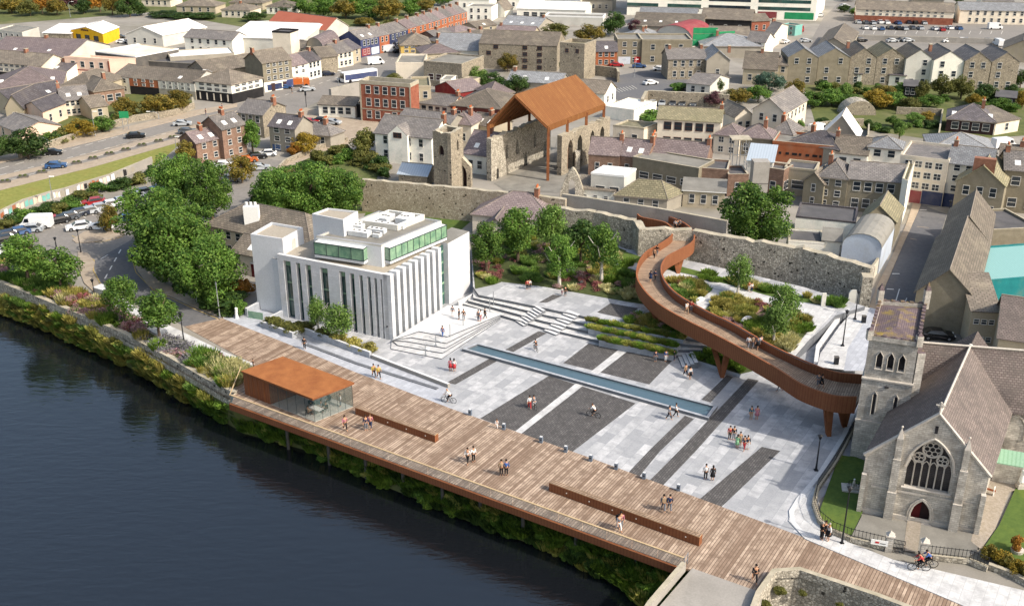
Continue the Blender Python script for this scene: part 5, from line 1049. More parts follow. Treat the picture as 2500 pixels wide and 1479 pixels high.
    for k in range(12):
        f=k/11; s=bk*f; m.tube([l+s-Vector((0,0,.5)),ap+s-Vector((0,0,.5)),r+s-Vector((0,0,.5))],.14,'corten',4)
    m.build('rafters',t)
    for base in (l,r):
        for f in (.02,.33,.66,.98):
            p=base+bk*f; m=MB(); m.prism([p+Vector((a,b,0)) for a,b in ((-.28,-.28),(.28,-.28),(.28,.28),(-.28,.28))],0,10.9,'corten'); m.build('post',t)
abbey()
# church lawn things, railings
def railing(label,pts,h=1.1,z=.15,base=.45,mb_='rubble',gap=.32):
    pp=[P(a,b,z) for a,b in pts]; o0=pp[0].copy(); t=T('railing',label,'railing',o0); w=MB(); m=MB()
    for p,q in zip(pp,pp[1:]):
        p,q=p-o0,q-o0; d=q-p; L=d.length; n=Vector((-d.y,d.x,0)).normalized()*.2; w.prism([p-n,q-n,q+n,p+n],-.1,base,mb_,'coping'); k=int(L/gap)
        for i in range(k+1): c=p+d*(i/max(1,k)); m.tube([c+Vector((0,0,base)),c+Vector((0,0,base+h))],.025,'iron',4)
        for zz in (base+.12,base+h-.1): m.tube([p+Vector((0,0,zz)),q+Vector((0,0,zz))],.03,'iron',4)
    w.build('plinth',t); m.build('bars',t)
railing('black iron railing curving round the church lawn',[(2088,1040),(2040,1130),(1995,1195),(1986,1235),(2000,1275),(2030,1300),(2075,1318),(2158,1338)],.95)
railing('black iron railing right of the church gate',[(2262,1360),(2365,1372),(2410,1390)],.95); 
longwall('low stone boundary wall with hedge at the lower right corner',[(2410,1390),(2460,1408),(2540,1450),(2620,1500)],.6,.45,'rubble',0,7,'boundary_wall',ztop=False)
for x,y,lab in ((2168,1344,'left stone gate pier of the church entrance'),(2252,1360,'right stone gate pier of the church entrance')):
    m=MB(); m.box((0,0,0),(.62,.62,1.7),'chstone',R(-17)); m.box((0,0,1.7),(.8,.8,.14),'chtrim',R(-17)); e=[(-.36,-.36,1.84),(.36,-.36,1.84),(.36,.36,1.84),(-.36,.36,1.84)]
    for k in range(4): m.face([e[k],e[(k+1)%4],(0,0,2.3)],'chtrim')
    m.build('gate_pier',None,P(x,y),label=lab,cat='gate pier',group='church gate piers')
a=P(2176,1346,.1); b=P(2206,1352,.1); d=b-a; m=MB(); k=9
for i in range(k+1): c=d*(i/k); m.tube([c,c+Vector((0,0,1.45))],.025,'iron',4)
for zz in (.15,1.0,1.4): m.tube([Vector((0,0,zz)),d+Vector((0,0,zz))],.03,'iron',4)
m.build('iron_gate',None,a,label='black iron gate leaf between the church gate piers',cat='gate')
m=MB(); m.box((0,0,0),(1.5,.05,.55),'lampw'); m.box((-.2,-.035,.2),(.35,.02,.18),'red'); m.box((.32,-.035,.2),(.5,.02,.07),'dgrey'); m.build('notice_board',None,P(2146,1330,.9),rz=R(-17),label='white notice board with red mark fixed on the church railing',cat='sign')
def statue(label,x,y,h,col='lampw',base=True,name='statue'):
    t=T(name,label,'statue',P(x,y,.2)); m=MB(); m.box((0,0,0),(.7,.7,.45),'chtrim'); m.box((0,0,.45),(.5,.5,.3),'chtrim'); m.build('plinth',t); m=MB()
    m.tube([(0,0,.75),(0,0,.75+h*.45),(0,0,.75+h*.8),(0,0,.75+h*.86)],[.3,.2,.17,.07],col,10); m.ball((0,0,.75+h*.93),.11,col,8,6); m.tube([(0,.17,.75+h*.75),(.12,.25,.75+h*.55),(.24,.05,.75+h*.6)],.05,col,6); m.tube([(0,-.17,.75+h*.75),(.12,-.25,.75+h*.55),(.24,-.05,.75+h*.6)],.05,col,6); m.build('figure',t)
statue('white robed statue on a plinth at the right edge of the churchyard',2490,1190,1.7)
t=T('tomb','grey stone tomb slab with small railed statue on the church lawn','tomb',P(2083,1193,.2)); m=MB(); m.box((0,0,0),(2.3,1.5,.14),'chtrim',R(-12)); m.build('slab',t); m=MB(); m.box((0,0,.14),(1.3,.9,.22),'chstone',R(-12)); m.build('base',t)
m=MB(); m.tube([(0,0,.36),(0,0,.8),(0,0,1.05)],[.2,.14,.06],'chtrim',8); m.ball((0,0,1.14),.1,'lampw'); m.build('figure',t); m=MB()
for i in range(14): a=i/14*2*math.pi; m.tube([(.6*math.cos(a),.42*math.sin(a),.3),(.6*math.cos(a),.42*math.sin(a),.8)],.022,'iron',4)
m.tube([(.6*math.cos(i/14*6.283),.42*math.sin(i/14*6.283),.78) for i in range(15)],.025,'iron',4,False); m.build('rails',t)
m=MB(); m.tube([(0,0,0),(0,0,.3)],[.55,.6],'chtrim',14); m.build('round_planter',None,P(2483,1346,.2),label='round stone planter with orange shrub on the right lawn',cat='planter')
t=T('road_barrier','orange and white folding barrier beside the church wall','barrier',P(2412,1205,.16),R(-35)); m=MB(); m.box((0,0,.45),(1.3,.06,.22),'orange'); m.build('board',t); m=MB(); m.box((-.5,0,0),(.06,.4,1.0),'lampw'); m.box((.5,0,0),(.06,.4,1.0),'lampw'); m.build('legs',t)
m=MB(); m.box((0,0,0),(.6,.3,1.9),'lgrey'); m.build('stone_totem',None,P(2009,746,1.6),label='plain grey stone slab standing at the garden path end',cat='stone slab')
m=MB(); m.tube([(0,0,0),(0,0,0.01)],.01,'lgrey'); archwall(m,(0,0),(1.5,0),.3,lambda s:1.6+.55*math.sqrt(max(0,1-((s-.75)/.76)**2)),(),'lgrey',0,None,[i*.15 for i in range(11)]); m.build('round_topped_slab',None,P(2070,742,1.05),label='round topped grey stone slab by the wall end',cat='stone slab')
def sculpt(label,x,y,w,h,rz,z=1.6):
    m=MB(); n=14; pr=[(w*(i/n-.5),h*math.sqrt(max(0,1-(2*i/n-1)**2))**.8) for i in range(n+1)]
    for (a,b),(c,d) in zip(pr,pr[1:]): m.face([(a,-.3,0),(c,-.3,0),(c,-.12,d),(a,-.12,b)],'stonetop'); m.face([(c,.3,0),(a,.3,0),(a,.12,b),(c,.12,d)],'stonetop'); m.face([(a,-.12,b),(c,-.12,d),(c,.12,d),(a,.12,b)],'stonetop')
    m.build('garden_boulder',None,P(x,y,z),rz=R(rz),label=label,cat='boulder')
sculpt('large pale rounded boulder in the garden beside the footbridge',1822,790,2.4,1.1,35); sculpt('jagged pale boulders at the split of the garden path',1708,735,2.0,.6,40)
for x,y,lab in ((2108,787,'black litter bin beside the upper lamp'),(2041,888,'black litter bin on the white path by the footbridge end')):
    t=T('litter_bin',lab,'litter bin',P(x,y,1.05),0,'litter bins'); m=MB(); m.box((0,0,0),(.5,.5,.95),'iron'); m.build('body',t); m=MB(); m.box((0,0,.95),(.56,.56,.08),'dgrey'); m.build('lid',t)
# ================= the town, surveyed eaves line by eaves line
H_=house
# far left, warehouses and yards
t,G,L,D=H_('bright yellow gabled warehouse with white metal roof',(173,73),(250,82),4,26,'f',1.6,'yellow','sheetw',(1,3),fm='black',cat='warehouse',name='warehouse',w=2.2,wh=1.6,cb=(290,66))

for k,(u,v) in enumerate([(.33,.36),(.365,.385),(.39,.43),(.435,.445),(.45,.48),(.485,.52),(.525,.56)]): strip(t,G,L,u,v,4.1+.12*(k%2),4.6+(.25 if k in(1,3) else 0),'bframe','sign_mark',.1)
H_('white scalloped shed roof left of the yellow warehouse',(105,80),(172,82),3,26,'g',2.0,'stone','sheetw',cat='warehouse',name='warehouse')
H_('long low grey warehouse at the far left edge with loading doors',(-10,75),(54,82),3,16,'F',.4,'lgrey','flat',(1,4),cat='warehouse',name='warehouse',cb=(95,70))
H_('pale grey gabled warehouse with wide white roof and blue door',(308,82),(396,86),4,20,'f',2.6,'lgrey','sheetw',(1,3),cb=(503,66),cat='warehouse',name='warehouse')
H_('white two storey office between the white warehouses',(449,90),(566,98),5,10,'g',2.4,'white','slate',(2,5),cat='office',name='office')
H_('very large white roofed shed behind the dark box tower',(558,90),(742,96),5,42,'g',3,'lgrey','sheetw',cat='warehouse',name='warehouse')
H_('long shed with rust red metal roof and grey gable',(655,55),(795,74),6,30,'g',4,'lgrey','sheetr',cb=(850,62),cat='warehouse',name='warehouse',capm='coping')
H_('narrow dark and cream box tower in front of the white sheds',(664,80),(708,82),9,6,'F',.5,'cream','flatd',cat='tower',name='box_tower',capm='black')
H_('grey barrel roofed hall beside the main street',(748,116),(792,126),4,20,'b',3.6,'grey','slatep',cb=(830,106),cat='hall',name='hall')
H_('small cream house with hipped roof left of the barrel hall',(684,110),(750,120),3.2,10,'h',1.8,'cream','slateb',(1,3))
H_('open sided shed with bright white sheet roof left of the centre street',(331,141),(436,121),5,18,'F',.25,'dgrey','sheetw',cat='shed',name='open_shed',capm='sheetw')
H_('flat cream roof building behind the pink facade',(240,128),(330,140),5,16,'F',.3,'cream','cream',cat='building')
t,G,L,D=H_('long pink painted hall with round upper windows and brick quoins',(157,143),(266,150),6,14,'F',.6,'pink','pink',(2,4),cb=(331,147),cat='hall',name='hall',w=1.3)
strip(t,G,L,0,1,2.9,3.15,'maroon','string_course'); strip(t,G,L,.965,1,0,6.0,'brick','quoins',.1)
H_('long slate roof at the left edge behind the white shops',(-40,134),(160,142),4,28,'g',4.5,'lgrey','slatep')
H_('white terrace of shops with row of dark windows and brown roof',(-30,150),(100,161),5,12,'g',3,'cream','slateb',(2,8),w=1.3,band=('black',2.3),chim=[(.5,.5)],name='shop_terrace',cat='shops')
H_('small dark roofed cottage between the white shops and the pink hall',(100,170),(158,177),3,11,'g',2.6,'white','sdark')
H_('long purple slate hipped roof building at the left edge',(-20,218),(150,208),4,22,'h',4.6,'beige','slatep',sky=5,cat='hall',name='hall')
H_('brown slate roof hall joined to the right of the long purple roof',(150,209),(222,214),4,16,'h',3.8,'beige','slateb',(1,4),w=1.4)
H_('red brick and stone house with big white windows behind the shrubs',(229,224),(302,214),4,16,'h',2.8,'brickb','slateb',(1,3),w=2)
q=[('white painted house at the left end of the shop row',(275,184),(314,190),'white',(2,2),None),('orange shopfront in the middle of the low row',(314,190),(385,196),'orange',(2,3),'black'),('grey white shop with arched shutters right of the orange shop',(385,196),(474,204),'lgrey',(2,5),'grey')]
for lb,a,b,w_,wi,bd in q: H_(lb,a,b,4.4,13,'g',2.8,w_,'slateb',wi,band=(bd,2.2) if bd else None,name='shop',cat='shop',ov=.05)
t,G,L,D=H_('white corner pub with black ground floor and slate roof',(475,198),(564,207),5,16,'h',3.4,'white','slateb',(2,4),cb=(640,190),side=(2,4),w=1.6,band=('black',2.6),cat='pub',name='corner_pub')
for k in range(5): strip(t,G,L,.1+k*.19,.13+k*.19,.4,2.2,'cream','sign_panel',.08)
H_('grey canopy roof on a pole behind the corner pub',(484,168),(556,172),4,10,'h',1.8,'lgrey','slateg',cat='canopy',name='canopy')
H_('low dark open sheds behind the shop row',(330,150),(470,158),3,14,'F',.3,'dgrey','flatd',cat='shed',name='shed')
H_('long white flat roof behind the shop row',(415,142),(572,132),4,12,'F',.3,'grey','sheetw',cat='shed',name='shed')
H_('rubble stone barn behind the corner pub',(505,176),(640,156),5,12,'g',3,'stone','slateb',cat='barn',name='barn')
H_('black slate long roof behind the pink gable house',(35,252),(170,228),3.5,16,'g',3,'beige','sdark',sky=2)
H_('beige gable end house at the far left with black lean-to',(12,262),(56,262),4,12,'f',3,'beige','sdark',(1,1))
H_('pink gabled house with two dark roof panels',(58,257),(103,272),4,18,'f',1.6,'pink','sdark',cb=(160,250),side=(1,2))
H_('white cottage with ragged wall and grey slate roof',(150,246),(216,240),4,11,'g',3.2,'cream','slate',(2,4),chim=[(0,.5)])
H_('grey slate outbuilding left of the autumn trees',(222,262),(262,256),3.2,10,'g',2.4,'beige','slateb',(1,1))
H_('low grey roof house at the left edge below the terraces',(-10,300),(45,322),3,11,'g',2,'pink','slate',(1,2))
# main street north side
t,G,L,D=H_('olive stone three storey terrace with blue and white shopfronts',(640,154),(711,144),8,11,'g',3.2,'oliver','slateb',(3,4),chim=[(0,.5)],band=('white',2.6),cat='terrace',name='terrace',door=[.3,.7]); strip(t,G,L,.68,1,.1,2.5,'blue','shopfront'); strip(t,G,L,.1,.6,.3,1.9,'dblue','shopfront')
H_('white pub house with red signs right of the olive terrace',(712,161),(750,153),5.2,9,'g',2.8,'white','slatep',(2,2),band=('cream',2.4))
H_('plain white street house next to the pub house',(750,152),(783,144),5.2,9,'g',2.8,'white','sdark',(2,3),chim=[(.9,.5)])
H_('blank stone barn wall building on the main street',(782,140),(824,136),5,12,'g',2.6,'stone','slateb')
H_('cream rendered cottage on the main street',(824,130),(861,123),4.6,10,'g',2.8,'cream','slate',(2,3))
H_('small beige house left of the blue murals',(861,121),(880,115),4.6,10,'g',2.8,'beige','sdark',(2,1))
for lb,a,b,w_ in (('blue mural shop house with grey stone gable',(880,98),(926,89),'blue'),('narrow orange brick house between the blue ones',(926,89),(950,84),'orange'),('dark blue mural house with white lettering shapes',(950,84),(996,73),'dblue')):
    t,G,L,D=H_(lb,a,b,5.6,11,'g',3,w_,'slate',(2,4) if w_!='orange' else (2,2),chim=[(1,.5)],ov=.05)
    if w_=='blue': strip(t,G,L,.03,.48,.3,2.7,'fred','mural'); strip(t,G,L,.55,.95,.3,2.5,'bluew','mural')
xs=[(996,71),(1020,64),(1044,57.5),(1060,52.5),(1076,48),(1092,43),(1108,38),(1124,33.5),(1140,29)]
for i in range(8): H_('red brick terraced house, %s along the rising street'%['nearest the blue murals','second from the blue murals','third from the blue murals','fourth','fifth','sixth','next to last','last before the white block'][i],xs[i],xs[i+1],5.2,10,'g',3,'orange',['slatep','slate','slatep','slate'][i%4],(2,2),chim=[(1,.5)],ov=.03,group='red brick terraced houses',name='terraced_house')
H_('yellow hipped roof house on the main street corner',(978,111),(1053,109),4,16,'h',3.4,'ochre','slateb',(2,4),w=1.2,band=('cream',1.4))
H_('blue grey slate roof hall right of the yellow house',(1060,120),(1168,124),4.5,22,'g',4.5,'lgrey','slateg',cat='hall',name='hall')
H_('pale purple slate roof behind the concrete block',(1030,132),(1122,128),4,14,'h',2.6,'beige','slatep',(1,3))
t,G,L,D=H_('red brick georgian house with stone door surround and three rows of windows',(878,205),(1002,214),9,12,'F',.9,'brick','flatd',(3,5),cb=(1022,204),w=1.2,wh=1.8,cat='town house',name='georgian_house',door=.53,skip=((0,2),),capm='coping'); strip(t,G,L,-.005,.995,2.95,3.15,'coping','string_course'); strip(t,G,L,-.01,.02,0,9,'coping','quoins'); strip(t,G,L,.975,1,0,9,'coping','quoins')
H_('grey rendered rear wing of the georgian house',(1004,215),(1052,214),7,12,'F',.5,'beige','smoss',(2,2))
H_('low white pub with dark brown roof and window row',(777,254),(866,258),3.1,9,'g',1.6,'white','slateb',(1,4),w=1.6,cat='pub',name='low_pub',capm='black')
H_('dark shed between the low pub and the brick house',(866,256),(880,258),3,8,'F',.3,'black','sdark')
for p_,lb in (([(808,218),(880,201)],'ribbed concrete ruin wall beside the main street'),):
    longwall(lb,p_,5.5,.8,'concrete',.15,21,'ruin_wall')
H_('pale concrete block with flat roof above the main street',(966,157),(1034,157),5,14,'F',.5,'cream','flat',cat='block',name='block')
H_('dark stone block with four square windows beside the concrete block',(1034,152),(1127,160),6.5,14,'F',.4,'stone','flat',(1,4),w=2.2,wh=1.6,pm='door')
H_('blank white wall block below the dark stone block',(1074,196),(1101,197),4.2,6,'F',.3,'white','flat')
H_('beige industrial shed right of the blank white block',(1101,205),(1130,208),3.6,10,'F',.3,'beige','smoss')
H_('cream cottages with dark shopfront signs',(1020,250),(1100,259),3.4,10,'g',2.2,'cream','slate',(1,4),w=1.5,chim=[(.97,.5)],band=('cream',.4))
H_('long maroon brick house with slate hipped roof and six white windows',(1100,256),(1224,266),4,17,'h',3.6,'brick2','slateb',(1,6),w=1.3)
H_('dark purple slate roofs behind the maroon brick house',(1120,225),(1180,215),4,12,'g',2.4,'maroon','slatep')
H_('pyramid purple roof right of the maroon brick house',(1195,232),(1255,225),4,9,'h',3,'brick2','slatep')
t,G,L,D=H_('white rendered house with centre gable beside the abbey tower',(915,323),(1053,337),6,12,'g',3.4,'white','slate',(2,4),chim=[(1,.6)],w=.9); 
m=MB(); f=G(L*.24,-1.2,0); e=(G(1,0,0)); n_=G(0,-1,0)-G(0,0,0); w5=L*.34; a0=G(L*.27,-.9,0); a1=G(L*.27+w5,-.9,0); b1=G(L*.27+w5,3,0); b0=G(L*.27,3,0); m.prism([a0,a1,b1,b0],0,6.2,'white'); 
up=lambda p,z:Vector((p.x,p.y,z)); ap=up((a0+a1)/2,8.2); bp=up((b0+b1)/2,8.2); m.face([up(a0,6.2),up(a1,6.2),ap],'white'); slab(m,[up(a0,6.25),ap,bp,up(b0,6.25)],.12,'slate'); slab(m,[ap,up(a1,6.25),up(b1,6.25),bp],.12,'slate'); m.build('gable_wing',t); c5=(a0+a1)/2; window(t,(c5.x,c5.y,5.6),math.atan2(e.y,e.x),1.8,1.0,'bframe','glass','c')
H_('large grey slate roof house behind the white gabled one',(960,302),(1085,318),5,13,'g',3,'grey','slate',sky=3)
H_('hipped slate roof house between the tower and the canopy',(1085,300),(1150,306),5,10,'h',2.4,'cream','slatep',(1,2),chim=[(.9,.6)])
H_('purple slate roof house between the abbey tower and nave wall',(1132,372),(1210,382),4.2,12,'g',4.4,'white','slatep',(1,3))
H_('small stone hut with pale blue metal roof on the town wall',(973,422),(1042,428),2.4,6,'g',1.8,'stone','sheetb',cat='hut',name='stone_hut')
H_('stone house behind the left canopy post with tan gable',(1150,300),(1205,310),4.2,8,'g',2.2,'beige','slateb',(1,2))
# brown stone group left of centre
H_('tall brown stone house with gable end above the car park',(541,315),(597,301),6.6,8,'g',2.8,'brickb','slate',(3,2),w=.9,wh=1.1)
H_('brown stone lower wing with patchy slate roof',(478,348),(541,334),4.6,7,'g',2.2,'brickb','slatep',(2,2),w=.9,wh=1.1)
H_('grey stone house with chimney gable by the junction',(580,273),(641,280),5.5,9,'g',2.6,'stone','slate',(2,3),cb=(697,258),chim=[(1,.5)])
t,G,L,D=H_('grey rendered three storey house with blue shop windows',(656,306),(719,314),5.6,7.5,'g',2.6,'grey','sdark',(3,2),w=1.3); strip(t,G,L,.08,.4,.2,1.5,'kblue','shop_window'); strip(t,G,L,.62,.95,.2,1.5,'kblue','shop_window')
H_('low dark stone house with hipped slate roof by the side road',(719,324),(806,332),2.7,9,'h',2.8,'grey','slate',(1,3),cb=(840,320))
# cream house behind the big trees
H_('cream house with long brown tiled roof left of the stone building',(502,548),(760,603),4.6,11.5,'h',4.0,'cream','slateb',(2,9),fm='wframe',w=.9,wh=1.2)
H_('lower cream wing with maroon doorway beside the blank tower',(566,612),(640,627),3.6,8,'g',2.2,'cream','slateb',None,door=.7)
H_('cream hipped cottage behind the garden birches',(1153,522),(1350,540),3.6,13,'h',3.6,'cream','slatep',(1,5),w=.9)
H_('brown slate lean-to in front of the hipped cottage',(1170,560),(1250,566),2.6,6,'f',2.2,'cream','slatep')
# top centre
H_('long white flat office with window row at the top centre',(1262,20),(1430,25),4.2,18,'g',2.6,'white','sheetw',(1,7),w=2.6,cat='office',name='office')
H_('white flat roof strip in front of the top office',(1330,41),(1472,45),3,9,'F',.5,'lgrey','flat',capm='lampw')
H_('slate roof with three skylights behind the mill',(1222,62),(1312,68),3.5,18,'g',3.2,'grey','slateg',sky=3)
H_('purple slate cottage roofs left of the mill trees',(1208,84),(1300,88),3,12,'g',3,'beige','slatep')
H_('white block at the top end of the brick terrace',(1137,18),(1200,20),5,10,'F',.4,'white','flat',(2,3))
H_('small white gable at the top end of the street',(1200,22),(1232,24),3,8,'f',3,'white','slateb')
for i,(a,b,c,w_) in enumerate([((1062,90),(1108,82),3,'brickb'),((1110,80),(1162,72),3,'grey'),((1164,68),(1212,60),3,'beige'),((1072,104),(1120,98),2.6,'grey'),((1122,98),(1166,92),2.6,'beige'),((1170,88),(1212,82),2.6,'stone')]):
    H_('small grey roofed house in the dense block left of the mill, %s'%['top left','top middle','top right','lower left','lower middle','lower right'][i],a,b,c,9,'gh'[i%2],1.9,w_,['slate','slatep','slateb'][i%3],(1,2))
t,G,L,D=H_('long white modern office with blue glass bands at the top edge',(1530,37),(1990,52),13,22,'F',1,'white','flat',None,ground=True,cat='office',name='modern_office',cb=(2012,22))
for k,(a,b) in enumerate([(.0,.17),(.22,.40),(.44,.66),(.7,.97)]):
    for z in (3.6,6.4,9.6): strip(t,G,L,a,b,z,z+1.3,'gglass' if k!=2 else 'glass','window_band')
strip(t,G,L,.84,.99,.4,3.0,'green','shop_sign'); strip(t,G,L,.7,.8,.4,3.0,'fred','shop_sign'); strip(t,G,L,.0,.6,3.2,3.5,'flatd','ledge')
H_('brown slate hall with four skylights at the top centre',(1545,62),(1715,68),3.5,24,'g',4,'grey','slateb',sky=4,cat='hall',name='hall')
H_('grey slate hall in front of the white office',(1560,40),(1700,44),3.5,20,'g',3,'lgrey','slateg',cat='hall',name='hall')
H_('black timber house with brown roof at the top right',(1711,45),(1835,50),5,18,'g',3.4,'black','slateb',(1,3))
H_('red brick house with maroon hoarding below the white office',(1835,52),(1880,50),4.4,10,'g',2.4,'brick','slateb',(1,2))
H_('faded red barrel roof shed behind the grey buildings',(1600,88),(1690,97),2.6,16,'b',4.2,'lgrey','fred',cat='shed',name='shed')
H_('grey slate gable shed left of the red barrel roof',(1530,92),(1600,96),3,14,'h',3,'grey','slateg')
H_('long low brown roof with white eaves behind the scaffold',(1712,86),(1832,88),3,16,'g',2.6,'white','slateb')
H_('wide grey slate roof behind the green scaffold',(1715,113),(1862,114),3.6,20,'h',3.4,'grey','slateg')
H_('white gabled house with slate roof right of the scaffold',(1822,100),(1868,104),4.6,16,'g',3,'white','slate',(2,2),cb=(1890,92))
H_('white shop row along the upper right street',(1868,78),(1890,84),4.6,12,'g',2.6,'cream','slate',(2,2),cb=(1925,62))
H_('small blue green shop by the upper right street',(1908,62),(1942,66),3.2,5,'F',.4,'teal','flat',(2,2))
# centre right
H_('large rubble stone mill with rows of small square windows',(1169,106),(1360,113),7.5,14,'g',3,'stone','slateb',(4,9),w=1.3,wh=1.0,fm='bframe',cat='mill',name='stone_mill',ov=.1,skip=[(r,c) for r in range(4) for c in range(9) if not (c in(5,7) or (r,c) in((1,2),(2,0),(0,3),(3,1)))])
H_('square rubble stone keep with flat mossy top',(1367,112),(1427,116),9.6,10,'F',1.0,'stone','smoss',(4,2),cb=(1455,106),w=.9,wh=1.0,fm='bframe',cat='keep',name='stone_keep',skip=((0,0),(0,1),(1,0),(1,1),(2,0),(2,1)))
H_('orange brick house right of the stone keep',(1455,125),(1507,125),4.6,9,'g',3,'orange','sdark',(2,3))
t,G,L,D=H_('grey rendered building with red and blue shopfronts',(1508,100),(1568,100),7.2,12,'F',.5,'oliver','flat',(3,2),w=1.2); strip(t,G,L,.05,.55,.1,2.3,'bluew','shopfront'); strip(t,G,L,.72,.95,.1,2.3,'red','shopfront')
t,G,L,D=H_('long grey rendered building beside the scaffold',(1568,101),(1690,101),7.2,12,'F',.5,'oliver','flat',(2,3),w=1.2,door=.62)
H_('slate hip roof behind the grey rendered building',(1530,92),(1592,92),6.5,10,'h',2.4,'grey','slateg')
m=MB(); a=P(1689,128); 
for i in range(6): 
    for j in range(2): m.tube([(i*1.6,j*2,0),(i*1.6,j*2,7)],.06,'steel',4)
for z in (2,4,6): m.prism([(0,-.1),(8,-.1),(8,.1),(0,.1)],z,z+1.9,'green',None,True)
m.prism([(8,-.1),(14,1.4),(14,1.6),(8,.1)],4.5,6.6,'green',None,True); m.build('scaffold',None,a,label='scaffold wrapped in green netting on the grey building',cat='scaffold')
H_('ruined rubble stone house with slate roof and white doors',(1632,144),(1724,143),6,11,'g',2.8,'stone','slate',(2,4),chim=[(.1,.5),(.95,.5)])
H_('grey gabled house joined to the ruined stone one',(1726,146),(1782,146),6,11,'f',2.6,'grey','slateg',(1,1),chim=[(1,.2)])
H_('small pale grey house with slate roof in front of the ruined stone house',(1676,202),(1734,207),3.2,9,'g',2.2,'lgrey','slate',(1,2),cb=(1781,189))
longwall('curved rubble retaining wall beside the parked cars',[(1572,242),(1582,222),(1640,225),(1720,228),(1780,232)],3.6,.8,'stone',.2,31,'retaining_wall')
longwall('low stone wall by the upper car yard',[(1452,160),(1504,166),(1508,176)],3,.6,'stone',.1,33,'yard_wall')
H_('white chapel with gable and pointed windows behind the canopy',(1395,222),(1476,228),3.8,6,'g',3,'white','slateb',(1,2),cb=(1504,213),side=(1,2),cat='chapel',name='chapel')
H_('white flat roofed sheds right of the canopy roof',(1478,262),(1548,272),2.8,12,'F',.3,'white','sheetw',cat='shed',name='shed')
H_('long blue slate roof behind the canopy',(1240,196),(1370,204),3.5,9,'g',2.6,'grey','slateg')
H_('cream flat roofed house with mossy roof right of the ruined nave',(1497,309),(1572,317),4,9,'F',.4,'cream','smoss',(1,2),cb=(1606,304),w=1.2,capm='coping')
t,G,L,D=H_('large cream house with two rows of brown framed windows',(1606,288),(1760,297),6.6,9,'g',2.4,'cream','smoss',(2,5),fm='bframe',w=1.7,wh=1.6,chim=[(.98,.55)]); 
H_('plain beige gable wall house behind the cream one',(1795,285),(1840,282),4,9,'f',2,'cream','slateb',(1,2))
H_('white house with two multi pane windows below the cream one',(1744,328),(1806,335),4.2,8,'h',2.4,'cream','slatep',(2,2),style='c')
H_('beige rendered house with jumbled purple slate roofs',(1806,333),(1885,340),4.2,8,'h',3,'oliver','slatep',(1,3))
H_('grey slate pyramid roof above the orange wall',(1880,322),(1935,330),4,8,'h',3,'grey','slate')
H_('white three storey house with gable and long side of windows',(1838,265),(1916,275),6.6,14,'f',2.8,'cream','slate',(2,2),cb=(1971,242),side=(2,5),w=.9,sky=0,door=.75)
t,G,L,D=H_('long orange painted building with row of dark marks under the roof edge',(1886,350),(2036,364),3.8,10,'F',.6,'orange','flat',None,cat='shop',name='orange_shop')
for k in range(7): strip(t,G,L,.12+k*.11,.16+k*.11+.02*(k%3),1.7,2.2,'black','lettering_mark')
H_('grey slate double roof behind the orange building',(1925,346),(2050,366),4,11,'h',2.8,'grey','sdark')
H_('grey workshop gable with bright glazed roof',(2006,328),(2095,336),3.8,8,'f',4.6,'grey','sheetw',cat='workshop',name='workshop')
H_('white house with grey slate roof left of the tall white one',(2036,370),(2118,378),3.6,10,'g',3.2,'white','slateb',(1,2),w=1.4,chim=[(0,.5)])
H_('tall white house with small slate gable and four windows',(2120,358),(2202,366),5,8,'h',2.2,'white','slateg',(2,2),w=1.3)
t,G,L,D=H_('long white shopping terrace with navy and red shopfronts',(2198,384),(2316,398),8.4,12,'F',.5,'cream','slate',(3,4),style='c',w=1.5,band=('cream',2.4),cat='shops',name='shop_terrace'); strip(t,G,L,.28,.55,.1,2.5,'fred','shopfront'); strip(t,G,L,.56,.99,.1,2.7,'dblue','shopfront')
H_('grey painted shop right of the navy shopfronts',(2316,396),(2420,408),8.4,12,'g',2.6,'lgrey','slateg',(3,3),band=('dblue',2.6))
H_('wide blue grey hipped roofs behind the shopping terrace',(2270,364),(2432,374),5.4,14,'h',3,'grey','slateg',(1,3),w=1.4)
H_('black slate chalet house with skylights and cream wing',(2312,290),(2432,300),3.0,12,'h',3.8,'door','sdark',(1,4),sky=5,w=1.8)
H_('cream monopitch wing right of the black chalet house',(2430,300),(2490,290),3,8,'s',1.6,'cream','slateb',(1,1))
H_('grey slate outbuilding at the right edge',(2440,395),(2540,405),5,12,'g',3,'beige','slateb',(1,2))
longwall('concrete retaining wall between the levels of the upper car park',[(2096,86),(2250,90),(2440,96)],1.8,.4,'concrete',.0,61,'retaining_wall')
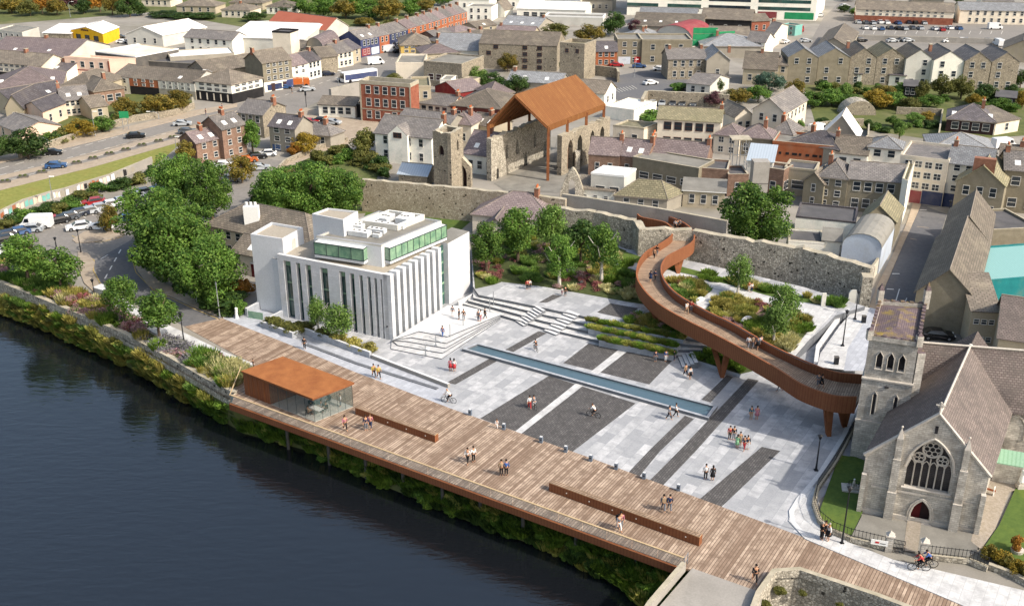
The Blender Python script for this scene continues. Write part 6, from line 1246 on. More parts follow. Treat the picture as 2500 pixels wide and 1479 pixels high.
# terrace of gabled backs, upper right
gx=[(1925,1998,'oliver','slateg',139,'first from the left, olive'),(1999,2076,'oliver','slateg',139,'second from left, olive'),(2077,2141,'stone','slateb',139,'third from left, mossy'),(2142,2211,'stone','smoss',140,'fourth, mossy stone with arched window'),(2213,2279,'lgrey','slateb',143,'fifth, pale grey with rust stain'),(2281,2355,'white','slate',147,'sixth, white painted'),(2357,2421,'stone','slate',149,'seventh, brown stone'),(2423,2490,'stone','slate',150,'last at the right, grey stone')]
for i,(a,b,w_,r_,y,lb) in enumerate(gx): H_('gabled back house in the upper right row, '+lb,(a,y),(b,y+1),7.8,13,'f',2.5,w_,r_,(3,2),w=1.1,wh=1.5,group='gabled back houses of the upper right row',name='gabled_house',skip=[(i*7%3,i%2),((i+1)%3,(i//2)%2)],ov=.1,chim=[(0,.4)] if i in(2,5) else ())
for lb,a,b,w_,r_ in (('white lean-to extension below the second gabled house',(2036,176),(2076,178),'white','slateb'),('small white extension below the third gabled house',(2076,180),(2104,182),'white','sdark'),('white lean-to below the fourth gabled house',(2172,183),(2212,186),'white','sdark'),('grey lean-to below the sixth gabled house',(2318,184),(2350,186),'lgrey','sdark'),('dark glazed garden room below the fifth gabled house',(2208,210),(2240,212),'black','flatd'),('glazed garden room at the right end of the row',(2432,236),(2480,240),'black','flatd')):
    H_(lb,a,b,3.0,4,'s',1.0,w_,r_,(1,1) if w_!='black' else (1,2),w=2 if w_=='black' else 1)
H_('brown slate shed with ridge toward the upper car park',(1995,110),(2073,116),3,20,'f',2.6,'grey','slateb',cb=(2096,78),cat='shed',name='shed')
H_('brown roofed house left of the gabled row',(1815,166),(1895,170),4.6,14,'g',4.6,'beige','slateb',(1,3))
H_('beige gable house at the left end of the gabled row',(1884,158),(1924,160),5.4,10,'h',2,'beige','slateb',(2,2))
H_('red brick row of shops with grey roofs at the top right',(2091,22),(2330,30),5,14,'g',3.2,'cream','slateb',(2,12),band=('brick',2.6),cat='shops',name='shop_terrace')
H_('long cream terrace with slate roof at the top right edge',(2345,24),(2560,28),5.2,12,'g',3,'cream','slateg',(2,10),cat='terrace',name='terrace')
H_('brown roof hall at the right edge below the car park',(2450,118),(2540,124),4,16,'f',2.8,'beige','slateb',cat='hall',name='hall')
for i,(x,y) in enumerate([(1240,-6),(1340,2),(1420,-2),(1120,-4),(2110,2),(2230,-2),(2400,2)]): H_('distant pale building on the top edge of the view, %s'%['above the white office','above the office roof','left of the blue glass office','above the brick terrace','above the car park road','above the brick shops','above the cream terrace'][i],(x,y),(x+75,y+2),5,16,'g',3,['white','cream','grey'][i%3],['slate','slateg'][i%2],(1,4))
for i,(x,y,w_) in enumerate([(430,14,95),(540,24,70),(650,16,60),(560,6,80),(345,-2,70)]): H_('bungalow with brown hipped roof on the far hillside, %s'%['left one','middle one','right one beside the white gable','upper one','by the hedge'][i],(x,y),(x+w_,y+2),3,12,'h',2.6,['beige','cream','white'][i%3],'slateb',(1,4))
for k,p_ in enumerate([[(1994,300),(2060,292),(2110,290)],[(2120,300),(2118,330),(2090,350)],[(2190,262),(2300,266),(2290,330)]]):
    longwall('old garden wall in the plots below the gabled row, %s'%['left','middle','right'][k],p_,1.8,.35,'stone',.1,40+k,'garden_wall')
m=MB(); n=10
for i in range(n):
    a0,a1=math.pi*i/n,math.pi*(i+1)/n; m.face([(4.2*math.cos(a0),0,3.6*math.sin(a0)),(4.2*math.cos(a0),5,3.6*math.sin(a0)),(4.2*math.cos(a1),5,3.6*math.sin(a1)),(4.2*math.cos(a1),0,3.6*math.sin(a1))],'rubble')
m.face([(4.2*math.cos(math.pi*i/n),0,3.6*math.sin(math.pi*i/n)) for i in range(n+1)],'stone'); m.build('stone_vault',None,P(2098,282),label='rounded rubble stone vault in the middle gardens',cat='vault')
# below the abbey, right of it
H_('white rendered block with pale flat roof beside the stone arch',(1443,426),(1524,434),5,9,'F',.4,'lgrey','sheetw',(1,2),cb=(1553,416),w=2,capm='lampw')
H_('low white building with brown roof against the town wall',(1408,459),(1500,467),2.4,5,'s',1.2,'white','slateb',(1,3),w=.7,wh=.6)
H_('shed with olive green hipped roof behind the grey wall',(1502,476),(1629,486),2.6,11,'h',3.4,'grey','smoss',(1,3),cb=(1668,470))
H_('long olive rendered building with boarded windows',(1545,386),(1706,414),5.0,7,'F',.3,'oliver','flat',(1,4),w=2.0,wh=1.2)
for lb,a,b in (('purple slate cottage at the left end of the row behind the olive building',(1437,375),(1512,380)),('slate cottage with orange chimney in the middle of the row',(1512,378),(1580,386)),('longest purple slate cottage with cream gable and chimneys',(1582,378),(1723,392))):
    H_(lb,a,b,4.6,8,'g',3.4,'brickb','slatep',(1,4) if b[0]>1700 else (1,2),chim=[(.98,.5)] if b[0]<1600 else [(.02,.5),(.98,.5)],w=.8,ov=.12)
H_('red brick flat roofed workshop left of the big tree',(1706,414),(1777,419),4.6,7,'F',.4,'brickb','flatd',(1,1))
H_('stone flat roofed workshop right of the brick one',(1778,430),(1828,430),4,6,'F',.4,'brickb','flatd',(1,1))
H_('low beige yard building on the grey wall with white trim',(1668,464),(1770,470),3.2,5,'s',1.0,'beige','flat',(1,3),w=.9,capm='lampw')
m=MB(); m.box((0,0,0),(2.9,2.4,9.2),'concrete'); m.box((0,0,5.1),(2.96,2.46,.12),'dgrey'); m.build('concrete_stack',None,P(1846,510),label='square concrete stack behind the big green tree',cat='stack')
H_('brick block with pale sloping metal roof beside the concrete stack',(1826,391),(1887,396),6.4,6,'s',1.8,'lgrey','sheetb',None)
m=MB()
for i in range(3):
    for j in range(2): m.tube([(i*1.5,j*2.6,0),(i*1.5,j*2.6,7.6)],.09,'steel',5)
for z in (2.4,4.4,6.2,7.5):
    m.tube([(0,0,z),(3,0,z)],.07,'steel',4); m.tube([(3,0,z),(3,2.6,z)],.07,'steel',4)
m.box((1.5,1.3,7.5),(4,3.6,.18),'coping'); m.build('steel_stair',None,P(1785,430),label='grey steel stair frame with pale roof slab',cat='stair')
H_('dark flat roofed block right of the concrete stack',(1866,414),(1914,421),5,6,'F',.5,'brickb','flatd',(1,1),cb=(1936,408),side=(1,3))
H_('low brown roof link with blue windows below the orange building',(1915,412),(1990,420),5,6,'F',.4,'beige','flatd',(1,1),w=2.4)
H_('narrow olive gabled house with rust streaked roof',(1963,440),(2012,448),5,6,'f',1.8,'oliver','slateb',(2,1),w=.7)
H_('olive rendered house with hipped slate roof and white windows',(1996,430),(2070,438),6,9,'h',3,'oliver','slate',(3,2),w=1.0,chim=[(.06,.6)])
H_('wide olive rendered building with drainpipes right of the hipped house',(2070,434),(2202,444),6.2,8,'g',2.4,'oliver','slate',(2,4),w=1.2,cb=(2210,410))
H_('tall pastel painted side wall building on the street corner',(2202,442),(2216,448),7.4,9,'F',.5,'white','smoss',None,cb=(2232,402))
H_('long white shed with dark flat roof behind the medieval wall',(1943,531),(2089,546),4,8,'F',.3,'white','flatd',None,capm='sdark')
H_('low shed with dark roof and white fascia by the wall',(1925,590),(2012,596),2.8,6,'F',.3,'white','flatd',None)
H_('white box hut with blue door side near the wall',(2010,586),(2052,590),3.4,4,'s',.8,'white','flat',None)
H_('shed with stained grey barrel roof and pale blue end wall',(2057,594),(2153,606),4.2,9,'b',2.0,'bluew','sheetg',None,cb=(2184,556),cat='shed',name='barrel_shed',ov=.1)
H_('stone shed with mossy gable roof behind the barrel shed',(2098,540),(2188,540),4.6,8,'f',2.8,'oliver','smoss',None,cb=(2205,505))
H_('long old warehouse with lichen streaked roof beside the street',(2238,708),(2381,726),5.6,20,'f',3.6,'oliver','slateb',None,cb=(2416,590),cat='warehouse',name='warehouse',sky=2)
H_('second old warehouse behind the first along the street',(2302,575),(2416,590),5.6,14,'f',3.6,'oliver','slateb',None,cb=(2428,520),cat='warehouse',name='warehouse')
t,G,L,D=H_('olive house with broad red brick chimney at the street end',(2336,440),(2454,453),6.6,9,'f',3.2,'oliver','smoss',(2,3),w=1.0,cb=(2470,415))
m=MB(); g=G(L*.5,1,0); m.box((g.x,g.y,8.3),(3.6,1.4,2.6),'chim',math.atan2(G(1,0,0).y,G(1,0,0).x)); m.build('chimney_stack',t)
H_('tall olive house at the right edge with white window',(2455,412),(2560,420),8,10,'g',3,'oliver','slate',(2,2),w=1.4)
H_('low sheds with dark roof right of the second warehouse',(2425,566),(2540,560),4,10,'F',.4,'oliver','flatd',None)
H_('flat teal metal roofed building right of the old warehouse',(2386,690),(2600,672),4.8,14,'F',.25,'dteal','sheett',None,cb=(2600,590),cat='warehouse',name='teal_warehouse',capm='dteal')
H_('beige service block with brown slate roof behind the church',(2374,758),(2440,762),5.0,8,'s',2.4,'beige','slateb',(2,3),w=.8,wh=.6)
H_('parish hall with purple slate roof at the right edge',(2440,820),(2560,838),5.0,12,'g',4.4,'beige','chroof',(1,3),w=1.2,cat='hall',name='hall')
m=MB(); c=P(2385,862,0)
e=[(-2.2,-2.2,0),(2.2,-2.2,0),(2.2,2.2,0),(-2.2,2.2,0)]; m.prism([(a,b) for a,b,_ in e],0,6.5,'chstone')
for k in range(4): m.face([(e[k][0]*1.1,e[k][1]*1.1,6.4),(e[(k+1)%4][0]*1.1,e[(k+1)%4][1]*1.1,6.4),(0,0,9.8)],'chroof')
cc=P(2387,808,9.8); m.build('turret',None,(cc.x,cc.y,0),label='small pyramid roofed turret behind the church ridge',cat='turret')
# graffiti wall, planters on the dual carriageway, signals
def graf():
    pts=[(0,538),(60,508),(125,488),(160,480),(215,462),(270,445),(330,420),(372,402)]; cols=['teal','pink','lgrey','grey','orange','concrete','rubble2']
    pp=[P(a,b) for a,b in pts]; o0=pp[0].copy(); t=T('graffiti_wall','long low wall painted with graffiti below the grass slope','wall',o0)
    for i,(p,q) in enumerate(zip(pp,pp[1:])):
        m=MB(); a,b=p-o0,q-o0; d=(b-a).normalized(); n=Vector((-d.y,d.x,0))*.2; m.prism([a-n,b-n,b+n,a+n],0,1.7,'concrete','coping'); w_=m.build('wall_panel',t); m=MB(); r=random.Random(i)
        if i<6:
            for k in range(6): s=(k+.1)/6.2; u=a.lerp(b,s)-n*1.15; v=a.lerp(b,s+.13)-n*1.15; z=r.uniform(.15,.4); m.face([u+Vector((0,0,z)),v+Vector((0,0,r.uniform(.1,.4))),v+Vector((0,0,r.uniform(1.2,1.6))),u+Vector((0,0,r.uniform(1.0,1.6)))],r.choice([cols[i],'kyel','cwhite','teal','orange','pink'] if i in(0,1,4) else ['cwhite','grey','pink','black']))
            m.build('painting',w_)
graf()
pot=MB(); pot.box((0,0,0),(2.0,.7,.45),'dgrey'); pot.ball((-.5,0,.5),.36,'soil',7,5,.6); pot.ball((.4,0,.5),.42,'soil',7,5,.6); pm_=pot.mesh('road_planter')
for i,(x,y) in enumerate([(14,446),(57,434),(103,423),(188,400),(228,389),(268,378),(308,368),(347,357),(388,347),(422,338)]):
    O('road_planter',pm_,None,P(x,y),R(15),'dark planter box on the verge of the dual carriageway','planter','planter boxes along the dual carriageway')
longwall('stone retaining wall along the dual carriageway below the shrubs',[(50,388),(235,325),(330,298),(430,283),(476,266),(474,252)],1.6,.5,'stone',.1,50,'retaining_wall',ztop=False)
longwall('low brown wall beside the road toward the side street',[(632,470),(700,400),(780,365),(850,345)],1.0,.4,'stone',.05,51,'low_wall',ztop=False)
longwall('low stone wall under the big trees beside the curving pavement',[(352,650),(400,682),(470,722),(520,742)],1.0,.4,'rubble2',.05,52,'low_wall',ztop=False)
# ================= trees, shrubs, beds
for a in [
 ('tall bright green tree at the back of the left group, nearest the brown stone houses',440,505,10.5,10,'big','lf_green'),
 ('dense green tree at the right of the left group behind the cream roof',520,540,11,9,'big','lf_green'),
 ('broad green tree in the middle of the left group beside the car park',390,625,12.5,13,'big','lf_green'),
 ('large green tree of the left group overhanging the curved pavement',425,690,12,13,'big','lf_green'),
 ('green tree of the left group nearest the orange shrub',512,745,10.5,11,'big','lf_green'),
 ('leafy tree of the left group in front of the cream house',470,655,11,11,'big','lf_green'),
 ('large bright green tree behind the brown roof, left of three',690,535,10,10.5,'big','lf_green'),
 ('large bright green tree behind the brown roof, middle of three',765,540,11,11,'big','lf_green'),
 ('large bright green tree behind the brown roof, right of three by the town wall',838,535,10,9.5,'big','lf_green'),
 ('big dark green tree behind the medieval wall',1845,614,12,12.5,'big','lf_green')]:
    tree(a[0],a[1],a[2],a[3],a[4],a[5],a[6],clear=.06)
for a in [('garden tree beside the white block with rounded crown',1188,665,7.6,6.2,'tall','lf_green'),('tall garden tree in front of the hipped cottage',1265,640,8.4,7.4,'tall','lf_green'),('bright garden tree behind the silver birch',1345,625,7.8,7.4,'tall','lf_light'),('silver birch with pale trunk in the flower beds',1366,700,7.6,5.6,'tall','lf_green',1),('slender birch with drooping crown left of the footbridge',1468,690,8.6,6.4,'tall','lf_green',1),('dark tree between the two birches against the wall',1418,645,6.2,6.0,'mid','lf_dark')]:
    tree(a[0],a[1],a[2],a[3]*1.12,a[4]*1.08,*a[5:7],birch=len(a)>7,z=1.6,clear=.16)
for a in [('small feathery tree by the white garden path',1800,718,5.2,4.0),('young tree in the right garden bed, upper one',1912,800,5.4,4.2),('young tree in the right garden bed nearest the footbridge',1888,842,5.2,3.8)]: tree(a[0],a[1],a[2],a[3]*1.2,a[4]*1.25,'thin','lf_light',birch=True,z=1.6)
for a in [('slender multi stem tree in front of the left facade, left one',778,810,5.4,4.0),('rounder multi stem tree in front of the left facade, right one',828,832,5.6,5.2)]: tree(*a,'thin','lf_light',birch=True,z=.4)
for a in [('riverside tree at the left edge, larger one',72,695,8.4,8.2),('riverside tree right of the larger one at the left edge',152,715,6.8,6.6),('riverside tree in the flower bed, left of the middle pair',306,793,7.4,6.6),('riverside tree in the flower bed, right of the middle pair',392,832,6.8,6.4)]: tree(*a,'tall' if a[3]>7 else 'mid','lf_green',clear=.25)
for a in [('small round tree on the car park island',272,567,5.0,4.2,'lf_autumn'),('dark round tree in the small car park',592,447,5.6,5.6,'lf_autumn'),('ivy covered tree against the brown stone house',618,372,7,5,'lf_green'),('bright orange yellow tree beside the grey rendered house',750,375,4.6,6.6,'lf_yellow'),('small orange bush tree left of the orange yellow one',722,382,3.0,3.6,'lf_orange'),('yellow green tree at the left end of the brown stone wing',455,402,5.2,4.4,'lf_autumn'),('loose green tree left of the white gabled house',890,385,6.4,6.4,'lf_olive'),
 ('dark spreading tree beside the dual carriageway',70,388,6.4,9,'lf_dark'),('dark green tree at the far left edge by the road',-5,395,6,7,'lf_dark'),('yellow autumn shrub tree above the retaining wall',200,336,4.2,7,'lf_yellow'),('green shrub tree right of the yellow one',250,322,3.6,6,'lf_green'),('autumn tree left of the large mixed clump',305,284,4.6,6.6,'lf_autumn'),('large mixed autumn tree at the bend of the road',385,284,5.6,9,'lf_autumn'),('green autumn tree at the right end of the road bend',440,272,5.4,7.6,'lf_autumn'),('green bush tree behind the shop row',368,168,3.8,8,'lf_dark'),('yellow tree before the mill',1240,176,5.6,6.4,'lf_autumn'),('light green creeper tree left of the mill',1160,206,5,9,'lf_light'),('dark tree under the light green creeper',1200,222,5,8,'lf_dark'),('dark tree behind the canopy ridge, left',1262,232,5.4,7,'lf_dark'),('dark green tree behind the canopy ridge, right',1308,226,4.6,5,'lf_dark'),('small dark tree at the mill corner',1358,168,3,3,'lf_dark'),('rounded dark autumn tree at the top centre',1500,88,8.4,10,'lf_dark'),('yellow green tree left of the dark round one',1440,108,6.6,11,'lf_autumn'),('olive trees behind the mill',1360,96,5.4,11,'lf_olive'),('bright yellow bush tree behind the orange brick house',1430,122,3.6,10,'lf_yellow'),('purple tree right of the dark round one',1552,84,5,6,'lf_purple'),('olive green tree beside the purple one',1572,98,4,7,'lf_olive'),('blue grey tree below the brown roofed house',1876,222,5.2,9,'lf_blue'),('green bush tree by the pale grey house',1748,226,4,4,'lf_dark'),('wide green tree above the white three storey house, left',1795,258,4.6,8,'lf_autumn'),('wide green tree above the white three storey house, right',1850,250,4.2,8,'lf_green'),('purple shrub tree beside the parked cars',1740,262,4,6,'lf_purple'),('small tree growing on the cream house facade',1628,352,3.4,2.6,'lf_green'),('small dark tree at the concrete block roof',1160,148,3,3,'lf_dark'),
 ('dark hedge tree at the georgian house roof, left',918,216,3,4,'lf_olive'),('olive tree by the concrete ruin',960,206,3,5,'lf_olive')]:
    tree(a[0],a[1],a[2],a[3],a[4],'mid',a[5],clear=.05)
gd=[(1940,240,5,6,'lf_autumn'),(1985,262,4,8,'lf_green'),(2030,258,4.2,8,'lf_green'),(2075,262,3.2,7,'lf_green'),(2060,240,4,4,'lf_light'),(2140,262,4.6,9,'lf_yellow'),(2180,262,3.8,8,'lf_green'),(2200,232,3.4,6,'lf_green'),(2160,246,4,7,'lf_autumn'),(2248,246,5.5,4.6,'lf_olive'),(2300,240,6.2,7,'lf_olive'),(2345,242,6,6.4,'lf_olive'),(2400,256,5.2,7,'lf_dark'),(2380,262,3.4,5,'lf_yellow'),(2465,250,4.6,5,'lf_dark'),(2495,262,4.4,5,'lf_yellow'),(2220,272,3.4,6,'lf_olive'),(2270,262,3.2,6,'lf_green'),(2195,340,4.2,3,'lf_light'),(2120,318,2.6,3,'lf_dark'),(2180,310,2.6,4,'lf_green'),(2230,300,2.4,5,'lf_light'),(2262,296,2.4,4,'lf_yellow'),(2010,310,2.2,5,'lf_dark'),(1950,320,2.6,3,'lf_green'),(2490,215,5,4,'lf_dark'),(2440,268,3,6,'lf_green'),(1925,262,3.4,5,'lf_autumn')]
col={'lf_green':'green','lf_autumn':'autumn tinted','lf_light':'light green','lf_yellow':'yellow green','lf_olive':'olive','lf_dark':'dark green','lf_purple':'purple','lf_orange':'orange','lf_blue':'blue green'}
used={}
def zone(x,y):
    if y<70: return 'on the far hillside'
    return 'in the gardens below the gabled row'
for x,y,h,w,l in gd: tree('%s tree %s'%(col[l],zone(x,y)),x,y,h,w,'mid',l,clear=.05,group='%s trees %s'%(col[l],zone(x,y)))
ft=[(-20,30,7,10,'lf_dark'),(30,34,6,11,'lf_autumn'),(75,40,6,9,'lf_olive'),(104,34,7,9,'lf_orange'),(140,38,6,9,'lf_autumn'),(165,26,9,10,'lf_purple'),(205,34,6,8,'lf_dark'),(245,30,9,9,'lf_orange'),(275,38,8,8,'lf_autumn'),(318,42,8.5,10,'lf_dark'),(345,38,5,7,'lf_dark'),(60,14,7,12,'lf_autumn'),(10,10,8,12,'lf_autumn'),(130,8,7,12,'lf_olive'),(220,8,8,11,'lf_dark'),(300,10,8,10,'lf_olive'),(410,6,3,7,'lf_dark'),(400,42,2.4,14,'lf_dark'),(450,46,2.4,12,'lf_dark'),(500,46,2.4,12,'lf_dark'),(590,20,3.6,8,'lf_green'),(625,52,3.4,10,'lf_dark'),(700,34,4,8,'lf_dark'),(745,36,6,9,'lf_green'),(790,42,7,11,'lf_green'),(845,46,7.5,12,'lf_autumn'),(900,46,7.5,13,'lf_green'),(948,50,8.5,13,'lf_autumn'),(1000,38,6,9,'lf_green'),(1040,28,5,9,'lf_autumn'),(800,20,7,12,'lf_green'),(870,22,7,12,'lf_green'),(940,24,7,11,'lf_olive'),(1010,16,6,10,'lf_green'),(720,16,5,10,'lf_green'),(1080,14,5,9,'lf_green'),(890,64,3,9,'lf_autumn'),(960,66,3,8,'lf_olive'),(1215,8,4,8,'lf_dark'),(1170,108,3.2,9,'lf_dark'),(1130,100,2.6,5,'lf_olive'),(2340,44,6,6,'lf_dark'),(2060,30,3,6,'lf_dark'),(2090,40,3.4,6,'lf_green'),(2200,48,2.4,14,'lf_green'),(2290,50,2.4,12,'lf_green'),(2070,4,4,7,'lf_dark'),(2340,12,5,5,'lf_dark'),(1430,32,2.6,5,'lf_dark')]
for x,y,h,w,l in ft: tree('%s tree %s'%(col[l],zone(x,y) if y<70 else 'beside the far rooftops'),x,y,h,w,'mid',l,clear=.03,group='%s trees %s'%(col[l],zone(x,y) if y<70 else 'beside the far rooftops'))
rg=random.Random(11)
def scatter(label,name,poly_line,n,hr,wr,leafs,spread,z=0,group=None,zf=None):
    for i in range(n):
        s=rg.random()*(len(poly_line)-1); k=int(s); f=s-k; a,b=poly_line[k],poly_line[k+1]; x=a[0]*(1-f)+b[0]*f+rg.uniform(-1,1)*spread; y=a[1]*(1-f)+b[1]*f+rg.uniform(-1,1)*spread*.5
        l=rg.choice(leafs); bush(label%col.get(l,'pale'),x,y,rg.uniform(*hr),rg.uniform(*wr),l,(group or label)%col.get(l,'pale'),z,'bush',name)
scatter('%s shrub on the slope between the car park and the graffiti wall','shrub',[(20,552),(130,520),(240,478),(330,452),(392,425)],26,(1.2,2.6),(2.5,4.5),['lf_green','lf_olive','lf_dark'],12)
scatter('%s shrub above the dual carriageway wall','shrub',[(40,360),(130,345),(280,300),(340,290)],14,(1.5,3),(3,5.5),['lf_green','lf_olive','lf_autumn','lf_dark'],10)
scatter('%s shrub on the bank behind the three large trees','shrub',[(640,500),(720,440),(820,385),(900,400),(940,440)],34,(1.5,3.4),(3,5.5),['lf_dark','lf_green','lf_olive'],16)
scatter('%s hedge bush under the big left trees','hedge_bush',[(350,640),(400,680),(470,715),(560,760),(590,770)],20,(1.4,2.4),(2.2,3.6),['lf_dark','lf_green'],5)
scatter('%s bush in the walled gardens at the upper right','garden_bush',[(1990,215),(2100,225),(2230,240),(2380,262),(2480,270)],26,(1.4,3),(3,5.5),['lf_green','lf_dark','lf_olive','lf_light'],14)
scatter('%s bush in the lower plots of the upper right gardens','garden_bush',[(1990,300),(2080,320),(2180,320),(2290,310)],16,(1,2),(2,4),['lf_green','lf_light','lf_dark'],14)
bush('bright orange shrub beside the blank tower',583,722,2.8,5.0,'lf_orange'); bush('dark hedge mass below the orange shrub',570,755,2.4,6.5,'lf_dark'); bush('dark shrub left of the orange shrub',520,748,2.0,4.5,'lf_dark')
bush('orange shrub in the round planter on the lawn',2483,1340,1.5,1.3,'lf_orange',z=.4); bush('low rounded hedge on the rise beside the pale grey house',1662,222,2,7,'lf_green'); bush('rounded hedge by the mossy roofed house',1585,290,2.4,7,'lf_green')
for i,(x,y) in enumerate([(2415,1360),(2440,1372),(2462,1385),(2482,1398),(2500,1410)]): bush('yellow green hedge shrub, %s along the lower right boundary wall'%['first','second','third','fourth','last'][i],x,y,1.5,1.6,'lf_yellow' if i%2 else 'lf_autumn',z=.2,name='hedge_shrub')
# hedge strip in the stone planter
for i in range(14):
    f=i/13; a=[(660,796),(716,819),(744,808),(900,862)]; s=f*3; k=min(2,int(s)); u=s-k; x=a[k][0]*(1-u)+a[k+1][0]*u; y=a[k][1]*(1-u)+a[k+1][1]*u
    bush('low red green hedge plant in the bent planter wall' if i<11 else 'golden grass clump at the right end of the bent planter',x,y-6,1.3,2.3,'lf_olive' if i<11 else 'gr_gold','hedge plants in the bent planter' if i<11 else 'golden clumps at the planter end',.3,'hedge plant','hedge_plant')
# planting clumps: tufts and flower mounds
GN={'gr_pale':'pale feathery','gr_gold':'golden','gr_green':'green','gr_red':'dark red flowering','gr_pink':'pink flowering','gr_purple':'purple flowering','gr_lav':'lavender grey','gr_bank':'yellow green','lf_green':'leafy green','lf_light':'light green'}
CL=[]
def clump(*a): CL.append(a)
def clump_(where,x,y,h,w,l,z):
    g=P(x,y,z); fl=l in('gr_red','gr_pink','gr_purple','gr_lav'); 
    if fl: me=rg.choice(TF); g.z=z+h*.35; sc=(w/1.9,w/1.9,h*.75)
    else: me=rg.choice(TU); sc=(w*.62,w*.62,h)
    O('flower_clump' if fl else 'grass_clump',me,None,g,rg.uniform(0,6.28),'%s clump %s'%(GN[l],where),'flowers' if fl else 'ornamental grass','%s clumps %s'%(GN[l],where),None,sc,[l])
def inpoly(x,y,p):
    c=False; n=len(p)
    for i in range(n):
        (x1,y1),(x2,y2)=p[i],p[(i+1)%n]
        if (y1>y)!=(y2>y) and x<(x2-x1)*(y-y1)/(y2-y1)+x1: c=not c
    return c
def bed(where,poly,n,z,leafs,hr=(.5,1.1),wr=(1.2,2.2)):
    xs=[p[0] for p in poly]; ys=[p[1] for p in poly]; k=0; cs=[(rg.uniform(min(xs),max(xs)),rg.uniform(min(ys),max(ys)),rg.choice(leafs)) for _ in range(max(5,n//7))]
    while k<n:
        x,y=rg.uniform(min(xs),max(xs)),rg.uniform(min(ys),max(ys))
        if not inpoly(x,y,poly): continue
        l=min(cs,key=lambda c:(c[0]-x)**2+((c[1]-y)*2)**2)[2]
        if rg.random()<.25: l=rg.choice(leafs)
        clump(where,x,y,rg.uniform(*hr),rg.uniform(*wr),l,z); k+=1
LF=['gr_green','gr_gold','gr_pale','gr_pale','gr_red','gr_pink','gr_green','lf_light','gr_bank']
bed('in the bed left of the birches',[(1160,640),(1260,560),(1330,600),(1310,690),(1225,685),(1165,700)],75,1.6,LF)
bed('in the main garden bed left of the footbridge',[(1310,600),(1500,605),(1560,662),(1578,715),(1580,745),(1540,735),(1310,692)],150,1.6,LF+['gr_lav','gr_red'])
bed('in the small bed inside the footbridge curve',[(1628,678),(1735,702),(1700,738),(1652,722)],46,1.6,LF)
bed('in the right garden bed',[(1745,728),(1800,725),(1880,750),(1972,770),(1985,790),(1930,855),(1860,846),(1800,800),(1722,765)],150,1.6,LF+['gr_gold','gr_pale'])
bed('along the foot of the medieval wall',[(1720,668),(1900,708),(2060,742),(2050,750),(1900,724),(1710,680)],40,1.6,['gr_green','gr_pale','lf_green','gr_gold'])
bed('under the footbridge legs',[(1548,773),(1600,765),(1665,800),(1660,812),(1535,786)],36,1.6,['gr_green','lf_green','gr_gold','gr_pink'])
bed('around the foot of the middle bridge legs',[(1700,874),(1765,846),(1845,866),(1830,900),(1800,908)],34,.5,['gr_green','lf_green'])
for lb,a,b,z in (('in the upper stepped planter',(1436,783),(1664,826),1.75),('in the middle stepped planter',(1440,800),(1648,846),1.35),('in the lowest stepped planter',(1466,829),(1640,863),.93)):
    for i in range(34): f=i/33; clump(lb,a[0]*(1-f)+b[0]*f,a[1]*(1-f)+b[1]*f+rg.uniform(-3,1),rg.uniform(.4,.65),rg.uniform(1.0,1.5),rg.choice(['gr_green','lf_olive','gr_green','gr_bank']),z-.05)
bed('in the riverside flower bed',[(0,640),(60,610),(150,690),(240,740),(262,750),(380,820),(440,840),(600,908),(585,928),(562,950),(420,872),(300,810),(200,766),(0,682)],290,.05,['gr_green','gr_gold','gr_pale','gr_lav','gr_red','gr_pink','lf_green','gr_pink','lf_light','gr_green'],(.8,1.6),(1.5,2.8))
# bank plants: an uncountable mass, merged
def merged(name,label,items,k,cat):
    V=[];mi=[];nm=[]
    for me,p,rz,sc,l in items:
        if l not in nm: nm.append(l)
        co=np.empty(len(me.vertices)*3,'f4'); me.vertices.foreach_get('co',co); co=co.reshape(-1,3)*np.array(sc); c,s_=math.cos(rz),math.sin(rz); x=co[:,0]*c-co[:,1]*s_; y=co[:,0]*s_+co[:,1]*c; co=np.stack([x+p[0],y+p[1],co[:,2]+p[2]],1); V.append(co); mi+=[nm.index(l)]*len(me.polygons)
    V=np.concatenate(V).astype('f4'); n=len(V)//k; me=bpy.data.meshes.new(name); me.vertices.add(len(V)); me.vertices.foreach_set('co',V.ravel()); me.loops.add(len(V)); me.loops.foreach_set('vertex_index',np.arange(len(V),dtype='i4')); me.polygons.add(n); me.polygons.foreach_set('loop_start',np.arange(0,k*n,k,dtype='i4')); me.update(calc_edges=True)
    for l in nm: me.materials.append(MT[l])
    me.polygons.foreach_set('material_index',mi); O(name,me,label=label,cat=cat,kind='stuff')
A5=[];A4=[]
for i in range(900):
    s=rg.random()*(len(BT)-1.001); k=int(s); f=s-k; u=rg.random()**.8; tx=BT[k][0]*(1-f)+BT[k+1][0]*f; ty=BT[k][1]*(1-f)+BT[k+1][1]*f; wx_=BW[k][0]*(1-f)+BW[k+1][0]*f; wy=BW[k][1]*(1-f)+BW[k+1][1]*f
    p=P(tx,ty,BZ(k)).lerp(P(wx_,wy,WZ-.15),u*.94); l=rg.choice(['gr_bank','gr_green','lf_light','gr_bank','gr_gold','lf_olive'] if k<6 else ['gr_green','lf_green','lf_dark','gr_green','gr_bank']); h=rg.uniform(.6,1.25); w=rg.uniform(1.2,2.3)
    if rg.random()<.62: A5.append((rg.choice(TU),p,rg.uniform(0,6.28),(w*.75,w*.75,h*1.1),l))
    else: p.z+=h*.25; A4.append((rg.choice(CR['bush']),p,rg.uniform(0,6.28),(w*.55,w*.55,h*.5),l))
merged('bank_grass','rough green and yellow grasses covering the river bank below the wall and promenade',A5,5,'grasses'); merged('bank_scrub','low leafy scrub mixed through the grasses on the river bank',A4,4,'scrub')
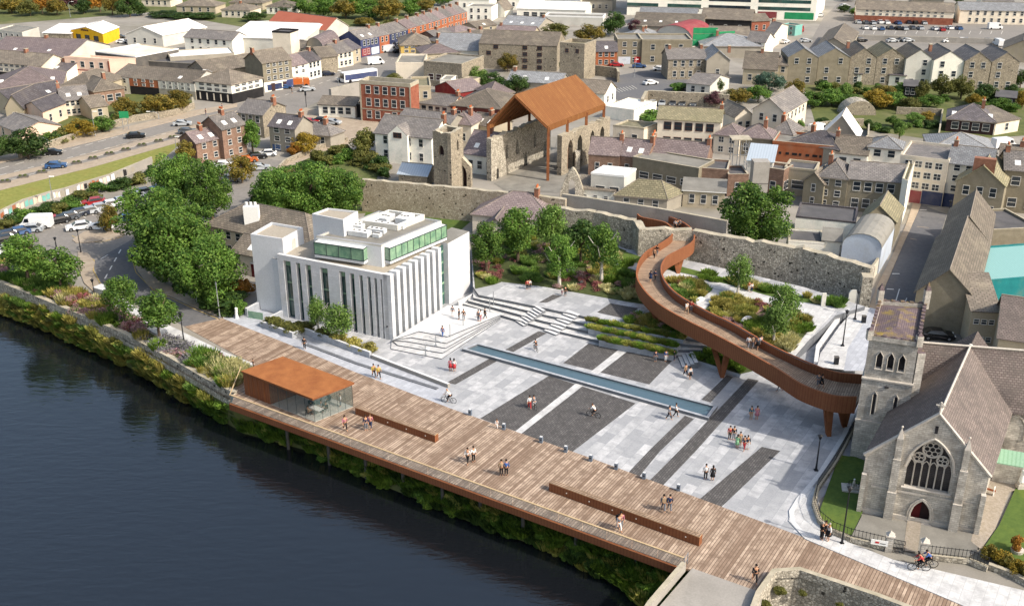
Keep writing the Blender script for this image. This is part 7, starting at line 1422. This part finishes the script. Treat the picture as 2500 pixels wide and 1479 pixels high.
for x,y,w in ((1905,1440,1.4),(1866,1475,1.8),(1960,1446,.9),(2050,1475,.8)): 
    g=P(x,y,-1.2); O('wall_plant',rg.choice(CR['bush']),None,g,0,'green plants growing from the curved quay wall','wall plant','plants on the quay wall',None,(w*.5,.35,w*.4),['lf_olive'])
CL.sort(key=lambda a:-a[4]*a[3]/P(a[1],a[2]).y**2)
nb=[0,0]; rest={}
for a in CL:
    f=a[5] in('gr_red','gr_pink','gr_purple','gr_lav')
    if nb[f]<285: nb[f]+=1; clump_(*a)
    else: rest.setdefault(a[5],[]).append(a)
V=[];F=0;mi=[];nm=[]
for l,L_ in rest.items():
    k=len(nm); nm.append(l)
    for (wh,x,y,h,w,_,z) in L_:
        me=rg.choice(TU); co=np.empty(len(me.vertices)*3,'f4'); me.vertices.foreach_get('co',co); co=co.reshape(-1,3)*np.array([w*.62,w*.62,h]); g=P(x,y,z); V.append(co+np.array(g)); mi+= [k]*len(me.polygons)
if V:
    V=np.concatenate(V); n=len(V)//5; me=bpy.data.meshes.new('border_grass'); me.vertices.add(len(V)); me.vertices.foreach_set('co',V.ravel()); me.loops.add(len(V)); me.loops.foreach_set('vertex_index',np.arange(len(V),dtype='i4')); me.polygons.add(n); me.polygons.foreach_set('loop_start',np.arange(0,5*n,5,dtype='i4')); me.update(calc_edges=True)
    for l in nm: me.materials.append(MT[l])
    me.polygons.foreach_set('material_index',mi); O('border_grass',me,label='low mixed grasses filling the garden beds behind the larger clumps',cat='ground cover',kind='stuff')
# ================= vehicles
cn={'kwhite':'white','ksil':'silver','kblack':'black','kgrey':'grey','kblue':'blue','kred':'red','korange':'orange','knavy':'dark navy','kyel':'yellow'}
for i,(x,y,c) in enumerate([(8,594,'kblack'),(14,582,'knavy'),(43,574,'kblue'),(142,545,'kblack'),(165,537,'kgrey'),(188,528,'knavy'),(214,523,'ksil'),(238,515,'ksil'),(266,507,'kwhite'),(292,499,'ksil'),(312,493,'kblack'),(328,487,'kwhite'),(345,477,'kgrey'),(392,465,'kblue')]):
    car('%s car in the slanted row by the shrub slope, %s'%(cn[c],['at the left frame edge','second from the left edge','left of the white van','first right of the van','second right of the van','third right of the van','fourth right of the van','fifth right of the van','sixth right of the van','seventh right of the van','eighth right of the van','ninth right of the van','tenth right of the van','last one, half behind the trees'][i]),x,y,215 if x<500 else 200,c,group='cars parked along the shrub slope')
car('white van in the slanted parking row',92,556,185,'kwhite',1); car('red car tucked behind the white van',122,546,205,'kred'); car('red car behind the silver ones in the slanted row',229,500,205,'kred'); car('silver car at the left edge beneath the van',75,566,190,'ksil')
car('white car driving past the island',194,560,205,'kwhite'); car('white and blue car stopped behind the island',246,560,170,'kwhite'); car('white car at the left edge below the parking row',14,618,205,'kwhite'); car('blue car behind the island tree',306,540,205,'kblue')
for lb,x,y,rz,c in (('blue car on the near lane of the dual carriageway',138,410,18,'kblue'),('black car on the dual carriageway beside the retaining wall',128,378,14,'kblack'),('dark convertible on the dual carriageway',332,337,16,'kblack'),('silver car on the dual carriageway, farther one',446,307,12,'ksil'),('silver estate with dark roof on the dual carriageway',458,326,18,'kgrey'),('dark car turning at the town junction',800,185,15,'knavy'),('silver car behind the bus',841,199,10,'ksil'),('silver car crossing the junction',750,223,20,'ksil'),('small blue car behind the orange truck',695,217,15,'kblue'),('dark car by the yellow house',975,130,12,'kblack'),
 ('red car parked by the low stone house',757,303,-8,'kred'),('dark car parked right of the red one',787,300,-8,'kblack'),('silver car parked right of the dark one',812,304,-15,'ksil'),('silver car in front of the georgian house',953,298,8,'ksil'),('white car parked below the blue shop windows',652,381,190,'kwhite'),('dark car parked beside the brown stone house',628,388,20,'kblack'),('dark orange car left of the dark one',605,396,20,'korange'),('white car in the small car park left of the round tree',548,408,20,'kwhite'),('pale car right of the round tree',634,415,15,'ksil'),('pale green car below the round tree',567,442,-10,'ksil'),('white car left of the pale green one',540,420,0,'kwhite'),
 ('red car beside the orange brick house',1505,163,0,'kred'),('light blue car by the red and blue shopfronts',1560,166,-3,'kblue'),('white car in front of the ruined stone house',1611,173,-5,'kwhite'),('black car below the stone keep wall',1464,184,-15,'kblack'),('white patrol car in the yard',1588,207,25,'kwhite'),('red car in front of the pink hall',226,192,5,'kred')):
    car(lb,x,y,rz,c)
for i,(x,c) in enumerate([(1593,'ksil'),(1617,'ksil'),(1643,'kgrey'),(1666,'kgrey'),(1693,'kgrey')]): car('%s car nose out under the curved rubble wall, %s of five'%(cn[c],['first','second','third','fourth','last'][i]),x,257+i*.5,255,c,group='cars parked under the rubble wall')
k=0
for row,(y,xs) in enumerate([(58,[2094,2112,2130,2148,2164,2192,2216,2232,2254]),(72,[2112,2131,2150,2172,2192,2208,2226,2246,2282,2318,2340]),(102,[2102,2100,2178,2204,2216,2314,2350,2360,2412]),(47,[2202,2440,2382]),(18,[2062])]):
    for i,x in enumerate(xs):
        c=['ksil','kwhite','knavy','kgrey','kwhite','kblack','ksil','kblue'][(i*3+row)%8]; car('%s car in the %s row of the upper right car park'%(cn[c],['back','middle','near','roadside','road end'][row]),x,y+(i%3),90 if row<2 else 10,c,group='%s cars, %s row of the upper car park'%(cn[c],['back','middle','near','roadside','road end'][row]))
for lb,x,y,rz,c,v in (('red minibus in the upper right car park',2120,46,0,'kred',1),('bright red car in the back row of the upper right car park',2240,50,0,'kred',0),('pink red car in the middle row of the upper car park',2298,76,90,'kred',0),('tall white van at the right of the upper car park',2436,112,90,'kwhite',1),('large white and blue van in the upper right car park',2428,72,0,'kwhite',1),('white van in the roadside spaces of the upper car park',2200,44,0,'kwhite',1),('red truck on the upper right road',1952,80,60,'kred',1),('white car on the upper right road',2004,41,70,'kwhite',0),('white car by the upper right shops',1916,106,50,'kwhite',0),('light blue car near the brown slate shed',1966,104,10,'ksil',0),('white truck behind the shopping terrace',2448,362,15,'kwhite',1),('white pickup beside the workshop gable',1995,326,40,'kwhite',1),('white van driving on the main street',917,158,20,'kwhite',1),('long white van on the main street beyond the other van',952,128,12,'kwhite',1)): car(lb,x,y,rz,c,v,name='van' if v else 'car')
for i,(x,y,c) in enumerate([(118,102,'kgrey'),(137,102,'knavy'),(161,100,'kblack'),(186,101,'kred'),(212,103,'kred'),(268,98,'kblack'),(292,94,'kgrey'),(300,106,'kwhite'),(318,106,'ksil'),(334,102,'kwhite')]): car('%s car in the warehouse yard, %s from the left'%(cn[c],['first','second','third','fourth','fifth','sixth','seventh','eighth','ninth','last'][i]),x,y,5,c,group='cars in the warehouse yard')
car('black car parked behind the church',2287,826,-8,'kblack',z=.03); car('dark cars edge outside the navy shopfronts',2295,492,0,'knavy')
def bus():
    g=P(877,198); t=T('bus','white single deck bus with blue side on the main street','bus',g,R(38)); m=MB(); m.prism([(-5.5,-1.25),(5.5,-1.25),(5.5,1.25),(-5.5,1.25)],.35,3.0,'kwhite',None,True); m.build('body',t)
    m=MB(); m.prism([(-5.2,-1.28),(5.3,-1.28),(5.3,-1.25),(-5.2,-1.25)],.9,2.4,'blue',None,True); m.prism([(5.5,-1.1),(5.54,-1.1),(5.54,1.1),(5.5,1.1)],1.3,2.7,'cwin',None,True); m.prism([(-5.54,-1.1),(-5.5,-1.1),(-5.5,1.1),(-5.54,1.1)],1.3,2.7,'cwin',None,True); m.build('windows',t)
    for x in (-3.6,3.6):
        for s in (-1,1): m=MB(); m.tube([(x,s*1.1,.48),(x,s*1.3,.48)],.48,'tyre',12); m.build('wheel',t)
    g=P(725,212); t=T('truck','orange flatbed truck on the main street','truck',g,R(15)); m=MB(); m.prism([(-3.5,-1.1),(1.6,-1.1),(1.6,1.1),(-3.5,1.1)],.8,2.5,'korange',None,True); m.build('cargo_body',t); m=MB(); m.prism([(1.8,-1.1),(3.5,-1.1),(3.5,1.1),(1.8,1.1)],.6,2.4,'korange',None,True); m.prism([(3.5,-1),(3.53,-1),(3.53,1),(3.5,1)],1.4,2.2,'cwin',None,True); m.build('cab',t)
    for x in (-2.4,2.6):
        for s in (-1,1): m=MB(); m.tube([(x,s*.95,.45),(x,s*1.15,.45)],.45,'tyre',10); m.build('wheel',t)
bus()
# ================= lamps and poles
for a in [('black lamp post at the start of the timber promenade',449,833,762),('black lamp post on the paved path by the left bed',232,727,682),('black lamp post left of the car park island',138,606,580),('black lamp post on the car park island tip',198,618,560),('dark lamp post on the plaza beside the ramp wall',1992,1148,1062),('black lamp post on the white path, near one',2057,844,776),('black lamp post on the white path, far one',2087,779,727),('tall dark lamp post on the street behind the church',2313,540,490)]: lamp(*a,z=1.05 if a[1] in(2057,2087) else 0)
lamp('tall black lamp post on the pavement beside the church railing',2055,1327,1188,'post')
lamp('white lamp post with round globe under the big trees',482,738,652,'globe','lampw'); lamp('tall white pole lamp at the road end by the promenade',537,776,688,'pole','steel')
for a in [('roadside lamp near the black car on the dual carriageway',122,380,342,-1.6),('tall roadside lamp right of the yellow shrubs',233,334,278,0.6),('tall lamp at the corner of the pub junction',524,236,176,-1.6),('lamp beside the far hillside trees',172,42,8,1.4),('lamp over the retaining wall bend',388,292,278,-2),('slim pole on the slope above the parking row',133,510,438,.4),('slim pole by the georgian house',830,262,178,.4),('lamp on the verge left of the brown stone wing',432,378,340,.4),('slim lamp pole in the yard by the keep',1549,189,150,.4),('lamp on the grey wall beside the olive roof',1634,512,470,-1.2)]: lamp(a[0],a[1],a[2],a[3],'arm','steel',arm=a[4],group='road lamps')
t=T('traffic_signal','black traffic signal at the town junction','traffic signal',P(748,262)); m=MB(); m.tube([(0,0,0),(0,0,3.4)],.09,'iron',6); m.build('pole',t); m=MB(); m.box((0,0,3.0),(.4,.4,1.0),'iron'); m.build('signal_head',t)
t=T('road_sign','green direction sign on posts beside the dual carriageway','road sign',P(308,318)); m=MB(); m.box((-.6,0,0),(.1,.1,4),'steel'); m.box((.6,0,0),(.1,.1,4),'steel'); m.build('posts',t); m=MB(); m.box((0,-.08,2.9),(2.2,.08,1.6),'green'); m.build('sign_board',t)
t=T('road_sign','white sign board on a post below the orange yellow tree','road sign',P(747,380)); m=MB(); m.box((0,0,0),(.1,.1,2.6),'steel'); m.build('post',t); m=MB(); m.box((0,-.06,1.9),(1.1,.06,.8),'lampw'); m.build('sign_board',t)
m=MB(); m.tube([(0,0,0),(0,0,1.3)],[.3,.2],'lampw',8); m.ball((0,0,1.5),.22,'lampw'); m.build('utility_post',None,P(579,777),label='small white utility post at the left end of the ramp wall',cat='post')
t=T('chimney_pots','','x') if 0 else None
m=MB()
for i in range(3): m.tube([(i*.7,0,0),(i*.7,0,.7)],.22,'lampw',8)
m.box((.7,0,-3.4),(2.4,1,3.5),'lampw'); cp=P(602,504,8.4); m.build('white_chimney',None,cp,label='white chimney with three pots above the brown roof',cat='chimney')
t=T('utility_cabinet','pale grey cabinet and wall corner in the riverside bed','cabinet',P(253,722)); m=MB(); m.box((0,0,0),(2.2,1.4,1.3),'lgrey',R(-30),'stonetop'); m.build('body',t); m=MB(); m.box((0,0,1.31),(2.4,1.6,.1),'stonetop',R(-30)); m.build('lid',t)
# ================= people
pr=person; Wk=('walk','n'); St=('stand','n'); So=('stand','out'); Wb=('walk','bag')
pr('person in black walking alone beside the planter wall',744,853,1.8,100,'cblack','cblack',pose=Wk); pr('small child in dark clothes by the cafe roof',619,897,1.2,0,'cblack','cblack')
pr('person in yellow top on the ramp path, left of the pair',913,921,1.9,-60,'cyel','cblack',pose=Wk,group='pair in yellow tops'); pr('person in yellow jacket on the ramp path, right of the pair',925,924,1.9,-60,'cyel','cblack',pose=Wb,group='pair in yellow tops')
pr('person in white top and red skirt, left of the pair by the pool',1100,906,1.85,100,'cpink',skirt='cred',long=True); pr('person in white top and red shorts, right of the pair by the pool',1109,907,1.85,90,'cwhite',skirt='cred',long=True)
pr('person in bright blue on the shallow steps',1081,823,1.7,-120,'cblue','cblue',pose=Wk,z=.5)
for lb,x,y,s,tr,po in (('person in dark coat below the fins, centre of the group',1121,780,'cblack','cblack',St),('person in black below the fins, right of the centre one',1132,782,'cblack','cgrey',So),('person in pale grey standing apart below the fins',1105,773,'cgrey','cwhite',St),('person in grey near the rail posts, left of three',1168,784,'cgrey','cgrey',St),('person in white near the rail posts, middle of three',1174,784,'cwhite','cpink',St),('person in black near the rail posts, right of three',1184,779,'cblack','cblack',Wk)): pr(lb,x,y,1.7,rt.uniform(-180,180),s,tr,pose=po,z=.8)
pr('person in pink top by the glass corner of the cafe',843,1050,1.95,-60,'cpink','cblack',pose=Wk,long=True,z=.05); pr('person in dark jacket by the shorter bench wall',894,1050,1.95,-80,'cnavy','cgrey',pose=St,z=.05); pr('person in orange pink top beside the dark jacket',905,1046,1.9,-90,'cpink','cnavy',pose=Wk,hair='hairb',z=.05)
pr('pale toddler figure next to the second bollard',1213,1046,1.25,-90,'cwhite','cwhite',pose=Wk,hair='hairb')
pr('person in white shirt and red trousers walking a bicycle',1293,998,1.8,100,'cwhite','cred',pose=Wk); 
rider('cyclist in grey beside the white shirted walker','bicycle beside the white shirted walker',1304,996,110,1.7,'cgrey','cwhite',hair='hair')
rider('cyclist in white top on the dark paving','bicycle of the white topped cyclist on dark paving',1449,1018,150,1.8,'cwhite','cblack',hair='hairb'); rider('bald cyclist in pale shirt near the promenade','bicycle near the promenade edge',1096,983,165,1.9,'cwhite','cblack',hair='skin'); rider('cyclist in black above the pool','bicycle of the black clad cyclist above the pool',1308,856,110,1.65,'cblack','cgrey')
rider('cyclist in maroon on the church pavement','black bicycle on the church pavement, left one',2243,1392,176,2.05,'cred','cblack',z=.12,hair='hair'); rider('cyclist in blue beside the maroon one on the church pavement','bicycle behind the maroon cyclist',2262,1384,176,2.0,'cblue','cblack',z=.12)
for lb,x,y,s,tr,po,h,rz,kw in (
 ('person in grey at the near pool rim, left of two',1633,1024,'cgrey','cblack',Wk,1.85,-30,{}),('person in white striding at the near pool rim',1649,1018,'cwhite','cblack',Wb,1.85,0,{}),
 ('person in shade below the planters, left one',1600,882,'cnavy','cgrey',St,1.6,-90,{}),('person in blue shirt and white trousers below the planters',1625,882,'cblue','cwhite',St,1.65,-90,{}),('person at the foot of the planter stair',1645,880,'cnavy','cnavy',St,1.5,0,{}),
 ('person in tan top near the bridge legs, left of the pair',1673,918,'ctan','cblack',Wk,1.75,-60,{}),('person in white blouse and dark skirt near the bridge legs',1684,925,'cwhite','cblack',St,1.75,-60,{'skirt':'cblack','long':True}),
 ('person in teal shirt standing under the bridge, left of the pair',1833,1023,'cteal','ctan',St,1.75,-90,{}),('person in red pink dress under the bridge',1847,1023,'cpink','ctan',So,1.75,-90,{'skirt':'cpink','long':True}),
 ('person in red top in the group of six, rear left',1781,1072,'cred','cblack',St,1.75,-90,{}),('person in black in the group of six, rear right',1791,1073,'cblack','cgrey',St,1.75,-100,{'long':True}),('person in green dress in the middle of the group of six',1799,1094,'cgreen','cgreen',St,1.75,60,{'skirt':'cgreen','long':True}),('person in tan in the group of six, behind the green dress',1806,1086,'ctan','ctan',St,1.7,-90,{}),('person in dark jacket in the group of six, front right',1816,1098,'cnavy','cred',Wk,1.8,-120,{}),('person in black and white in the group of six, far right',1824,1096,'cblack','cwhite',St,1.75,-100,{'bag':'cwhite'}),
 ('person in pale shirt on the right plaza, left of the pair',1722,1170,'cwhite','cblack',St,1.9,80,{}),('person in short black dress on the right plaza',1739,1173,'cblack','skin',St,1.85,90,{'skirt':'cblack','long':True}),
 ('person in pale top on the deck past the short bench, left',1142,1131,'cwhite','cblack',Wk,1.95,-110,{}),('person in white shirt on the deck past the short bench, right',1156,1127,'cwhite','cblack',So,1.95,-60,{}),
 ('person in pale shirt seen from behind on the deck, left of the pair',1224,1161,'ctan','cblack',St,2.0,90,{}),('person in blue shirt seen from behind on the deck, right of the pair',1236,1161,'cblue','cblack',St,2.0,90,{}),
 ('person in grey with backpack on the deck near the last bollard',1619,1248,'cgrey','cgrey',Wk,2.0,90,{'bag':'ctan'}),('person in navy on the deck near the last bollard',1634,1248,'cnavy','cgrey',Wk,2.0,90,{}),
 ('person in patterned coat at the balustrade, front one',1510,1296,'cgrey','cwhite',Wk,2.0,-60,{'bag':'cblack'}),('person in pink grey beside the patterned coat',1515,1290,'cpink','cgrey',St,2.0,-90,{'long':True}),
 ('person with arms raised at the lower edge of the deck',1842,1421,'cblack','cblack',Wk,2.0,-90,{}),
 ('person in white path end, left of the church corner trio',2004,1317,'cblack','cblack',St,2.0,20,{'hair':'hairg'}),('person in black behind the church corner pair',2012,1312,'cblack','cblack',St,1.95,-90,{}),('person in white jacket and dark skirt at the church corner',2021,1319,'cwhite','cblack',St,2.0,-160,{'skirt':'cblack','hair':'hairg'}),
 ('legs of a passer-by under the bridge, left one',1902,954,'cnavy','cgrey',Wk,1.75,180,{}),('passer-by under the bridge, right one',1915,954,'cgrey','cblack',Wk,1.75,180,{})):
    zz=.05 if lb.find('deck')>0 or lb.find('balustrade')>0 or 'patterned' in lb else (.13 if 'church corner' in lb else .035); pr(lb,x,y,h,rz,s,tr,pose=po,z=zz,**kw)
for lb,x,y,s,tr in (('person seated on the terrace edge, left one in red',1287,706,'cred','cblack'),('person in white beside the red one on the terrace edge',1293,705,'cwhite','cblack'),('person in black on the upper terrace',1380,722,'cblack','cblack'),('person in white on the garden path with pram',1834,713,'cwhite','cnavy'),('person in orange beside the pram on the garden path',1828,710,'orange','cwhite')): pr(lb,x,y,1.55,-80,s,tr,z=1.64)
pr('small child in white beside the person in black on the terrace',1372,719,1.1,-80,'cwhite','cpink',z=1.64); pr('small child in white on the garden kerb',1373,722,1.0,0,'cwhite','cwhite',z=1.64) if 0 else None
for lb,x,y,s,tr,lo in (('person in white at the top end of the footbridge, left of three',1648,560,'cwhite','cblack',0),('person in black at the top end of the footbridge',1653,560,'cblack','cblack',1),('person in grey at the top end of the footbridge, right of three',1659,559,'cgrey','cblack',0),('person in tan at the inner bend of the footbridge',1597,632,'ctan','cblack',0),('person in dark clothes at the inner bend of the footbridge',1604,624,'cblack','cgrey',0),('person in navy skirt on the footbridge, left of the pair',1588,688,'cnavy','cnavy',1),('person in navy top on the footbridge, right of the pair',1599,686,'cnavy','cblack',0),('person in white against the right parapet of the footbridge',1676,765,'cwhite','ctan',0),('person in red against the right parapet of the footbridge',1687,761,'cred','cgrey',0),('person in white leading the four on the lower footbridge',1826,850,'cwhite','cgrey',0),('person in tan of the four on the lower footbridge',1837,850,'ctan','cgrey',0),('person in grey of the four on the lower footbridge',1849,852,'cgrey','cblack',1),('person in pale blue, last of the four on the lower footbridge',1856,849,'bluew','cwhite',0),('person in grey near the church end of the footbridge',1997,943,'cgrey','cgrey',0),('person in black dress near the church end of the footbridge',2005,946,'cblack','cblack',1)):
    pr(lb,x,y,1.72,rt.choice([60,-120,-60]),s,tr,pose=Wk if rt.random()<.5 else St,z=ZT-1.15,long=bool(lo),skirt=tr if lo else None)
m=MB(); 
pr('pedestrian in dark blue crossing the dual carriageway, upper one',543,270,1.8,0,'cnavy','cblack'); pr('pedestrian in black crossing the dual carriageway, lower one',503,282,1.8,0,'cblack','cnavy'); pr('pedestrian at the junction signal',713,228,1.8,0,'cblack','cblack')
# slim rails on the landing
for lb,x,y,h in (('slim handrail post on the shallow steps, left',1039,866,1.0),('slim handrail post on the shallow steps, right',1064,843,1.0),('tall slim post right of the shallow steps',1099,824,1.6),('tall slim post on the landing',1131,800,1.6),('tall slim post at the seating steps, left one',1196,762,1.7),('tall slim post at the seating steps, right one',1205,750,2.0)):
    m=MB(); m.tube([(0,0,0),(0,0,h+.4)],.06,'steel',6); m.box((0,0,0),(.3,.3,.05),'steel'); 
    if h==1.0: m.tube([(-.9,.5,h),(.9,-.5,h-.4)],.04,'steel',5)
    m.build('rail_post',None,P(x,y,.5),label=lb,cat='post')

# give look-alikes in a group their place in the row, so that each label names one
ORD=['first','second','third','fourth','fifth','sixth','seventh','eighth','ninth','tenth']
SEC={1:[''],2:['left half','right half'],3:['left third','middle third','right third'],4:['left end','left of middle','right of middle','right end'],5:['left end','left of middle','middle','right of middle','right end'],6:['far left','left end','left of middle','right of middle','right end','far right'],7:['far left','left end','left of middle','middle','right of middle','right end','far right']}
gr={}
for o in S.objects:
    if o.parent is None and o.get('label') and o.get('group'): gr.setdefault((o['group'],o['label']),[]).append(o)
for (g,l),os_ in gr.items():
    n=len(os_)
    if 1<n<=70:
        os_.sort(key=lambda o:o.location.x/max(1,o.location.y)); ns=-(-n//10); per=-(-n//ns)
        for i,o in enumerate(os_):
            k=i//per; t_=(ORD[i%per]+' from left' if ns==1 else '%s, %s'%(SEC[ns][min(k,ns-1)],ORD[i%per]))
            w=l.split()[:16-len(t_.split())]; o['label']=' '.join(w)+', '+t_
